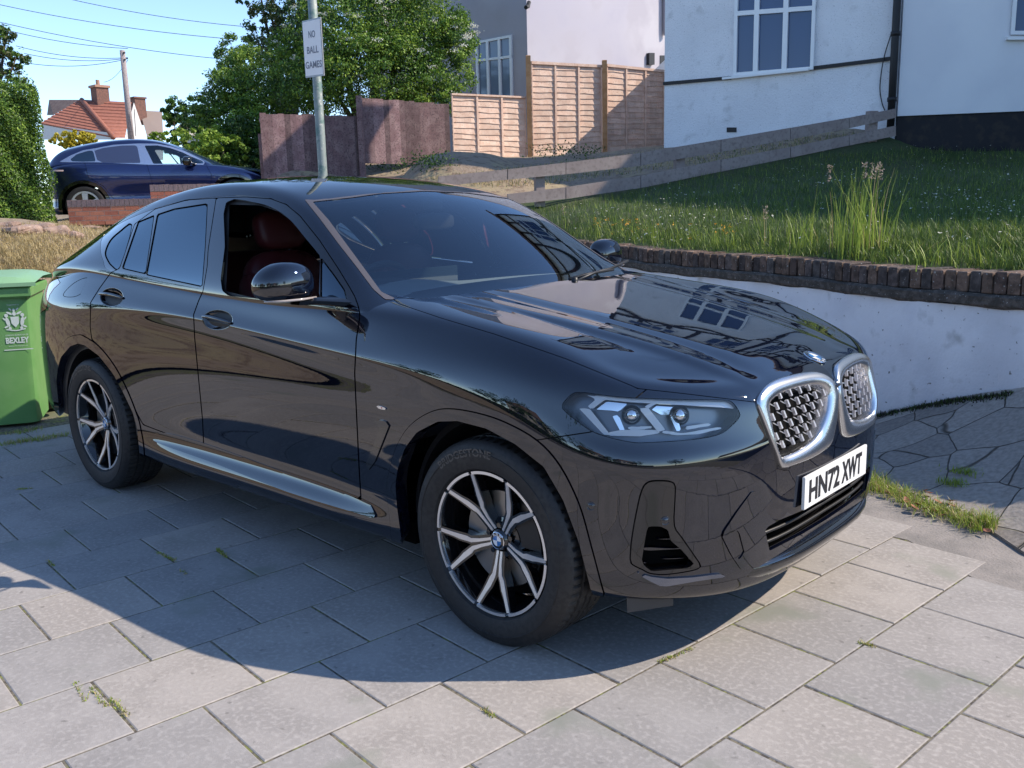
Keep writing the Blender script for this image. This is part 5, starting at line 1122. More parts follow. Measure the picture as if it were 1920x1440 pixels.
hU = np.linalg.norm(U); uU = U / hU; hV = np.linalg.norm(Vv)
for tx, fv, wd in (('NO', .745, .36), ('BALL', .475, .62), ('GAMES', .215, .88)):
    V, F = text_geo(tx, .1, .0, .0018); V[:, 0] *= hU * wd / (V[:, 0].max() - V[:, 0].min()); V[:, 0] -= (V[:, 0].max() + V[:, 0].min()) / 2; V[:, 1] *= hV * .125 / (V[:, 1].max() - V[:, 1].min()); V[:, 1] -= (V[:, 1].max() + V[:, 1].min()) / 2
    cc = qt[0] + U * .5 + Vv * fv + W.n * .004; Q = np.array([cc + uU * x + np.array([0, 0, 1]) * y for x, y, z in V]); mesh('sign_lettering', Q, F, M_signb, srt, world=True)
# ------------------------------------------------------------------ houses
M_rough = mat('white_roughcast', (.80, .80, .82), .9, bump=[(38, .55, .02), (110, .4, .006)], noise=[(1.3, (.74, .74, .76), .42, .62), (4, (.62, .62, .63), .6, .74), (60, (.45, .45, .47), .62, .7)])
M_smooth = mat('white_smooth_render', (.78, .79, .81), .85, bump=(60, .2, .005), noise=(1.2, (.73, .74, .77), .42, .62))
M_grey = mat('lilac_grey_render', (.40, .375, .41), .9, bump=(70, .3, .006), noise=[(1.0, (.47, .45, .48), .42, .62), (.5, (.39, .37, .42), .45, .6)])
M_black = mat('black_paint', (.012, .012, .014), .6, bump=(25, .3, .006)); M_plinth = mat('black_bitumen_plinth', (.012, .012, .016), .8, bump=(20, .5, .01), noise=(8, (.03, .025, .022), .5, .65))
M_upvc = mat('white_upvc', (.78, .79, .80), .3); M_pane = mat('window_pane_sky', (.035, .07, .16), .05, 0, .5); M_net = mat('net_curtain', (.35, .37, .42), .7)  # pane blue carries the reflected sky in its base colour
M_rtile = mat('red_roof_tile', (.30, .115, .075), .85, bump=(60, .4, .01), noise=(8, (.24, .09, .06), .42, .6)); M_brown = mat('brown_roof_tile', (.13, .085, .07), .85, noise=(4, (.17, .12, .10), .4, .6)); M_chim = mat('chimney_brick', (.20, .095, .07), .9, noise=(14, (.13, .07, .055), .4, .6))
def window(root, W, quadpx, verts, hors, fw=4, o=.0, inner=None, panem=None):
    """quadpx=(u0,vt0,vb0,u1,vt1,vb1) outer frame; verts/hors: (pos 0..1, half width fraction)"""
    u0, t0, b0, u1, t1, b1 = quadpx; A = W(u0, b0, o); B_ = W(u1, b1, o); C_ = np.array([*B_[:2], W(u1, t1, o)[2]]); D = np.array([*A[:2], W(u0, t0, o)[2]])
    X = lambda f, g, k=0: (A * (1 - f) + B_ * f) * (1 - g) + (D * (1 - f) + C_ * f) * g + W.n * k
    m = MB(); slab(m, [X(0, 0, .003), X(1, 0, .003), X(1, 1, .003), X(0, 1, .003)], W.n, .012); wf = mesh_w = None
    fr = MB(); e = fw / (u1 - u0); eh = fw / (b0 - t0) * 1.0
    def bar_(f0, f1, g0, g1, k=.045): slab(fr, [X(f0, g0, .0), X(f1, g0, .0), X(f1, g1, .0), X(f0, g1, .0)], W.n, k + .012)
    bar_(0, e, 0, 1); bar_(1 - e, 1, 0, 1); bar_(e, 1 - e, 0, eh); bar_(e, 1 - e, 1 - eh, 1)
    for p, hw in verts: bar_(p - hw, p + hw, eh, 1 - eh, .044)
    for p, hw, fa, fb in hors: bar_(fa, fb, p - hw, p + hw, .043)
    f = fr.build('window', M_upvc, root, world=True); f2 = m.build('pane', panem or M_pane, None); 
    a = f; f2.parent = f; 
    # pane vertices were given in world space: bring them into the house's space
    off_ = Vector(root.location); f2.data.transform(Matrix.Translation(-off_)); return f, X
# white roughcast house
cnr = at(1245, 275, 16.1); Wl = vplane(cnr, at(1680, 230, 13.75)); zb = cnr[2] - .8
HR = empty('rendered_house', (cnr[0], cnr[1], cnr[2]), 0, 'white roughcast house at the top right with a black band and black downpipe', 'house')
pe = Wl(1680, 200); zt = zb + 6.6
def wallq(m, A, B_, z0, z1, n, t=-.25): slab(m, [np.array([*A[:2], z0]), np.array([*B_[:2], z0]), np.array([*B_[:2], z1]), np.array([*A[:2], z1])], -n, .25) if t < 0 else None
m = MB(); wallq(m, cnr, pe, zb, zt, Wl.n); m.build('front_wall', M_rough, HR, world=True)
back = -Wl.n * 1.2; m = MB(); sl_ = cnr + back; nside = -Wl.d
slab(m, [np.array([*cnr[:2], zb]) + Wl.d * .0 - Wl.n * .26, np.array([*sl_[:2], zb]), np.array([*sl_[:2], zt]), np.array([*cnr[:2], zt]) - Wl.n * .26], Wl.d, .25); m.build('side_wall', M_rough, HR, world=True)
Wr = vplane(Wl(1683, 200, .0), at(1925, 215, 13.4)); pr_ = Wr(1683, 215, .03); q_ = Wr(1925, 215, .03); endr = pr_ + (q_ - pr_) * 2.2
m = MB(); wallq(m, pr_, endr, Wr(1683, 218)[2] - .0, zt, Wr.n); m.build('neighbour_wall', M_smooth, HR, world=True)
m = MB(); z1 = Wr(1690, 217)[2]; slab(m, [np.array([*pr_[:2], z1 - 1.6]) - Wr.n * .03, np.array([*endr[:2], z1 - 1.6]) - Wr.n * .03, np.array([*endr[:2], z1 - .003]) - Wr.n * .03, np.array([*pr_[:2], z1 - .003]) - Wr.n * .03], -Wr.n, .2); m.build('plinth', M_plinth, HR, world=True)
m = MB()
for a_, b_ in (((1245, 154, 160), (1372, 143, 149)), ((1519, 125.5, 132), (1676, 106, 113))):
    slab(m, [Wl(a_[0], a_[2], .0), Wl(b_[0], b_[2], .0), Wl(b_[0], b_[1], .0), Wl(a_[0], a_[1], .0)], Wl.n, .035)
m.build('string_band', M_black, HR, world=True)
wf, X = window(HR, Wl, (1377, -52, 143, 1527, -62, 131), [(.285, .03), (.645, .03)], [(.60, .022, .0, 1.0)], 6)
m = MB(); slab(m, [Wl(1358, 150, .0), Wl(1519, 133, .0), Wl(1519, 129, .0), Wl(1358, 146, .0)], Wl.n, .09); m.build('window_sill', M_upvc, HR, world=True)
wf2, X2 = window(HR, Wr, (1893, -60, 66, 2040, -60, 66), [(.33, .025), (.66, .025)], [(.6, .02, .0, 1.)], 7, o=.03)
m = MB(); slab(m, [Wr(1885, 76, .03), Wr(2046, 76, .03), Wr(2046, 70, .03), Wr(1885, 70, .03)], Wr.n, .08); m.build('window_sill', M_upvc, HR, world=True)
m = MB(); P = [Wl(1670, 232, .09), Wl(1676, 160, .09), Wl(1684, 60, .09), Wl(1694, -60, .09)]; p0 = np.array(P[0]); m.tube([np.array([p0[0], p0[1], z]) for z in (p0[2] - .1, p0[2] + 1, zt)], .055, 14)
for z in (p0[2] + .35, p0[2] + 1.28, p0[2] + 3.0): m.tube([np.array([p0[0], p0[1], z - .03]), np.array([p0[0], p0[1], z + .03])], .068, 14)
m.tube([np.array([p0[0], p0[1], p0[2] - .1]), np.array([p0[0], p0[1], p0[2] - .12]) - Wl.d * .12 - np.array([0, 0, .10]), np.array([p0[0], p0[1], p0[2] - .2]) - Wl.d * .45 - np.array([0, 0, .02])], .05, 12); m.build('downpipe', M_black, HR, smooth=True, world=True)
m = MB(); m.tube(smoothpoly([Wl(1688, 5, .05), Wl(1672, 60, .04), Wl(1657, 110, .05), Wl(1650, 160, .03), Wl(1653, 190, .03), Wl(1659, 207, .03)], 6, False), .008, 6); m.build('cable', M_black, HR, world=True)
m = MB(); slab(m, wquad(Wl, 1363, 239, 1381, 248, .0), Wl.n, .012); m.build('air_brick', M_black, HR, world=True)
# upper storey details seen only mirrored in the bonnet: bay windows, gable timbers
def onwall(W, A, s, z, o=0): return np.array([A[0] + W.d[0] * s + W.n[0] * o, A[1] + W.d[1] * s + W.n[1] * o, z])
z2 = zb + 4.4
def upper(W, A, L, n_):
    for k in range(n_):
        s0 = (k + .22) * L / n_; s1 = s0 + L / n_ * .56; fr = MB(); q = [onwall(W, A, s0, z2, .02), onwall(W, A, s1, z2, .02), onwall(W, A, s1, z2 + 1.25, .02), onwall(W, A, s0, z2 + 1.25, .02)]
        pn = MB(); slab(pn, q, W.n, .02)
        for f in (0, .25, .5, .75, 1): a = onwall(W, A, s0 + (s1 - s0) * f - .03, z2 - .03, .04); b_ = a + W.d * .06; fr.add([a, b_, b_ + (0, 0, 1.31), a + (0, 0, 1.31)], [(0, 1, 2, 3)])
        for g in (0, .7, 1): a = onwall(W, A, s0, z2 - .03 + 1.25 * g, .045); b_ = onwall(W, A, s1, z2 - .03 + 1.25 * g, .045); fr.add([a, b_, b_ + (0, 0, .06), a + (0, 0, .06)], [(0, 1, 2, 3)])
        f_ = fr.build('window', M_upvc, HR, world=True); p_ = pn.build('pane', M_pane, None); p_.parent = f_; p_.data.transform(Matrix.Translation(-Vector(HR.location)))
        tm = MB(); h0 = zt - .0
    tm = MB()
    for s in np.linspace(0, L, 3 * n_ + 1): tm.add([onwall(W, A, s - .06, z2 - .35, .03), onwall(W, A, s + .06, z2 - .35, .03), onwall(W, A, s + .06, zt, .03), onwall(W, A, s - .06, zt, .03)], [(0, 1, 2, 3)])
    for z in (z2 - .45, z2 + 1.45, zt - .12): tm.add([onwall(W, A, 0, z, .034), onwall(W, A, L, z, .034), onwall(W, A, L, z + .13, .034), onwall(W, A, 0, z + .13, .034)], [(0, 1, 2, 3)])
    for k in range(n_):
        c_ = (k + .5) * L / n_
        for sg in (-1, 1):
            P = [(c_ + sg * (L / n_ * .5) * (1 - t), z2 - .35 + 1.0 * t ** 2 * .6 + .55) for t in np.linspace(0, 1, 7)]
            for i in range(6): (a0, a1), (b0, b1) = P[i], P[i + 1]; tm.add([onwall(W, A, a0, a1 - .9, .038), onwall(W, A, b0, b1 - .9, .038), onwall(W, A, b0, b1 - .8, .038), onwall(W, A, a0, a1 - .8, .038)], [(0, 1, 2, 3)])
    tm.build('timber_framing', M_black, HR, world=True)
upper(Wl, cnr, np.linalg.norm((pe - cnr)[:2]), 2); upper(Wr, pr_ , np.linalg.norm((endr - pr_)[:2]), 3)
# roof over both
rf = MB(); eA = np.array([*cnr[:2], zt]) - Wl.d * .3 + Wl.n * .35; eB = np.array([*pe[:2], zt]) + Wl.n * .35; eC = np.array([*endr[:2], zt]) + Wl.n * .35; up_ = np.array([0, 0, .5]) - Wl.n * .75
for a_, b_ in ((eA, eB), (eB + Wl.d * .02, eC)): rf.add([a_, b_, b_ + up_, a_ + up_, a_ - (0, 0, .15), b_ - (0, 0, .15)], [(0, 1, 2, 3), (4, 5, 1, 0)]); b2 = -Wl.n * 1.7; rf.add([a_ + b2, b_ + b2, b_ + up_, a_ + up_], [(3, 2, 1, 0)])
rf.build('roof', M_brown, HR, world=True)
m = MB(); p_ = np.array([*endr[:2], zb]); slab(m, [p_, p_ + back, p_ + back + (0, 0, 6.6 + 0), p_ + (0, 0, 6.6)], Wl.d, .25); m.build('side_wall', M_smooth, HR, world=True)
AX = [camxy(3.5, 17.4, 0), camxy(3.5, 23.0, 0), camxy(9, 23.0, 0), camxy(9, 17.4, 0)]; m = MB(); m.add([(*p[:2], 1.6) for p in AX] + [(*p[:2], 4.55) for p in AX], [(3, 2, 1, 0), (4, 5, 6, 7), (0, 1, 5, 4), (1, 2, 6, 5), (2, 3, 7, 6), (3, 0, 4, 7)]); m.build('fence_shade_box', M_smooth, HR, world=True)  # unseen box added so that its shadow falls on the lap fence
# unseen house-shaped block added beyond the right edge to shade the bank
EH = empty('bank_shade_block', camxy(10, 9, 0), 0, 'unseen house block added past the right edge to shade the grassy bank', 'house'); q4 = [camxy(8.35, 13.4, 0), camxy(11.75, 5.7, 0), camxy(18, 5.7, 0), camxy(18, 13.4, 0)]
m = MB(); m.add([(*p[:2], 0) for p in q4] + [(*p[:2], 7.9) for p in q4], [(3, 2, 1, 0), (4, 5, 6, 7), (0, 1, 5, 4), (1, 2, 6, 5), (2, 3, 7, 6), (3, 0, 4, 7)]); m.build('wall', M_smooth, EH, world=True)
m = MB(); ce4 = sum(q4) / 4; q5 = [ce4 + (p - ce4) * 1.03 for p in q4]; m.add([(*p[:2], 7.92) for p in q5] + [(*p[:2], 8.25) for p in q5] + [(ce4[0], ce4[1], 9.4)], [(3, 2, 1, 0), (0, 1, 5, 4), (1, 2, 6, 5), (2, 3, 7, 6), (3, 0, 4, 7), (4, 5, 8), (5, 6, 8), (6, 7, 8), (7, 4, 8)]); m.build('roof', M_brown, EH, world=True)
# lilac-grey house behind the fences
cg = at(990, 150, 22.05); WL_ = vplane(cg, at(860, 150, 23.8)); WR_ = vplane(cg, at(1255, 150, 25.8)); zg0 = cg[2] - 5.2; zg1 = cg[2] + 5.0
HG_ = empty('grey_house', (cg[0], cg[1], zg0), 0, 'lilac-grey rendered house behind the lap fence, one side sunlit', 'house')
eL = cg + (at(860, 150, 23.8) - cg) * 1.0; eL = cg + (eL - cg) / np.linalg.norm((eL - cg)[:2]) * 6.5; eR = at(1255, 150, 25.8); eR = cg + (eR - cg) / np.linalg.norm((eR - cg)[:2]) * 7
m = MB(); slab(m, [np.array([*eL[:2], zg0]), np.array([*cg[:2], zg0]), np.array([*cg[:2], zg1]), np.array([*eL[:2], zg1])], -WL_.n, .2); m.build('side_wall', M_grey, HG_, world=True)
m = MB(); slab(m, [np.array([*cg[:2], zg0]) - WR_.n * .003, np.array([*eR[:2], zg0]), np.array([*eR[:2], zg1]), np.array([*cg[:2], zg1]) - WR_.n * .003], -WR_.n, .2); m.build('front_wall', M_grey, HG_, world=True)
wfg, _ = window(HG_, WL_, (897, 78, 182, 964, 65, 184), [(.33, .03), (.66, .03)], [(.66, .02, .0, 1.0)], 4, panem=mat('window_pane_pale', (.16, .21, .30), .08, 0, .5))
m = MB(); slab(m, wquad(WR_, 1212, 100, 1222, 122, .0), WR_.n, .10); m.build('wall_lamp', M_black, HG_, world=True)
m = MB(); slab(m, wquad(WR_, 1237, 104, 1262, 132, .0), WR_.n, .015); f_ = m.build('window', M_black, HG_, world=True)
m = MB(); m.tube([WR_(1248, z, .09) for z in (66, 55, -80)], [.06, .075, .075], 12); m.build('soil_pipe', mat('grey_pipe', (.25, .24, .27), .5), HG_, smooth=True, world=True)
m = MB(); m.tube([WR_(992, 4, .06), WR_(990, 12, .10), WR_(986, 14, .14)], .05, 8); m.build('wall_bracket', M_black, HG_, world=True)
m = MB(); eav = [np.array([*p[:2], zg1]) for p in (eL, cg, eR)]; cen = (eav[0] + eav[2]) / 2 + (0, 0, 2.6); m.add([*eav, eav[0] + eav[2] - eav[1], cen], [(0, 1, 4), (1, 2, 4), (2, 3, 4), (3, 0, 4)]); m.build('roof', M_brown, HG_, world=True)
# distant red-roofed bungalow
D_ = 46
RB = empty('bungalow', at(180, 300, D_), 0, 'distant bungalow with a red tiled hipped roof and square chimney', 'house')
f3 = lambda u, v, d=D_: at(u, v, d)
m = MB(); m.add([f3(78, 236), f3(212, 262), f3(152, 188, 49), f3(90, 215, 49)], [(0, 1, 2, 3)]); 
m = MB(); A, Bq, Cq, Dq = f3(75, 226), f3(216, 258, 44), f3(160, 188, 49), f3(148, 188, 49)
rows = 11
for i in range(rows):
    a, b_ = i / rows, (i + 1.04) / rows
    L0 = f3(75, 232) * (1 - a) + f3(150, 187, 48) * a; R0_ = f3(212, 258, 45) * (1 - a) + f3(154, 187, 48) * a; L1 = f3(75, 232) * (1 - b_) + f3(150, 187, 48) * b_; R1 = f3(212, 258, 45) * (1 - b_) + f3(154, 187, 48) * b_
    o = np.array([0, 0, .05]); m.add([L0 + o, R0_ + o, R1, L1, L0 - o * .3, R0_ - o * .3], [(0, 1, 2, 3), (4, 5, 1, 0)])
    L0 = f3(214, 258, 45) * (1 - a) + f3(155, 187, 48) * a; R0_ = f3(235, 258, 46) * (1 - a) + f3(247, 192, 48) * a; L1 = f3(214, 258, 45) * (1 - b_) + f3(155, 187, 48) * b_; R1 = f3(235, 258, 46) * (1 - b_) + f3(247, 192, 48) * b_
    m.add([L0 + o, R0_ + o, R1, L1, L0 - o * .3, R0_ - o * .3], [(0, 1, 2, 3), (4, 5, 1, 0)])
m.build('roof', M_rtile, RB, world=True)
m = MB(); m.tube([f3(153, 187, 47.8), f3(213, 258, 44.8)], .12, 8); m.build('hip_ridge', M_rtile, RB, smooth=True, world=True)
m = MB(); m.add([f3(235, 262, 46), f3(275, 262, 46.5), f3(251, 192, 47.5)], [(0, 1, 2)]); m.add([f3(78, 262), f3(214, 262, 45), f3(214, 250, 45), f3(78, 232)], [(0, 1, 2, 3)]); m.build('gable_wall', mat('cream_wall', (.62, .60, .56), .9), RB, world=True)
m = MB(); c_ = f3(190, 200, 48); hw = .33; m.box(c_[0] - hw, c_[0] + hw, c_[1] - hw, c_[1] + hw, c_[2] - .6, f3(190, 166, 48)[2]); ch = m.build('chimney', M_chim, RB, world=True)
m = MB(); zc2 = f3(190, 166, 48)[2]; m.box(c_[0] - hw - .07, c_[0] + hw + .07, c_[1] - hw - .07, c_[1] + hw + .07, zc2, zc2 + .12); m.tube([(c_[0] - .12, c_[1], zc2 + .12), (c_[0] - .12, c_[1], zc2 + .42)], .1, 10); o_ = m.build('chimney_pot', mat('clay_pot', (.35, .2, .14), .8), None); o_.parent = ch; o_.data.transform(Matrix.Translation(-Vector(RB.location)))
m = MB(); m.add([f3(92, 187, 52), f3(150, 187, 50), f3(100, 216, 50), f3(88, 216, 52)], [(0, 1, 2, 3)]); m.build('rear_roof', M_brown, RB, world=True)
R2 = empty('beige_house', at(285, 300, 52), 0, 'distant house with a pale brown roof and brick chimney right of the telegraph pole', 'house')
m = MB(); m.add([at(262, 207, 54), at(304, 209, 54), at(306, 254, 51), at(275, 254, 51)], [(0, 1, 2, 3)]); m.build('roof', mat('beige_tile', (.30, .23, .19), .9), R2, world=True)
m = MB(); m.add([at(275, 254, 51), at(306, 254, 51), at(306, 300, 51), at(275, 300, 51)], [(0, 1, 2, 3)]); m.build('wall', MATS['cream_wall'], R2, world=True)
m = MB(); c_ = at(259, 200, 53); m.box(c_[0] - .32, c_[0] + .32, c_[1] - .32, c_[1] + .32, c_[2] - 1, at(259, 186, 53)[2]); m.box(c_[0] - .38, c_[0] + .38, c_[1] - .38, c_[1] + .38, at(259, 186, 53)[2], at(259, 183, 53)[2]); m.build('chimney', M_chim, R2, world=True)
R3 = empty('garden_shed', at(360, 300, 33), 0, 'pale flat-roofed outbuilding glimpsed between the small tree and shrub', 'shed')
m = MB(); m.add([at(345, 240, 33), at(396, 240, 33.5), at(396, 300, 33.5), at(345, 300, 33)], [(0, 1, 2, 3)]); m.build('wall', MATS['cream_wall'], R3, world=True); m = MB(); slab(m, [at(342, 240, 32.8), at(398, 240, 33.2), at(398, 235, 33.2), at(342, 235, 32.8)], np.array([.3, -.9, 0]), .2); m.build('roof', MATS['beige_tile'], R3, world=True)
# telegraph pole and wires
tb = at(250, 300, 36); tt2 = at(241, 101, 36); root = empty('telegraph_pole', (tb[0], tb[1], tb[2]), 0, 'slim grey telegraph pole in front of the red roof', 'pole')
m = MB(); m.tube([(tb[0], tb[1], tb[2]), (tb[0], tb[1], tt2[2])], [.125, .095], 14); m.build('shaft', mat('silvered_pole', (.34, .29, .28), .9, noise=(20, (.24, .2, .2), .4, .6)), root, smooth=True, world=True)
m = MB()
for z, dx in ((-.1, .18), (-.35, .16)): m.bar((tb[0] - dx, tb[1], tt2[2] + z), (tb[0] + dx, tb[1], tt2[2] + z), .05, .05)
m.tube([(tb[0] + .2, tb[1] + .1, tt2[2] - 3.2), (tb[0] + .28, tb[1] + .1, tt2[2] - 2.2)], .015, 6); m.build('bracket', M_black, root, world=True)
wires = [((-40, 0, 36), (433, 73, 36), 'longest overhead wire, highest of those crossing to the bushy tree'), ((-40, 32, 36), (420, 111, 36), 'overhead wire passing just above the telegraph pole top'), ((-40, 42, 36), (240, 91, 36), 'overhead wire sloping to just above the pole from the left edge'), ((120, -4, 36), (520, 54, 38), 'overhead wire near the top crossing behind the dark conifer'),
         ((30, 86, 36), (240, 108, 36), 'topmost wire fixed to the telegraph pole head'), ((45, 100, 36), (240, 109, 36), 'middle wire fixed to the telegraph pole head'), ((55, 119, 36), (240, 110, 36), 'lowest wire fixed to the telegraph pole head'), ((195, 154, 47), (240, 112, 36), 'slack wire dropping from the pole to the red roof')]
for a_, b_, lb in wires:
    A, B_ = at(*a_), at(*b_); P = [A * (1 - t) + B_ * t - np.array([0, 0, .18 * 4 * t * (1 - t)]) for t in np.linspace(0, 1, 12)]; m = MB(); m.tube(P, .011, 4); tag(m.build('overhead_wire', M_black), lb, 'wire', 'overhead wires')
# small brick garden walls by the blue car
M_bk = [mat('red_brick_%d' % i, c, .9, bump=(60, .4, .004), noise=(40, tuple(x * .8 for x in c), .45, .6)) for i, c in enumerate([(.42, .15, .09), (.36, .125, .08), (.46, .18, .11)])]; M_bkm = mat('pale_mortar', (.50, .42, .34), .95); M_blue = mat('blue_engineering_brick', (.16, .12, .13), .8, noise=(30, (.22, .16, .16), .4, .6))
def brickwall(label, A, B_, ztop, zbot):
    W = vplane(A, B_); L = np.linalg.norm((B_ - A)[:2]); root = empty('brick_wall', (A[0], A[1], zbot), 0, label, 'wall'); X = lambda s, z, o=0: np.array([A[0] + W.d[0] * s + W.n[0] * o, A[1] + W.d[1] * s + W.n[1] * o, z])
    m = MB(); slab(m, [X(0, zbot, -.2), X(L, zbot, -.2), X(L, ztop - .02, -.2), X(0, ztop - .02, -.2)], W.n, .2); m.build('mortar_core', M_bkm, root, world=True)
    m = MB(); z = ztop - .115; r = 0
    while z - .075 > zbot - .08:
        s = -(r % 2) * .11
        while s < L - .01: m.cur = int(rng.integers(3)); slab(m, [X(max(s, 0), z - .065, -.05), X(min(s + .215, L), z - .065, -.05), X(min(s + .215, L), z, -.05), X(max(s, 0), z, -.05)], W.n, .058 + rng.uniform(-.002, .002)) if s + .215 > .02 else None; s += .225
        z -= .075; r += 1
    m.build('brick_courses', M_bk, root, world=True); m = MB(); s = 0
    while s < L - .05: slab(m, [X(s, ztop - .108, -.215), X(s + .066, ztop - .108, -.215), X(s + .066, ztop + rng.uniform(-.004, .004), -.215), X(s, ztop, -.215)], W.n, .228); s += .075
    m.build('brick_on_edge_coping', M_blue, root, world=True)
a_ = at(130, 414, 15.0); b_ = at(320, 402, 15.2); brickwall('low red brick wall with blue coping in front of the blue car wheel', a_, b_, at(200, 374, 15.1)[2], at(200, 416, 15.1)[2])
a_ = at(283, 372, 15.3); b_ = at(420, 372, 15.6); brickwall('second stepped-up brick wall end nearer the blue car bonnet', a_, b_, at(320, 346, 15.4)[2], at(300, 400, 15.4)[2])
# ------------------------------------------------------------------ wheelie bin
M_bin = mat('green_bin_plastic', (.11, .27, .08), .5, bump=(200, .15, .001), noise=(6, (.13, .29, .095), .45, .6)); M_lid = mat('pale_green_lid', (.22, .40, .22), .42); M_bw = mat('bin_white_print', (.62, .68, .62), .6)
fr_ = onz(84, 797); vd = np.array([CAM[0] - fr_[0], CAM[1] - fr_[1]]); ang = math.atan2(vd[1], vd[0]) - .16       # the front faces the camera
BIN = empty('wheeled_bin', (fr_[0], fr_[1], 0), ang, 'green council wheelie bin with a white crest, at the rear of the parked car', 'bin')
# local: +x to the camera, bin spans y from 0 (right edge seen) to -.. ; the right edge sits on the located corner
sgn = -1
def bx(x, y, z): return (x, y * sgn, z)
m = MB(); w1, w0, dp1, dp0 = .58, .50, .70, .52; zt_ = .985
rows = []
for f, z in ((0, .03), (.06, .02), (.5, .5), (.93, zt_ - .06), (1, zt_)):
    wd = w0 + (w1 - w0) * f; dd = dp0 + (dp1 - dp0) * f; e = (w1 - wd) / 2; r = .05
    rows.append([bx(0 - (1 - f) * .04, e + r, z), bx(-.0 - (1 - f) * .04 - .015, e + .015, z), bx(-r - (1 - f) * .04, e, z), bx(-dd + r, e, z), bx(-dd, e + r, z), bx(-dd, w1 - e - r, z), bx(-dd + r, w1 - e, z), bx(-r - (1 - f) * .04, w1 - e, z), bx(-.015 - (1 - f) * .04, w1 - e - .015, z), bx(-(1 - f) * .04, w1 - e - r, z)])
loft(m, rows); m.F.append(tuple(range(10))); BB = m.build('bin_body', M_bin, BIN, auto=40)
m = MB(); T = lambda q: np.array(bx(*q)); m.box(-dp1 - .03, .035, -.02, w1 + .02, zt_ - .075, zt_, T, bev=.012); m.build('rim_band', M_bin, BIN, auto=30)
m = MB(); rows = []
for x, z in ((.055, zt_ + .004), (.055, zt_ + .03), (.02, zt_ + .075), (-.3, zt_ + .095), (-.72, zt_ + .085), (-.74, zt_ + .01)): rows.append([bx(x, y, z - .02 * (abs(y - w1 / 2) / (w1 / 2)) ** 4 * (z > zt_ + .05)) for y in np.linspace(-.06, w1 + .06, 12)])
loft(m, rows, False); m.build('lid', M_lid, BIN, auto=35)
m = MB(); m.tube([bx(-.76, .06, zt_ + .03), bx(-.82, .08, zt_ + .02), bx(-.82, w1 - .08, zt_ + .02), bx(-.76, w1 - .06, zt_ + .03)], .016, 8); m.build('handle', M_bin, BIN, smooth=True)
for y in (.03, w1 - .03): m = MB(); m.lathe([(.0, -.03), (.1, -.03), (.1, .03), (.0, .03)], 20, lambda p: np.array(bx(-.62 + p[0], y + p[2], .10 + p[1]))); m.build('wheel', M_rub, BIN, auto=30)
# printed crest, words
def binpt(a, z): # a metres from right edge, on the front face
    f = (z - .02) / (zt_ - .02); return np.array(bx(-(1 - f) * .04 + .003, a, z))
def bintext(t, a, z, w_, h_, bold=.0015, m_=M_bw):
    V, F = text_geo(t, .1, 0, bold); V[:, 0] *= w_ / (V[:, 0].max() - V[:, 0].min()); V[:, 1] *= h_ / (V[:, 1].max() - V[:, 1].min()); V[:, 0] -= (V[:, 0].max() + V[:, 0].min()) / 2; V[:, 1] -= (V[:, 1].max() + V[:, 1].min()) / 2
    mesh('bin_lettering', [binpt(a - x, z + y) for x, y, _ in V], F, m_, BIN)
ca = .105
bintext('Supported by', ca, .862, .075, .011, 0); bintext('BEXLEY', ca, .615, .145, .042, .004); bintext('LONDON BOROUGH OF', ca, .652, .14, .011, .0); bintext('www.bexley.gov.uk', ca, .575, .12, .010, 0)
m = MB(); m.add([binpt(ca + .09, .553), binpt(ca - .09, .553), binpt(ca - .09, .546), binpt(ca + .09, .546)], [(0, 1, 2, 3)])
def disc(a, z, r1, r2, n=10, rot=0): m.add([binpt(a - r1 * math.cos(t) * math.cos(rot) + r2 * math.sin(t) * math.sin(rot), z + r1 * math.cos(t) * math.sin(rot) + r2 * math.sin(t) * math.cos(rot)) for t in np.linspace(0, 2 * PI, n, endpoint=False)], [tuple(range(n))])
# heraldic crest: shield, two supporters, helm and mantling, motto scroll
m.add([binpt(ca + .026, .78), binpt(ca - .026, .78), binpt(ca - .024, .735), binpt(ca, .705), binpt(ca + .024, .735)], [(0, 1, 2, 3, 4)])
disc(ca, .80, .012, .014); disc(ca, .825, .008, .012)
for s_ in (-1, 1):
    disc(ca + s_ * .045, .745, .012, .034, rot=s_ * .2); disc(ca + s_ * .050, .79, .012, .013); disc(ca + s_ * .030, .805, .020, .007, rot=-s_ * .5); disc(ca + s_ * .064, .765, .014, .005, rot=-s_ * .9); disc(ca + s_ * .056, .712, .016, .006, rot=s_ * .5); disc(ca + s_ * .022, .832, .012, .005, rot=-s_ * .8); disc(ca + s_ * .036, .70, .01, .012)
P = [(x, .685 - .006 * math.cos(x * 40)) for x in np.linspace(-.06, .06, 9)]
for i in range(8): m.add([binpt(ca + P[i][0], P[i][1]), binpt(ca + P[i + 1][0], P[i + 1][1]), binpt(ca + P[i + 1][0], P[i + 1][1] + .008), binpt(ca + P[i][0], P[i][1] + .008)], [(0, 1, 2, 3)])
m.build('bin_crest', M_bw, BIN)
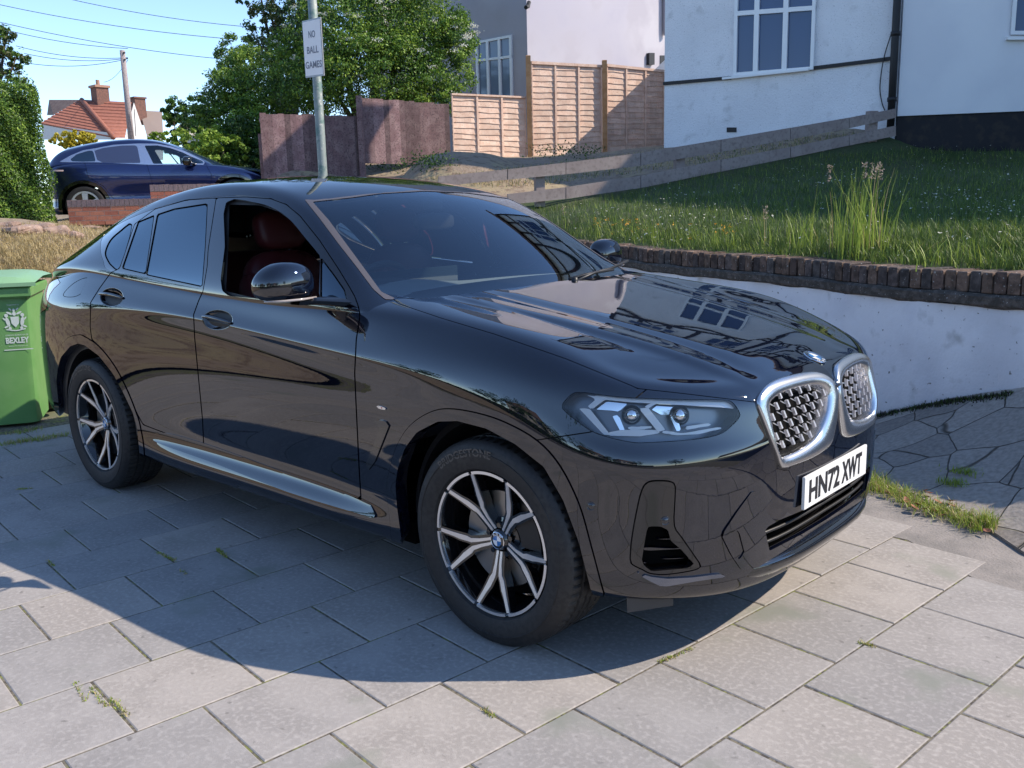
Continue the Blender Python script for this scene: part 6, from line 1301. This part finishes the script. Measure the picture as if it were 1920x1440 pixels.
# ------------------------------------------------------------------ blue car on the neighbours' drive
M_blue_p = paintmat('deep_blue_metallic_paint', (.006, .012, .06), (.02, .04, .16), .8)
Pr, Pf = at(163, 385, 16.2), at(443, 371, 16.75); ax2 = (Pf - Pr)[:2]; wb = np.linalg.norm(ax2); a2 = math.atan2(ax2[1], ax2[0]); zg2 = (Pr[2] + Pf[2]) / 2 - .34; tilt2 = math.atan2(Pf[2] - Pr[2], wb)
yo = .80
C2 = np.array([Pf[0], Pf[1], Pf[2] - .335]); dx = np.array([math.cos(a2), math.sin(a2)]); ly = np.array([-math.sin(a2), math.cos(a2)]); C2[:2] += ly * yo      # centre line under the front axle
CAR2 = empty('blue_car', tuple(C2), a2, 'dark blue crossover with a bright window line, parked beyond the low brick wall', 'car')
CAR2.rotation_euler = (0, 0, a2)
Rz = np.array([[math.cos(a2), -math.sin(a2), 0], [math.sin(a2), math.cos(a2), 0], [0, 0, 1.]]); Ry = np.array([[math.cos(tilt2), 0, -math.sin(tilt2)], [0, 1, 0], [math.sin(tilt2), 0, math.cos(tilt2)]])
def toW(S): Vt = (S['V'] @ Ry.T) @ Rz.T + C2; return dict(V=Vt, N=(S['N'] @ Ry.T) @ Rz.T, F=S['F'])
def toL(S): return dict(V=(S['V'] - C2) @ Rz, N=S['N'] @ Rz, F=S['F'])
W2 = -wb
PL2 = np.array([(.80, 0), (.79, -.2), (.75, -.42), (.66, -.62), (.50, -.78), (.25, -.86), (0, -.885), (-.4, -.88), (-.9, -.87), (-1.4, -.87), (-1.9, -.88), (W2 + .35, -.90), (W2, -.905), (W2 - .3, -.89), (W2 - .52, -.80), (W2 - .62, -.62), (W2 - .66, -.35), (W2 - .67, 0)])
def net2(PLc, prof):
    ext = np.concatenate([[PLc[1] * [1, -1]], PLc, [PLc[-2] * [1, -1]]]); tg = ext[2:] - ext[:-2]; nr_ = np.stack([-tg[:, 1], tg[:, 0]], 1); nr_ /= np.linalg.norm(nr_, axis=1)[:, None]; nr_ *= np.sign((nr_ * (PLc - np.array([-1.3, 0]))).sum(1))[:, None]
    N_ = np.zeros((len(PLc), len(prof(0)), 3))
    for i, (x, y) in enumerate(PLc):
        for j, (z, o) in enumerate(prof(i)): N_[i, j] = (x + nr_[i, 0] * o, y + nr_[i, 1] * o, z)
    return N_
def prof2(i):
    x = PLc_x[i]; t = np.clip(-x / wb, -.3, 1.25); belt = np.interp(x, [W2 - .7, W2, W2 / 2, -.5, 0, .45, .8], [1.02, 1.06, .98, .96, .90, .80, .66]); sil = .02 if -.5 > x > W2 + .4 else 0
    e = np.interp(x, [W2 - .7, W2, -.5, 0, .8], [.10, .10, .055, .14, .14])
    return [(.20, -.07), (.24, -.02), (.30, 0), (.40, -.02 - sil), (.52, -.02 - sil), (belt * .68, -.005), (belt * .80, 0), (belt * .88, -.008), (belt * .94, -.03), (belt * .985, -e * .6), (belt, -e), (belt + .02, -e - .12)]
PLc_x = PL2[:, 0]; NT2 = net2(PL2, prof2); g_ = bsp(NT2, 8, 'mir', 'mir'); g_ = bsp(g_.transpose(1, 0, 2), 4).transpose(1, 0, 2); LO2 = grid_surf(g_)
if (LO2['N'][:, :2] * (LO2['V'][:, :2] - [-1.3, 0])).sum() < 0: LO2 = flip(LO2)
q = wb / 2.685
UP2 = [((-.30, -.76, .92), (-.30, -.70, .93), (-.05, .93)), ((-.55, -.80, .96), (-.60, -.66, 1.06), (-.42, 1.08)), ((-.85, -.81, .965), (-.95, -.60, 1.26), (-.86, 1.29)), ((-1.2, -.81, .97), (-1.30, -.565, 1.40), (-1.25, 1.44)), ((-1.6, -.81, .975), (-1.65, -.55, 1.44), (-1.65, 1.495)), ((-2.0, -.81, .985), (-2.0, -.54, 1.445), (-2.0, 1.50)), ((-2.4, -.81, 1.0), (-2.4, -.53, 1.41), (-2.4, 1.475)), ((-2.75, -.80, 1.02), (-2.8, -.52, 1.34), (-2.8, 1.42)), ((-3.0, -.78, 1.04), (-3.1, -.52, 1.27), (-3.12, 1.35)), ((-3.2, -.74, 1.03), (-3.25, -.54, 1.15), (-3.25, 1.20)), ((-3.3, -.72, 1.0), (-3.32, -.55, 1.02), (-3.34, 1.02))]
un = []
for B_, E_, Cn in UP2:
    B_ = np.array(B_) * [q, 1, 1]; E_ = np.array(E_) * [q, 1, 1]; Cn = np.array([Cn[0] * q, 0, Cn[1]]); sd_ = E_ - B_; row = [B_ + (0, .01, -.06), B_, B_ + sd_ * .35 - (0, .012, 0), B_ + sd_ * .7 - (0, .014, 0), B_ + sd_ * .94 - (0, .005, 0)]
    tp = lambda t: np.array([Cn[0] + (E_[0] - Cn[0]) * (1 - t) ** 2, E_[1] * (1 - t), Cn[2] + (E_[2] - Cn[2]) * (1 - t) ** 2.3]); row += [tp(.05), tp(.2), tp(.5), tp(.8), tp(1)]; un.append(row)
g_ = bsp(np.array(un), 8); g_ = bsp(g_.transpose(1, 0, 2), 5, 'ext', 'mir').transpose(1, 0, 2); g_[:, -1, 1] = 0; UP2S = grid_surf(g_)
if UP2S['N'][:, 2].sum() < 0: UP2S = flip(UP2S)
xx = np.linspace(-.5, .78, 40); tt3 = np.linspace(0, 1, 24); HG2 = np.zeros((40, 24, 3))
for i, x in enumerate(xx):
    for j, t in enumerate(tt3): y = -.76 * (1 - t); zc3 = np.interp(x, [-.5, 0, .4, .65, .8], [1.0, .95, .87, .78, .66]); HG2[i, j] = (x, y, zc3 - .07 * (abs(y) / .76) ** 2.4)
HD2 = grid_surf(HG2); HD2 = HD2 if HD2['N'][:, 2].sum() > 0 else flip(HD2)
lo2, up2, hd2 = toW(LO2), toW(UP2S), toW(HD2)
def px2(S, P, cond=None): return cutpx(S, P) if cond is None else cutpx_if(S, P, 0, cond)
def wpix(cx_, r, z0=-.6): # wheel opening in world through local plane
    pts = [(cx_ + r * math.cos(a), -.9, .335 + r * math.sin(a)) for a in np.linspace(0, PI, 16)]; pts = [(cx_ + r, -.9, -.3)] + pts + [(cx_ - r, -.9, -.3)]; return proj((np.array(pts) @ Ry.T) @ Rz.T + C2)
nearside = lambda V: ((V - C2) @ Rz)[:, 1] < -.3
for cx_ in (0, W2): _, lo2 = cutpx_if(lo2, wpix(cx_, .375), 0, nearside)
arch2 = []
for cx_ in (0, W2): a_, lo2 = cutpx_if(lo2, wpix(cx_, .43), .002, nearside); arch2.append(a_)
crop = lambda pts: [(60 + x / 4.174, 220 + y / 4.174) for x, y in pts]
G2a = crop([(300, 330), (350, 290), (440, 262), (478, 262), (500, 345), (400, 348), (310, 345)]); G2b = crop([(488, 262), (560, 240), (700, 222), (822, 220), (850, 358), (560, 358), (510, 335)]); G2c = crop([(880, 222), (980, 220), (1080, 240), (1180, 275), (1240, 305), (1340, 345), (1345, 362), (950, 364)])
LINE2 = crop([(212, 350), (300, 300), (400, 258), (480, 245), (640, 215), (830, 205), (980, 207), (1090, 228), (1200, 268), (1300, 318), (1352, 348), (1345, 370), (940, 372), (500, 352), (300, 352)])
DR2 = crop([(900, 372), (850, 210), (480, 240), (412, 352), (440, 470), (560, 540), (640, 640), (935, 640), (940, 500)]); DF2 = crop([(900, 372), (850, 210), (1000, 205), (1100, 228), (1350, 350), (1405, 450), (1400, 640), (935, 640), (940, 500)])
allS = join(lo2, up2); line2, allS = px2(allS, LINE2, nearside)
ga, line2 = cutpx(line2, G2a); gb_, line2 = cutpx(line2, G2b); gc, line2 = cutpx(line2, G2c)
tl2, allS = px2(allS, crop([(76, 412), (252, 412), (250, 424), (76, 424)]), nearside)
dr2, allS = cutpx_if(allS, DR2, .003, nearside); df2, allS = cutpx_if(allS, DF2, .003, nearside)
so2 = lambda name, S, m_, par=None: sobj(name, S, m_, par)
def both2(S, far=True): L_ = toL(S); return join(L_, mirror(L_))
so2('body', both2(allS), M_blue_p, CAR2); so2('bonnet', both2(off(hd2, .0)), M_blue_p, CAR2)
for s_ in (0, 1):
    f_ = (lambda S: toL(S)) if s_ == 0 else (lambda S: mirror(toL(S)))
    for D__ in (dr2, df2): so2('door', f_(D__), M_blue_p, CAR2)
    so2('window_trim', f_(off(line2, .002)), mat('brushed_bright_trim', (.62, .66, .75), .25, .9), CAR2)
    for g__, gm in ((ga, G_side), (gb_, mat('tinted_rear_glass', (.03, .04, .09), .04, 0, .8, coat=1)), (gc, G_ws)): so2('window_glass', f_(g__), gm, CAR2)
    so2('tail_light', f_(off(tl2, .004)), mat('lit_edge_lens', (.75, .55, .55), .15, coat=1), CAR2)
    for a_ in arch2: so2('wheel_arch', f_(rim(off(a_, .008), .06)), M_gloss, CAR2)
sh2 = toL(off(up2, -.02)); _, shw = cutpx_if(up2, LINE2, 0, nearside); so2('cabin_lining', join(flip(toL(off(shw, -.02))), mirror(flip(toL(off(shw, -.02))))), M_int, CAR2)
m = MB(); m.box(W2 - .5, .6, -.78, .78, .2, .5); m.build('underbody', M_dark, CAR2)
for x in (0, W2):
    for s_ in (-1, 1):
        hubc = np.array([x, s_ * .80, .335 + x * 0 + (-x) * math.tan(-tilt2) * -1 * 0]); hubc[2] = .335 + x * math.tan(tilt2); T = lambda p: np.array([p[0], s_ * p[2], p[1]])
        r = empty('wheel', hubc); r.parent = CAR2; m = MB(); m.lathe([(.235, .07), (.25, .095), (.29, .10), (.32, .09), (.335, .06), (.335, -.06), (.32, -.09)], 48, T); m.build('tyre', M_rub, r, auto=40)
        m = MB(); m.lathe([(.235, .07), (.238, .085), (.222, .088), (.215, .05), (.0, .02)], 48, T); m.build('rim', M_gloss, r, auto=40)
        m = MB(); m.lathe([(.246, .089), (.243, .0925), (.213, .0915), (.21, .085)], 48, T)
        for k in range(5): a = R_(90 + 72 * k); P_ = [(.045, a - .9), (.21, a - .24), (.232, a - .20), (.232, a + .20), (.21, a + .24), (.045, a + .9)]; m.prism([(p_ * math.cos(t), p_ * math.sin(t)) for p_, t in P_], .05, .088, T)
        m.build('wheel_face', mat('pale_alloy', (.66, .68, .72), .35, .8), r, auto=30)
    m = MB(); m.lathe([(.37, .86), (.37, -.86)], 24, lambda p: np.array([x + p[0], p[2], .335 + p[1]]), -.1, PI + .1); m.build('wheel_well', M_dark, CAR2)
for s_ in (-1, 1):
    m = MB(); V_, F_ = blob(-.78, s_ * .98, .99, .085, .115, .085, .8); m.add(V_, F_); m.bar((-.72, s_ * .90, .95), (-.66, s_ * .80, .95), .05, .04); m.build('door_mirror', M_gloss, CAR2, smooth=True)
# ------------------------------------------------------------------ grass, weeds and litter
G_lawn = leafmat('grass_blade_green', (.06, .115, .025), (.12, .18, .045)); G_lit = leafmat('grass_blade_yellow_green', (.22, .32, .045), (.36, .44, .08)); G_straw = leafmat('dry_straw', (.38, .30, .14), (.52, .42, .22)); G_seed = leafmat('seed_head', (.36, .28, .22), (.48, .38, .30))
def blades(P, h, w_, lean=.35, seg=2, dirn=None):
    """curved tapering blades rooted at P; h per blade"""
    n = len(P); a = rng.uniform(0, 2 * PI, n); ln = rng.normal(0, lean, n)[:, None] * h[:, None]; d = np.stack([np.cos(a), np.sin(a), np.zeros(n)], 1); s = np.stack([-d[:, 1], d[:, 0], np.zeros(n)], 1) * (w_ * .5)
    V = []; 
    for k in range(seg + 1):
        t = k / seg; c = P + np.stack([np.zeros(n), np.zeros(n), h * t * (1 - .15 * t)], 1) + d * ln * t ** 2; V += [c - s * (1 - t * .85), c + s * (1 - t * .85)]
    V = np.stack(V, 1).reshape(-1, 3); b = np.arange(n)[:, None] * (2 * seg + 2); F = np.concatenate([b + [[2 * k, 2 * k + 1, 2 * k + 3, 2 * k + 2]] for k in range(seg)], 0); return V, F
def scatter_view(n, poly, margin=0, zoff=0):
    """points on the bank inside an outline of the view, roughly even over the picture"""
    out = []; poly = np.array(poly, float); lo_, hi_ = poly.min(0), poly.max(0)
    while len(out) < n:
        u, v = rng.uniform(lo_, hi_); 
        if sdf(np.array([[u, v]]), poly)[0] > 0: continue
        p = onterr(u, v)
        if p is not None: out.append(p)
    return np.array(out)
lawn = [(1000, 444), (1112, 453), (1250, 467), (1484, 481), (1700, 497), (1950, 510), (1950, 285), (1700, 280), (1520, 296), (1350, 326), (1200, 358), (1050, 388), (985, 394), (960, 420)]
P = scatter_view(15000, lawn); dc = np.linalg.norm(P - CAM, axis=1); P2 = np.repeat(P, 3, 0) + rng.normal(0, 1, (len(P) * 3, 3)) * np.repeat(dc, 3)[:, None] * .006 * [1, 1, 0]; P2[:, 2] = np.array([p for p in P2[:, 2]]) - .01
V, F = blades(P2, rng.uniform(.035, .11, len(P2)), .006 + .0 * len(P2), .5); mi = (rng.random(len(P2)) < .10).astype(int)
tag(fastmesh('lawn_grass', V, F, [G_lawn, G_lit], mi=np.tile(mi, 2)), 'dark green lawn grass growing over the shaded bank', 'grass', kind='stuff')
P = scatter_view(520, lawn); cl = np.sin(P[:, 0] * 2.1 + 1) * np.sin(P[:, 1] * 1.7) + rng.normal(0, .5, len(P)); P = P[cl > .15]; P = np.repeat(P, 4, 0) + rng.normal(0, .10, (len(P) * 4, 3)) * [1, 1, 0]; P[:, 2] += rng.uniform(.03, .09, len(P)); V, F = leaves(P, np.tile([0, 0, 1.], (len(P), 1)), .019, 1, .1, .4)
tag(fastmesh('daisies', V, F, [L_flow]), 'small white daisies scattered through the bank lawn', 'flowers', kind='stuff')
# fringe of weeds along the wall top
def along(n, s0, s1, o0=-.30, o1=-.55):
    ss = rng.uniform(s0, s1, n); P = []
    for s in ss: p = wp(s); nn, d = wn(s); o = rng.uniform(o1, o0); q = p + nn * o; P.append([q[0], q[1], p[2] - .02])
    return np.array(P)
def s_at(u):
    best = min(((abs(proj([wp(s)])[0, 0] - u), s) for s in np.linspace(.05, ws_[-1] - .2, 260))); return best[1]
sA, sB = s_at(870), s_at(1930)
P = along(5200, sA, sB, -.20, -.75); V, F = blades(P, rng.uniform(.03, .12, len(P)) , .006, .6); mi = (rng.random(len(P)) < .65).astype(int); tag(fastmesh('wall_top_grass', V, F, [G_lawn, G_lit], mi=np.tile(mi, 2)), 'short sunlit grass fringe along the back of the brick wall top', 'grass', kind='stuff')
P = along(520, s_at(1050), s_at(1330), -.22, -.5); h = rng.uniform(.10, .28, len(P)); V, F = blades(P, h, .005, .35, 3); V0, F0 = V, F
tops = V.reshape(len(P), -1, 3)[:, -1]; k = rng.random(len(P)) < .10; Q = np.repeat(tops[k], 6, 0) + rng.normal(0, .008, (k.sum() * 6, 3)); Vf, Ff = leaves(Q, rng.normal(0, 1, Q.shape), .014, .9)
tag(fastmesh('meadow_weeds', V, F, [G_lit]), 'thin green weed stalks along the left part of the wall top', 'weeds', kind='stuff'); tag(fastmesh('weed_flowers', Vf, Ff, [mat('orange_yellow_petal', (.75, .38, .03), .6)]), 'tiny orange and yellow flowers on the wall-top weeds', 'flowers', kind='stuff')
def clump(name, label, cat, u, n, h0, h1, spread, w_=.008, seeds=0, lean=.16, group=None, mats=None):
    s = min((abs(proj([wp(q_) - wn(q_)[0] * .36])[0, 0] - u), q_) for q_ in np.linspace(.05, ws_[-1] - .2, 300))[1]; p = wp(s); nn, d = wn(s); b = p - nn * .36; b[2] -= .02; root = empty(name, b, 0, label, cat, group); P = rng.normal(0, 1, (n, 3)) * [spread, spread, 0]; h = rng.uniform(h0, h1, n); V, F = blades(P, h, w_, lean, 4)
    mi = (rng.random(n) < .1).astype(int); fastmesh('stalks', V, F, mats or [G_lit, G_straw], root, mi=np.tile(mi, 4))
    if seeds:
        tp = V.reshape(n, -1, 3)[:, -1]; o = np.argsort(-h)[:seeds]; Q = []
        for i in o:
            for k in range(26): Q.append(tp[i] + np.array([rng.normal(0, .010), rng.normal(0, .010), -rng.uniform(0, .11)]))
        V2, F2 = leaves(np.array(Q), rng.normal(0, 1, (len(Q), 3)), .022, .4); fastmesh('seed_heads', V2, F2, [G_seed], root)
clump('tall_grass', 'tallest sunlit tuft of grass with brown seed heads on the wall top', 'grass tuft', 1608, 150, .25, .80, .10, .009, 5)
clump('grass_tuft', 'medium sunlit grass tuft just left of the tallest tuft', 'grass tuft', 1500, 45, .20, .46, .07, .009, 0, .25)
clump('grass_tuft', 'single tall leaning grass clump in the middle of the wall top', 'grass tuft', 1440, 14, .22, .46, .05, .009, 1, .3)
clump('grass_tuft', 'low sunlit grass tuft right of the tallest tuft', 'grass tuft', 1700, 45, .08, .22, .12, .009, 0, .45)
clump('grass_tuft', 'spreading green grass tuft nearest the right edge of the wall top', 'grass tuft', 1800, 50, .08, .26, .16, .009, 0, .6)
clump('grass_stalk', 'single very thin tall stalk rising just behind the car mirror', 'grass tuft', 1062, 2, .42, .50, .02, .007, 1, .08)
# grass in the paving joints and the weedy edge of the crazy paving
edgeP = [(1625, 905), (1665, 918), (1705, 940), (1745, 955), (1790, 968), (1830, 985), (1865, 985)]
root = empty('edge_weeds', onz(1740, 950), 0, 'bright yellow-green grass strip growing between crazy paving and cement by the car nose', 'grass tuft')
Q = []; H = []
for _ in range(2300): t = rng.uniform(0, len(edgeP) - 1); i = int(t); f = t - i; u = edgeP[i][0] * (1 - f) + edgeP[i + 1][0] * f + rng.normal(0, 5); v = edgeP[i][1] * (1 - f) + edgeP[i + 1][1] * f + rng.normal(0, 8 if t < 5 else 6); p = oncp(u, v); Q.append(p); H.append(rng.uniform(.015, .05) * (1.5 if t > 5 or t < .8 else 1))
V, F = blades(np.array(Q) - np.array(root.location), np.array(H), .0045, .7); mi = (rng.random(len(Q)) < .25).astype(int); fastmesh('blades', V, F, [G_lit, G_straw], root, mi=np.tile(mi, 2))
def mosstuft(pts, n, sp, hh, label, kind='stuff'):
    Q = []
    for (u0, v0, u1, v1, k) in pts:
        a, b_ = onz(u0, v0), onz(u1, v1); t = rng.random(int(n * k))[:, None]; Q.append(a * (1 - t) + b_ * t + rng.normal(0, sp, (len(t), 3)) * [1, 1, 0])
    Q = np.concatenate(Q); V, F = blades(Q, rng.uniform(hh * .4, hh, len(Q)), .004, .7); mi = (rng.random(len(Q)) < .4).astype(int); tag(fastmesh('joint_grass', V, F, [G_lit, G_straw], mi=np.tile(mi, 2)), label, 'grass', kind=kind)
mosstuft([(408, 1030, 425, 1046, 1.2), (296, 1036, 328, 1052, 1.0), (168, 1290, 200, 1325, .6), (206, 1310, 240, 1345, .7), (905, 1330, 925, 1345, .5), (90, 1052, 100, 1062, .4), (30, 918, 60, 916, .6), (140, 1280, 160, 1318, .3), (1610, 1205, 1640, 1213, .5), (1255, 1236, 1300, 1215, .4), (340, 1070, 350, 1078, .2), (1235, 1243, 1262, 1232, .5)], 150, .005, .011, 'little green grass sprigs in the paving joints')
mosstuft([(0, 835, 60, 825, 2), (60, 828, 130, 815, 2), (20, 815, 70, 805, 1.2)], 130, .03, .035, 'dry grass sprigs on the concrete between bin and rear wheel')
for u, v, lab in ((1810, 888, 'small green weed tuft in a crazy paving joint, farther from the wall-side shade'), (1786, 908, 'weed tuft in a crazy paving joint just below the other small tuft')):
    p = oncp(u, v); root = empty('paving_weed', p, 0, lab, 'weed', 'weeds in the crazy paving'); P = rng.normal(0, .03, (130, 3)) * [1.4, .7, 0]; V, F = blades(P, rng.uniform(.015, .045, 130), .005, .7); fastmesh('blades', V, F, [G_lit], root)
# moss at the foot of the wall
P = []
for s in rng.uniform(s_at(1620), s_at(1930), 1500): p = wp(s); nn, d = wn(s); q = p + nn * (.07 + abs(rng.normal(0, .025))); h_ = _bc.ray_cast(Vector((q[0], q[1], 3)), Vector((0, 0, -1))); P.append([q[0], q[1], h_[0].z if h_[0] else 0])
V, F = blades(np.array(P), rng.uniform(.01, .03, len(P)), .007, .8); tag(fastmesh('wall_foot_moss', V, F, [G_lawn, mat('dark_debris', (.03, .028, .02), .95)], mi=np.tile((rng.random(len(P)) < .6).astype(int), 2)), 'dark moss and debris along the foot of the white wall', 'moss', kind='stuff')
# fallen leaves
LF = mat('dead_leaf', (.30, .12, .06), .7, noise=(20, (.18, .07, .04), .4, .6)); pts_ = [(1735, 925), (1742, 930), (1738, 938), (1760, 948), (1782, 945), (1786, 955), (1720, 952), (1735, 960), (1752, 964), (1768, 972), (1665, 930), (1700, 945), (1850, 1002), (1838, 985), (1715, 958)]
mbq = MB()
for u, v in pts_:
    p = oncp(u, v) + [0, 0, .02]; a = rng.uniform(0, 6.28); s = rng.uniform(.018, .03); d = np.array([math.cos(a), math.sin(a), rng.uniform(-.2, .5)]) * s; e = np.array([-math.sin(a), math.cos(a), rng.uniform(0, .5)]) * s * .6; tmp = MB(); tmp.add([p - d, p - d * .3 + e, p + d * .5 + e * .8, p + d, p + d * .5 - e * .8, p - d * .3 - e, p + (0, 0, -.006)], [(0, 1, 6), (1, 2, 6), (2, 3, 6), (3, 4, 6), (4, 5, 6), (5, 0, 6)]); mbq.add(tmp.V, tmp.F)
tag(mbq.build('fallen_leaves', LF), 'brown fallen leaves caught in the weedy strip', 'leaves', kind='stuff')
# dry grass and rubble on the far-left bank
dryp = [(-30, 520), (95, 520), (150, 470), (250, 415), (320, 395), (420, 395), (300, 350), (120, 418), (0, 425), (-30, 430)]
P = scatter_view(6000, dryp); V, F = blades(np.repeat(P, 2, 0) + rng.normal(0, .05, (len(P) * 2, 3)) * [1, 1, 0], rng.uniform(.02, .07, len(P) * 2), .007, .9); tag(fastmesh('dry_grass', V, F, [G_straw]), 'bleached dry grass on the slope behind the bin', 'grass', kind='stuff')
P = scatter_view(3500, [(800, 335), (1240, 282), (1450, 262), (1620, 250), (1500, 285), (1200, 325), (1000, 350), (900, 352)]); V, F = blades(P, rng.uniform(.02, .08, len(P)), .01, .9); tag(fastmesh('sparse_dry_grass', V, F, [G_straw, G_lawn], mi=np.tile((rng.random(len(P)) < .35).astype(int), 2)), 'sparse dry grass between the sloping boards', 'grass', kind='stuff')
M_rock = mat('rubble_stone', (.33, .23, .18), .95, bump=[(12, .8, .03), (60, .5, .008)], noise=[(7, (.24, .16, .12), .42, .6), (40, (.42, .33, .27), .56, .7)])
def rock(name, label, u, v, s, group):
    p = onterr(u, v); V_, F_ = blob(0, 0, 0, s[0], s[1], s[2], .75); V_ = np.array(V_); V_ *= 1 + .16 * np.sin(V_[:, :1] * 23 / s[0] * .2 + u) + .12 * np.cos(V_[:, 1:2] * 17 / s[1] * .2 + v) + rng.normal(0, .02, (len(V_), 1)); o = mesh(name, V_, F_, M_rock, None, False); o.location = tuple(p + np.array([0, 0, s[2] * .3])); o.rotation_euler = (0, 0, u * .1); tag(o, label, 'stone', group)
for u, v, s, lb in ((35, 436, (.20, .14, .05), 'large flat brown stone nearest the left edge of the slope'), (75, 432, (.16, .12, .05), 'brown stone between two flat stones on the slope'), (110, 440, (.12, .10, .06), 'broken lump of stone with dry weeds right of the flat stones'), (12, 428, (.14, .12, .045), 'small pale stone at the very left edge of the slope'), (165, 428, (.2, .12, .03), 'thin slab of rubble just below the brick wall'), (140, 446, (.08, .07, .045), 'smallest rubble lump above the dry grass')): rock('rubble_stone', lb, u, v, s, 'rubble stones on the slope')
# weeds under the gap of the dark fence
Q = []
for u0, u1, v in ((682, 760, 318), (760, 850, 316), (990, 1120, 296)):
    for _ in range(70): p = onterr(rng.uniform(u0, u1), v + rng.normal(0, 3)); Q.append(p) if p is not None else None
Q = np.array(Q); V, F = leaves(np.repeat(Q, 6, 0) + rng.normal(0, .09, (len(Q) * 6, 3)) * [1, 1, .8] + [0, 0, .1], rng.normal(0, 1, (len(Q) * 6, 3)), .045, .6); tag(fastmesh('fence_foot_weeds', V, F, [L_dark, L_mid], mi=np.repeat((rng.random(len(Q) * 6) < .3).astype(int), 2)), 'green weeds under the foot of the fences', 'weeds', kind='stuff')
# ------------------------------------------------------------------ across the street, behind the photographer (mirrored in the paintwork)
def bgtree(x, y, r, h, lb):
    root = empty('street_tree', (x, y, 0), 0, lb, 'tree', 'trees across the street'); trunk(root, (x, y, 0), [(x, y, h * .6), (x + .6, y, h * .7), (x - .6, y + .3, h * .7)], .16)
    foliage('crown', root, [((x, y, h * .68), (r, r, h * .34)), ((x + r * .5, y + .4, h * .52), (r * .6, r * .6, h * .22)), ((x - r * .5, y - .2, h * .55), (r * .6, r * .6, h * .22))], 3000, .28, [L_dark, L_mid, L_dark], sub=.35, clump=40)
for i, (x, y, r, h) in enumerate([(-16, -27, 2.6, 6.5), (-9, -25, 2.8, 7), (-3, -28, 2.4, 6), (4, -26, 3.0, 8), (12, -27, 2.6, 6.5), (22, -24, 3, 7), (-24, -22, 3, 7.5), (-32, -14, 3, 7), (30, -12, 3, 7.5)]): bgtree(x, y, r, h, ['second', 'third', 'fourth', 'fifth', 'sixth', 'seventh', 'first', 'outermost left', 'outermost right'][i] + ' street tree in the row across the road behind the photographer')
root = empty('street_hedge', (0, -21.5, 0), 0, 'long dark hedge across the road reflected along the car doors', 'hedge'); P = np.stack([rng.uniform(-40, 30, 9000), rng.normal(-21.5, .35, 9000), rng.uniform(0, 1.7, 9000)], 1); V, F = leaves(P, np.tile([0, 1, .4], (9000, 1)), .22, .7); fastmesh('foliage', V - [0, -21.5, 0], F, [L_dark, L_mid], root, mi=np.repeat((rng.random(9000) < .4).astype(int), 2))
m = MB(); m.box(-40, 30, -.2, .2, 0, 1.55); m.build('light_block_core', MATS['hedge_light_block'], root)  # added dark box keeps light from passing through the leaves
for i, (x0, x1, lb) in enumerate(((-14, -5, 'cream semi-detached house across the road, reflected in the car flank'), (3, 12, 'second cream house across the road, farther along'), (18, 27, 'last cream house across the road, past the corner'))):
    H_ = empty('street_house', ((x0 + x1) / 2, -33, 0), 0, lb, 'house', 'houses across the road'); m = MB(); hx_ = (x1 - x0) / 2; m.box(-hx_, hx_, -4, 4, 0, 5.4); m.build('wall', MATS['cream_wall'], H_); m = MB(); m.add([(-hx_ - .3, 4.4, 5.3), (hx_ + .3, 4.4, 5.3), (hx_ - 1.5, 0, 8), (-hx_ + 1.5, 0, 8), (-hx_ - .3, -4.4, 5.3), (hx_ + .3, -4.4, 5.3)], [(0, 1, 2, 3), (5, 4, 3, 2), (4, 0, 3), (1, 5, 2)]); m.build('roof', M_brown, H_)
    for fx in (-.6, -.15, .35, .75):
        for z in (.9, 3.3): m = MB(); m.box(fx * hx_ - .6, fx * hx_ + .6, 4.0, 4.05, z, z + 1.2); m.build('window', M_pane, H_)
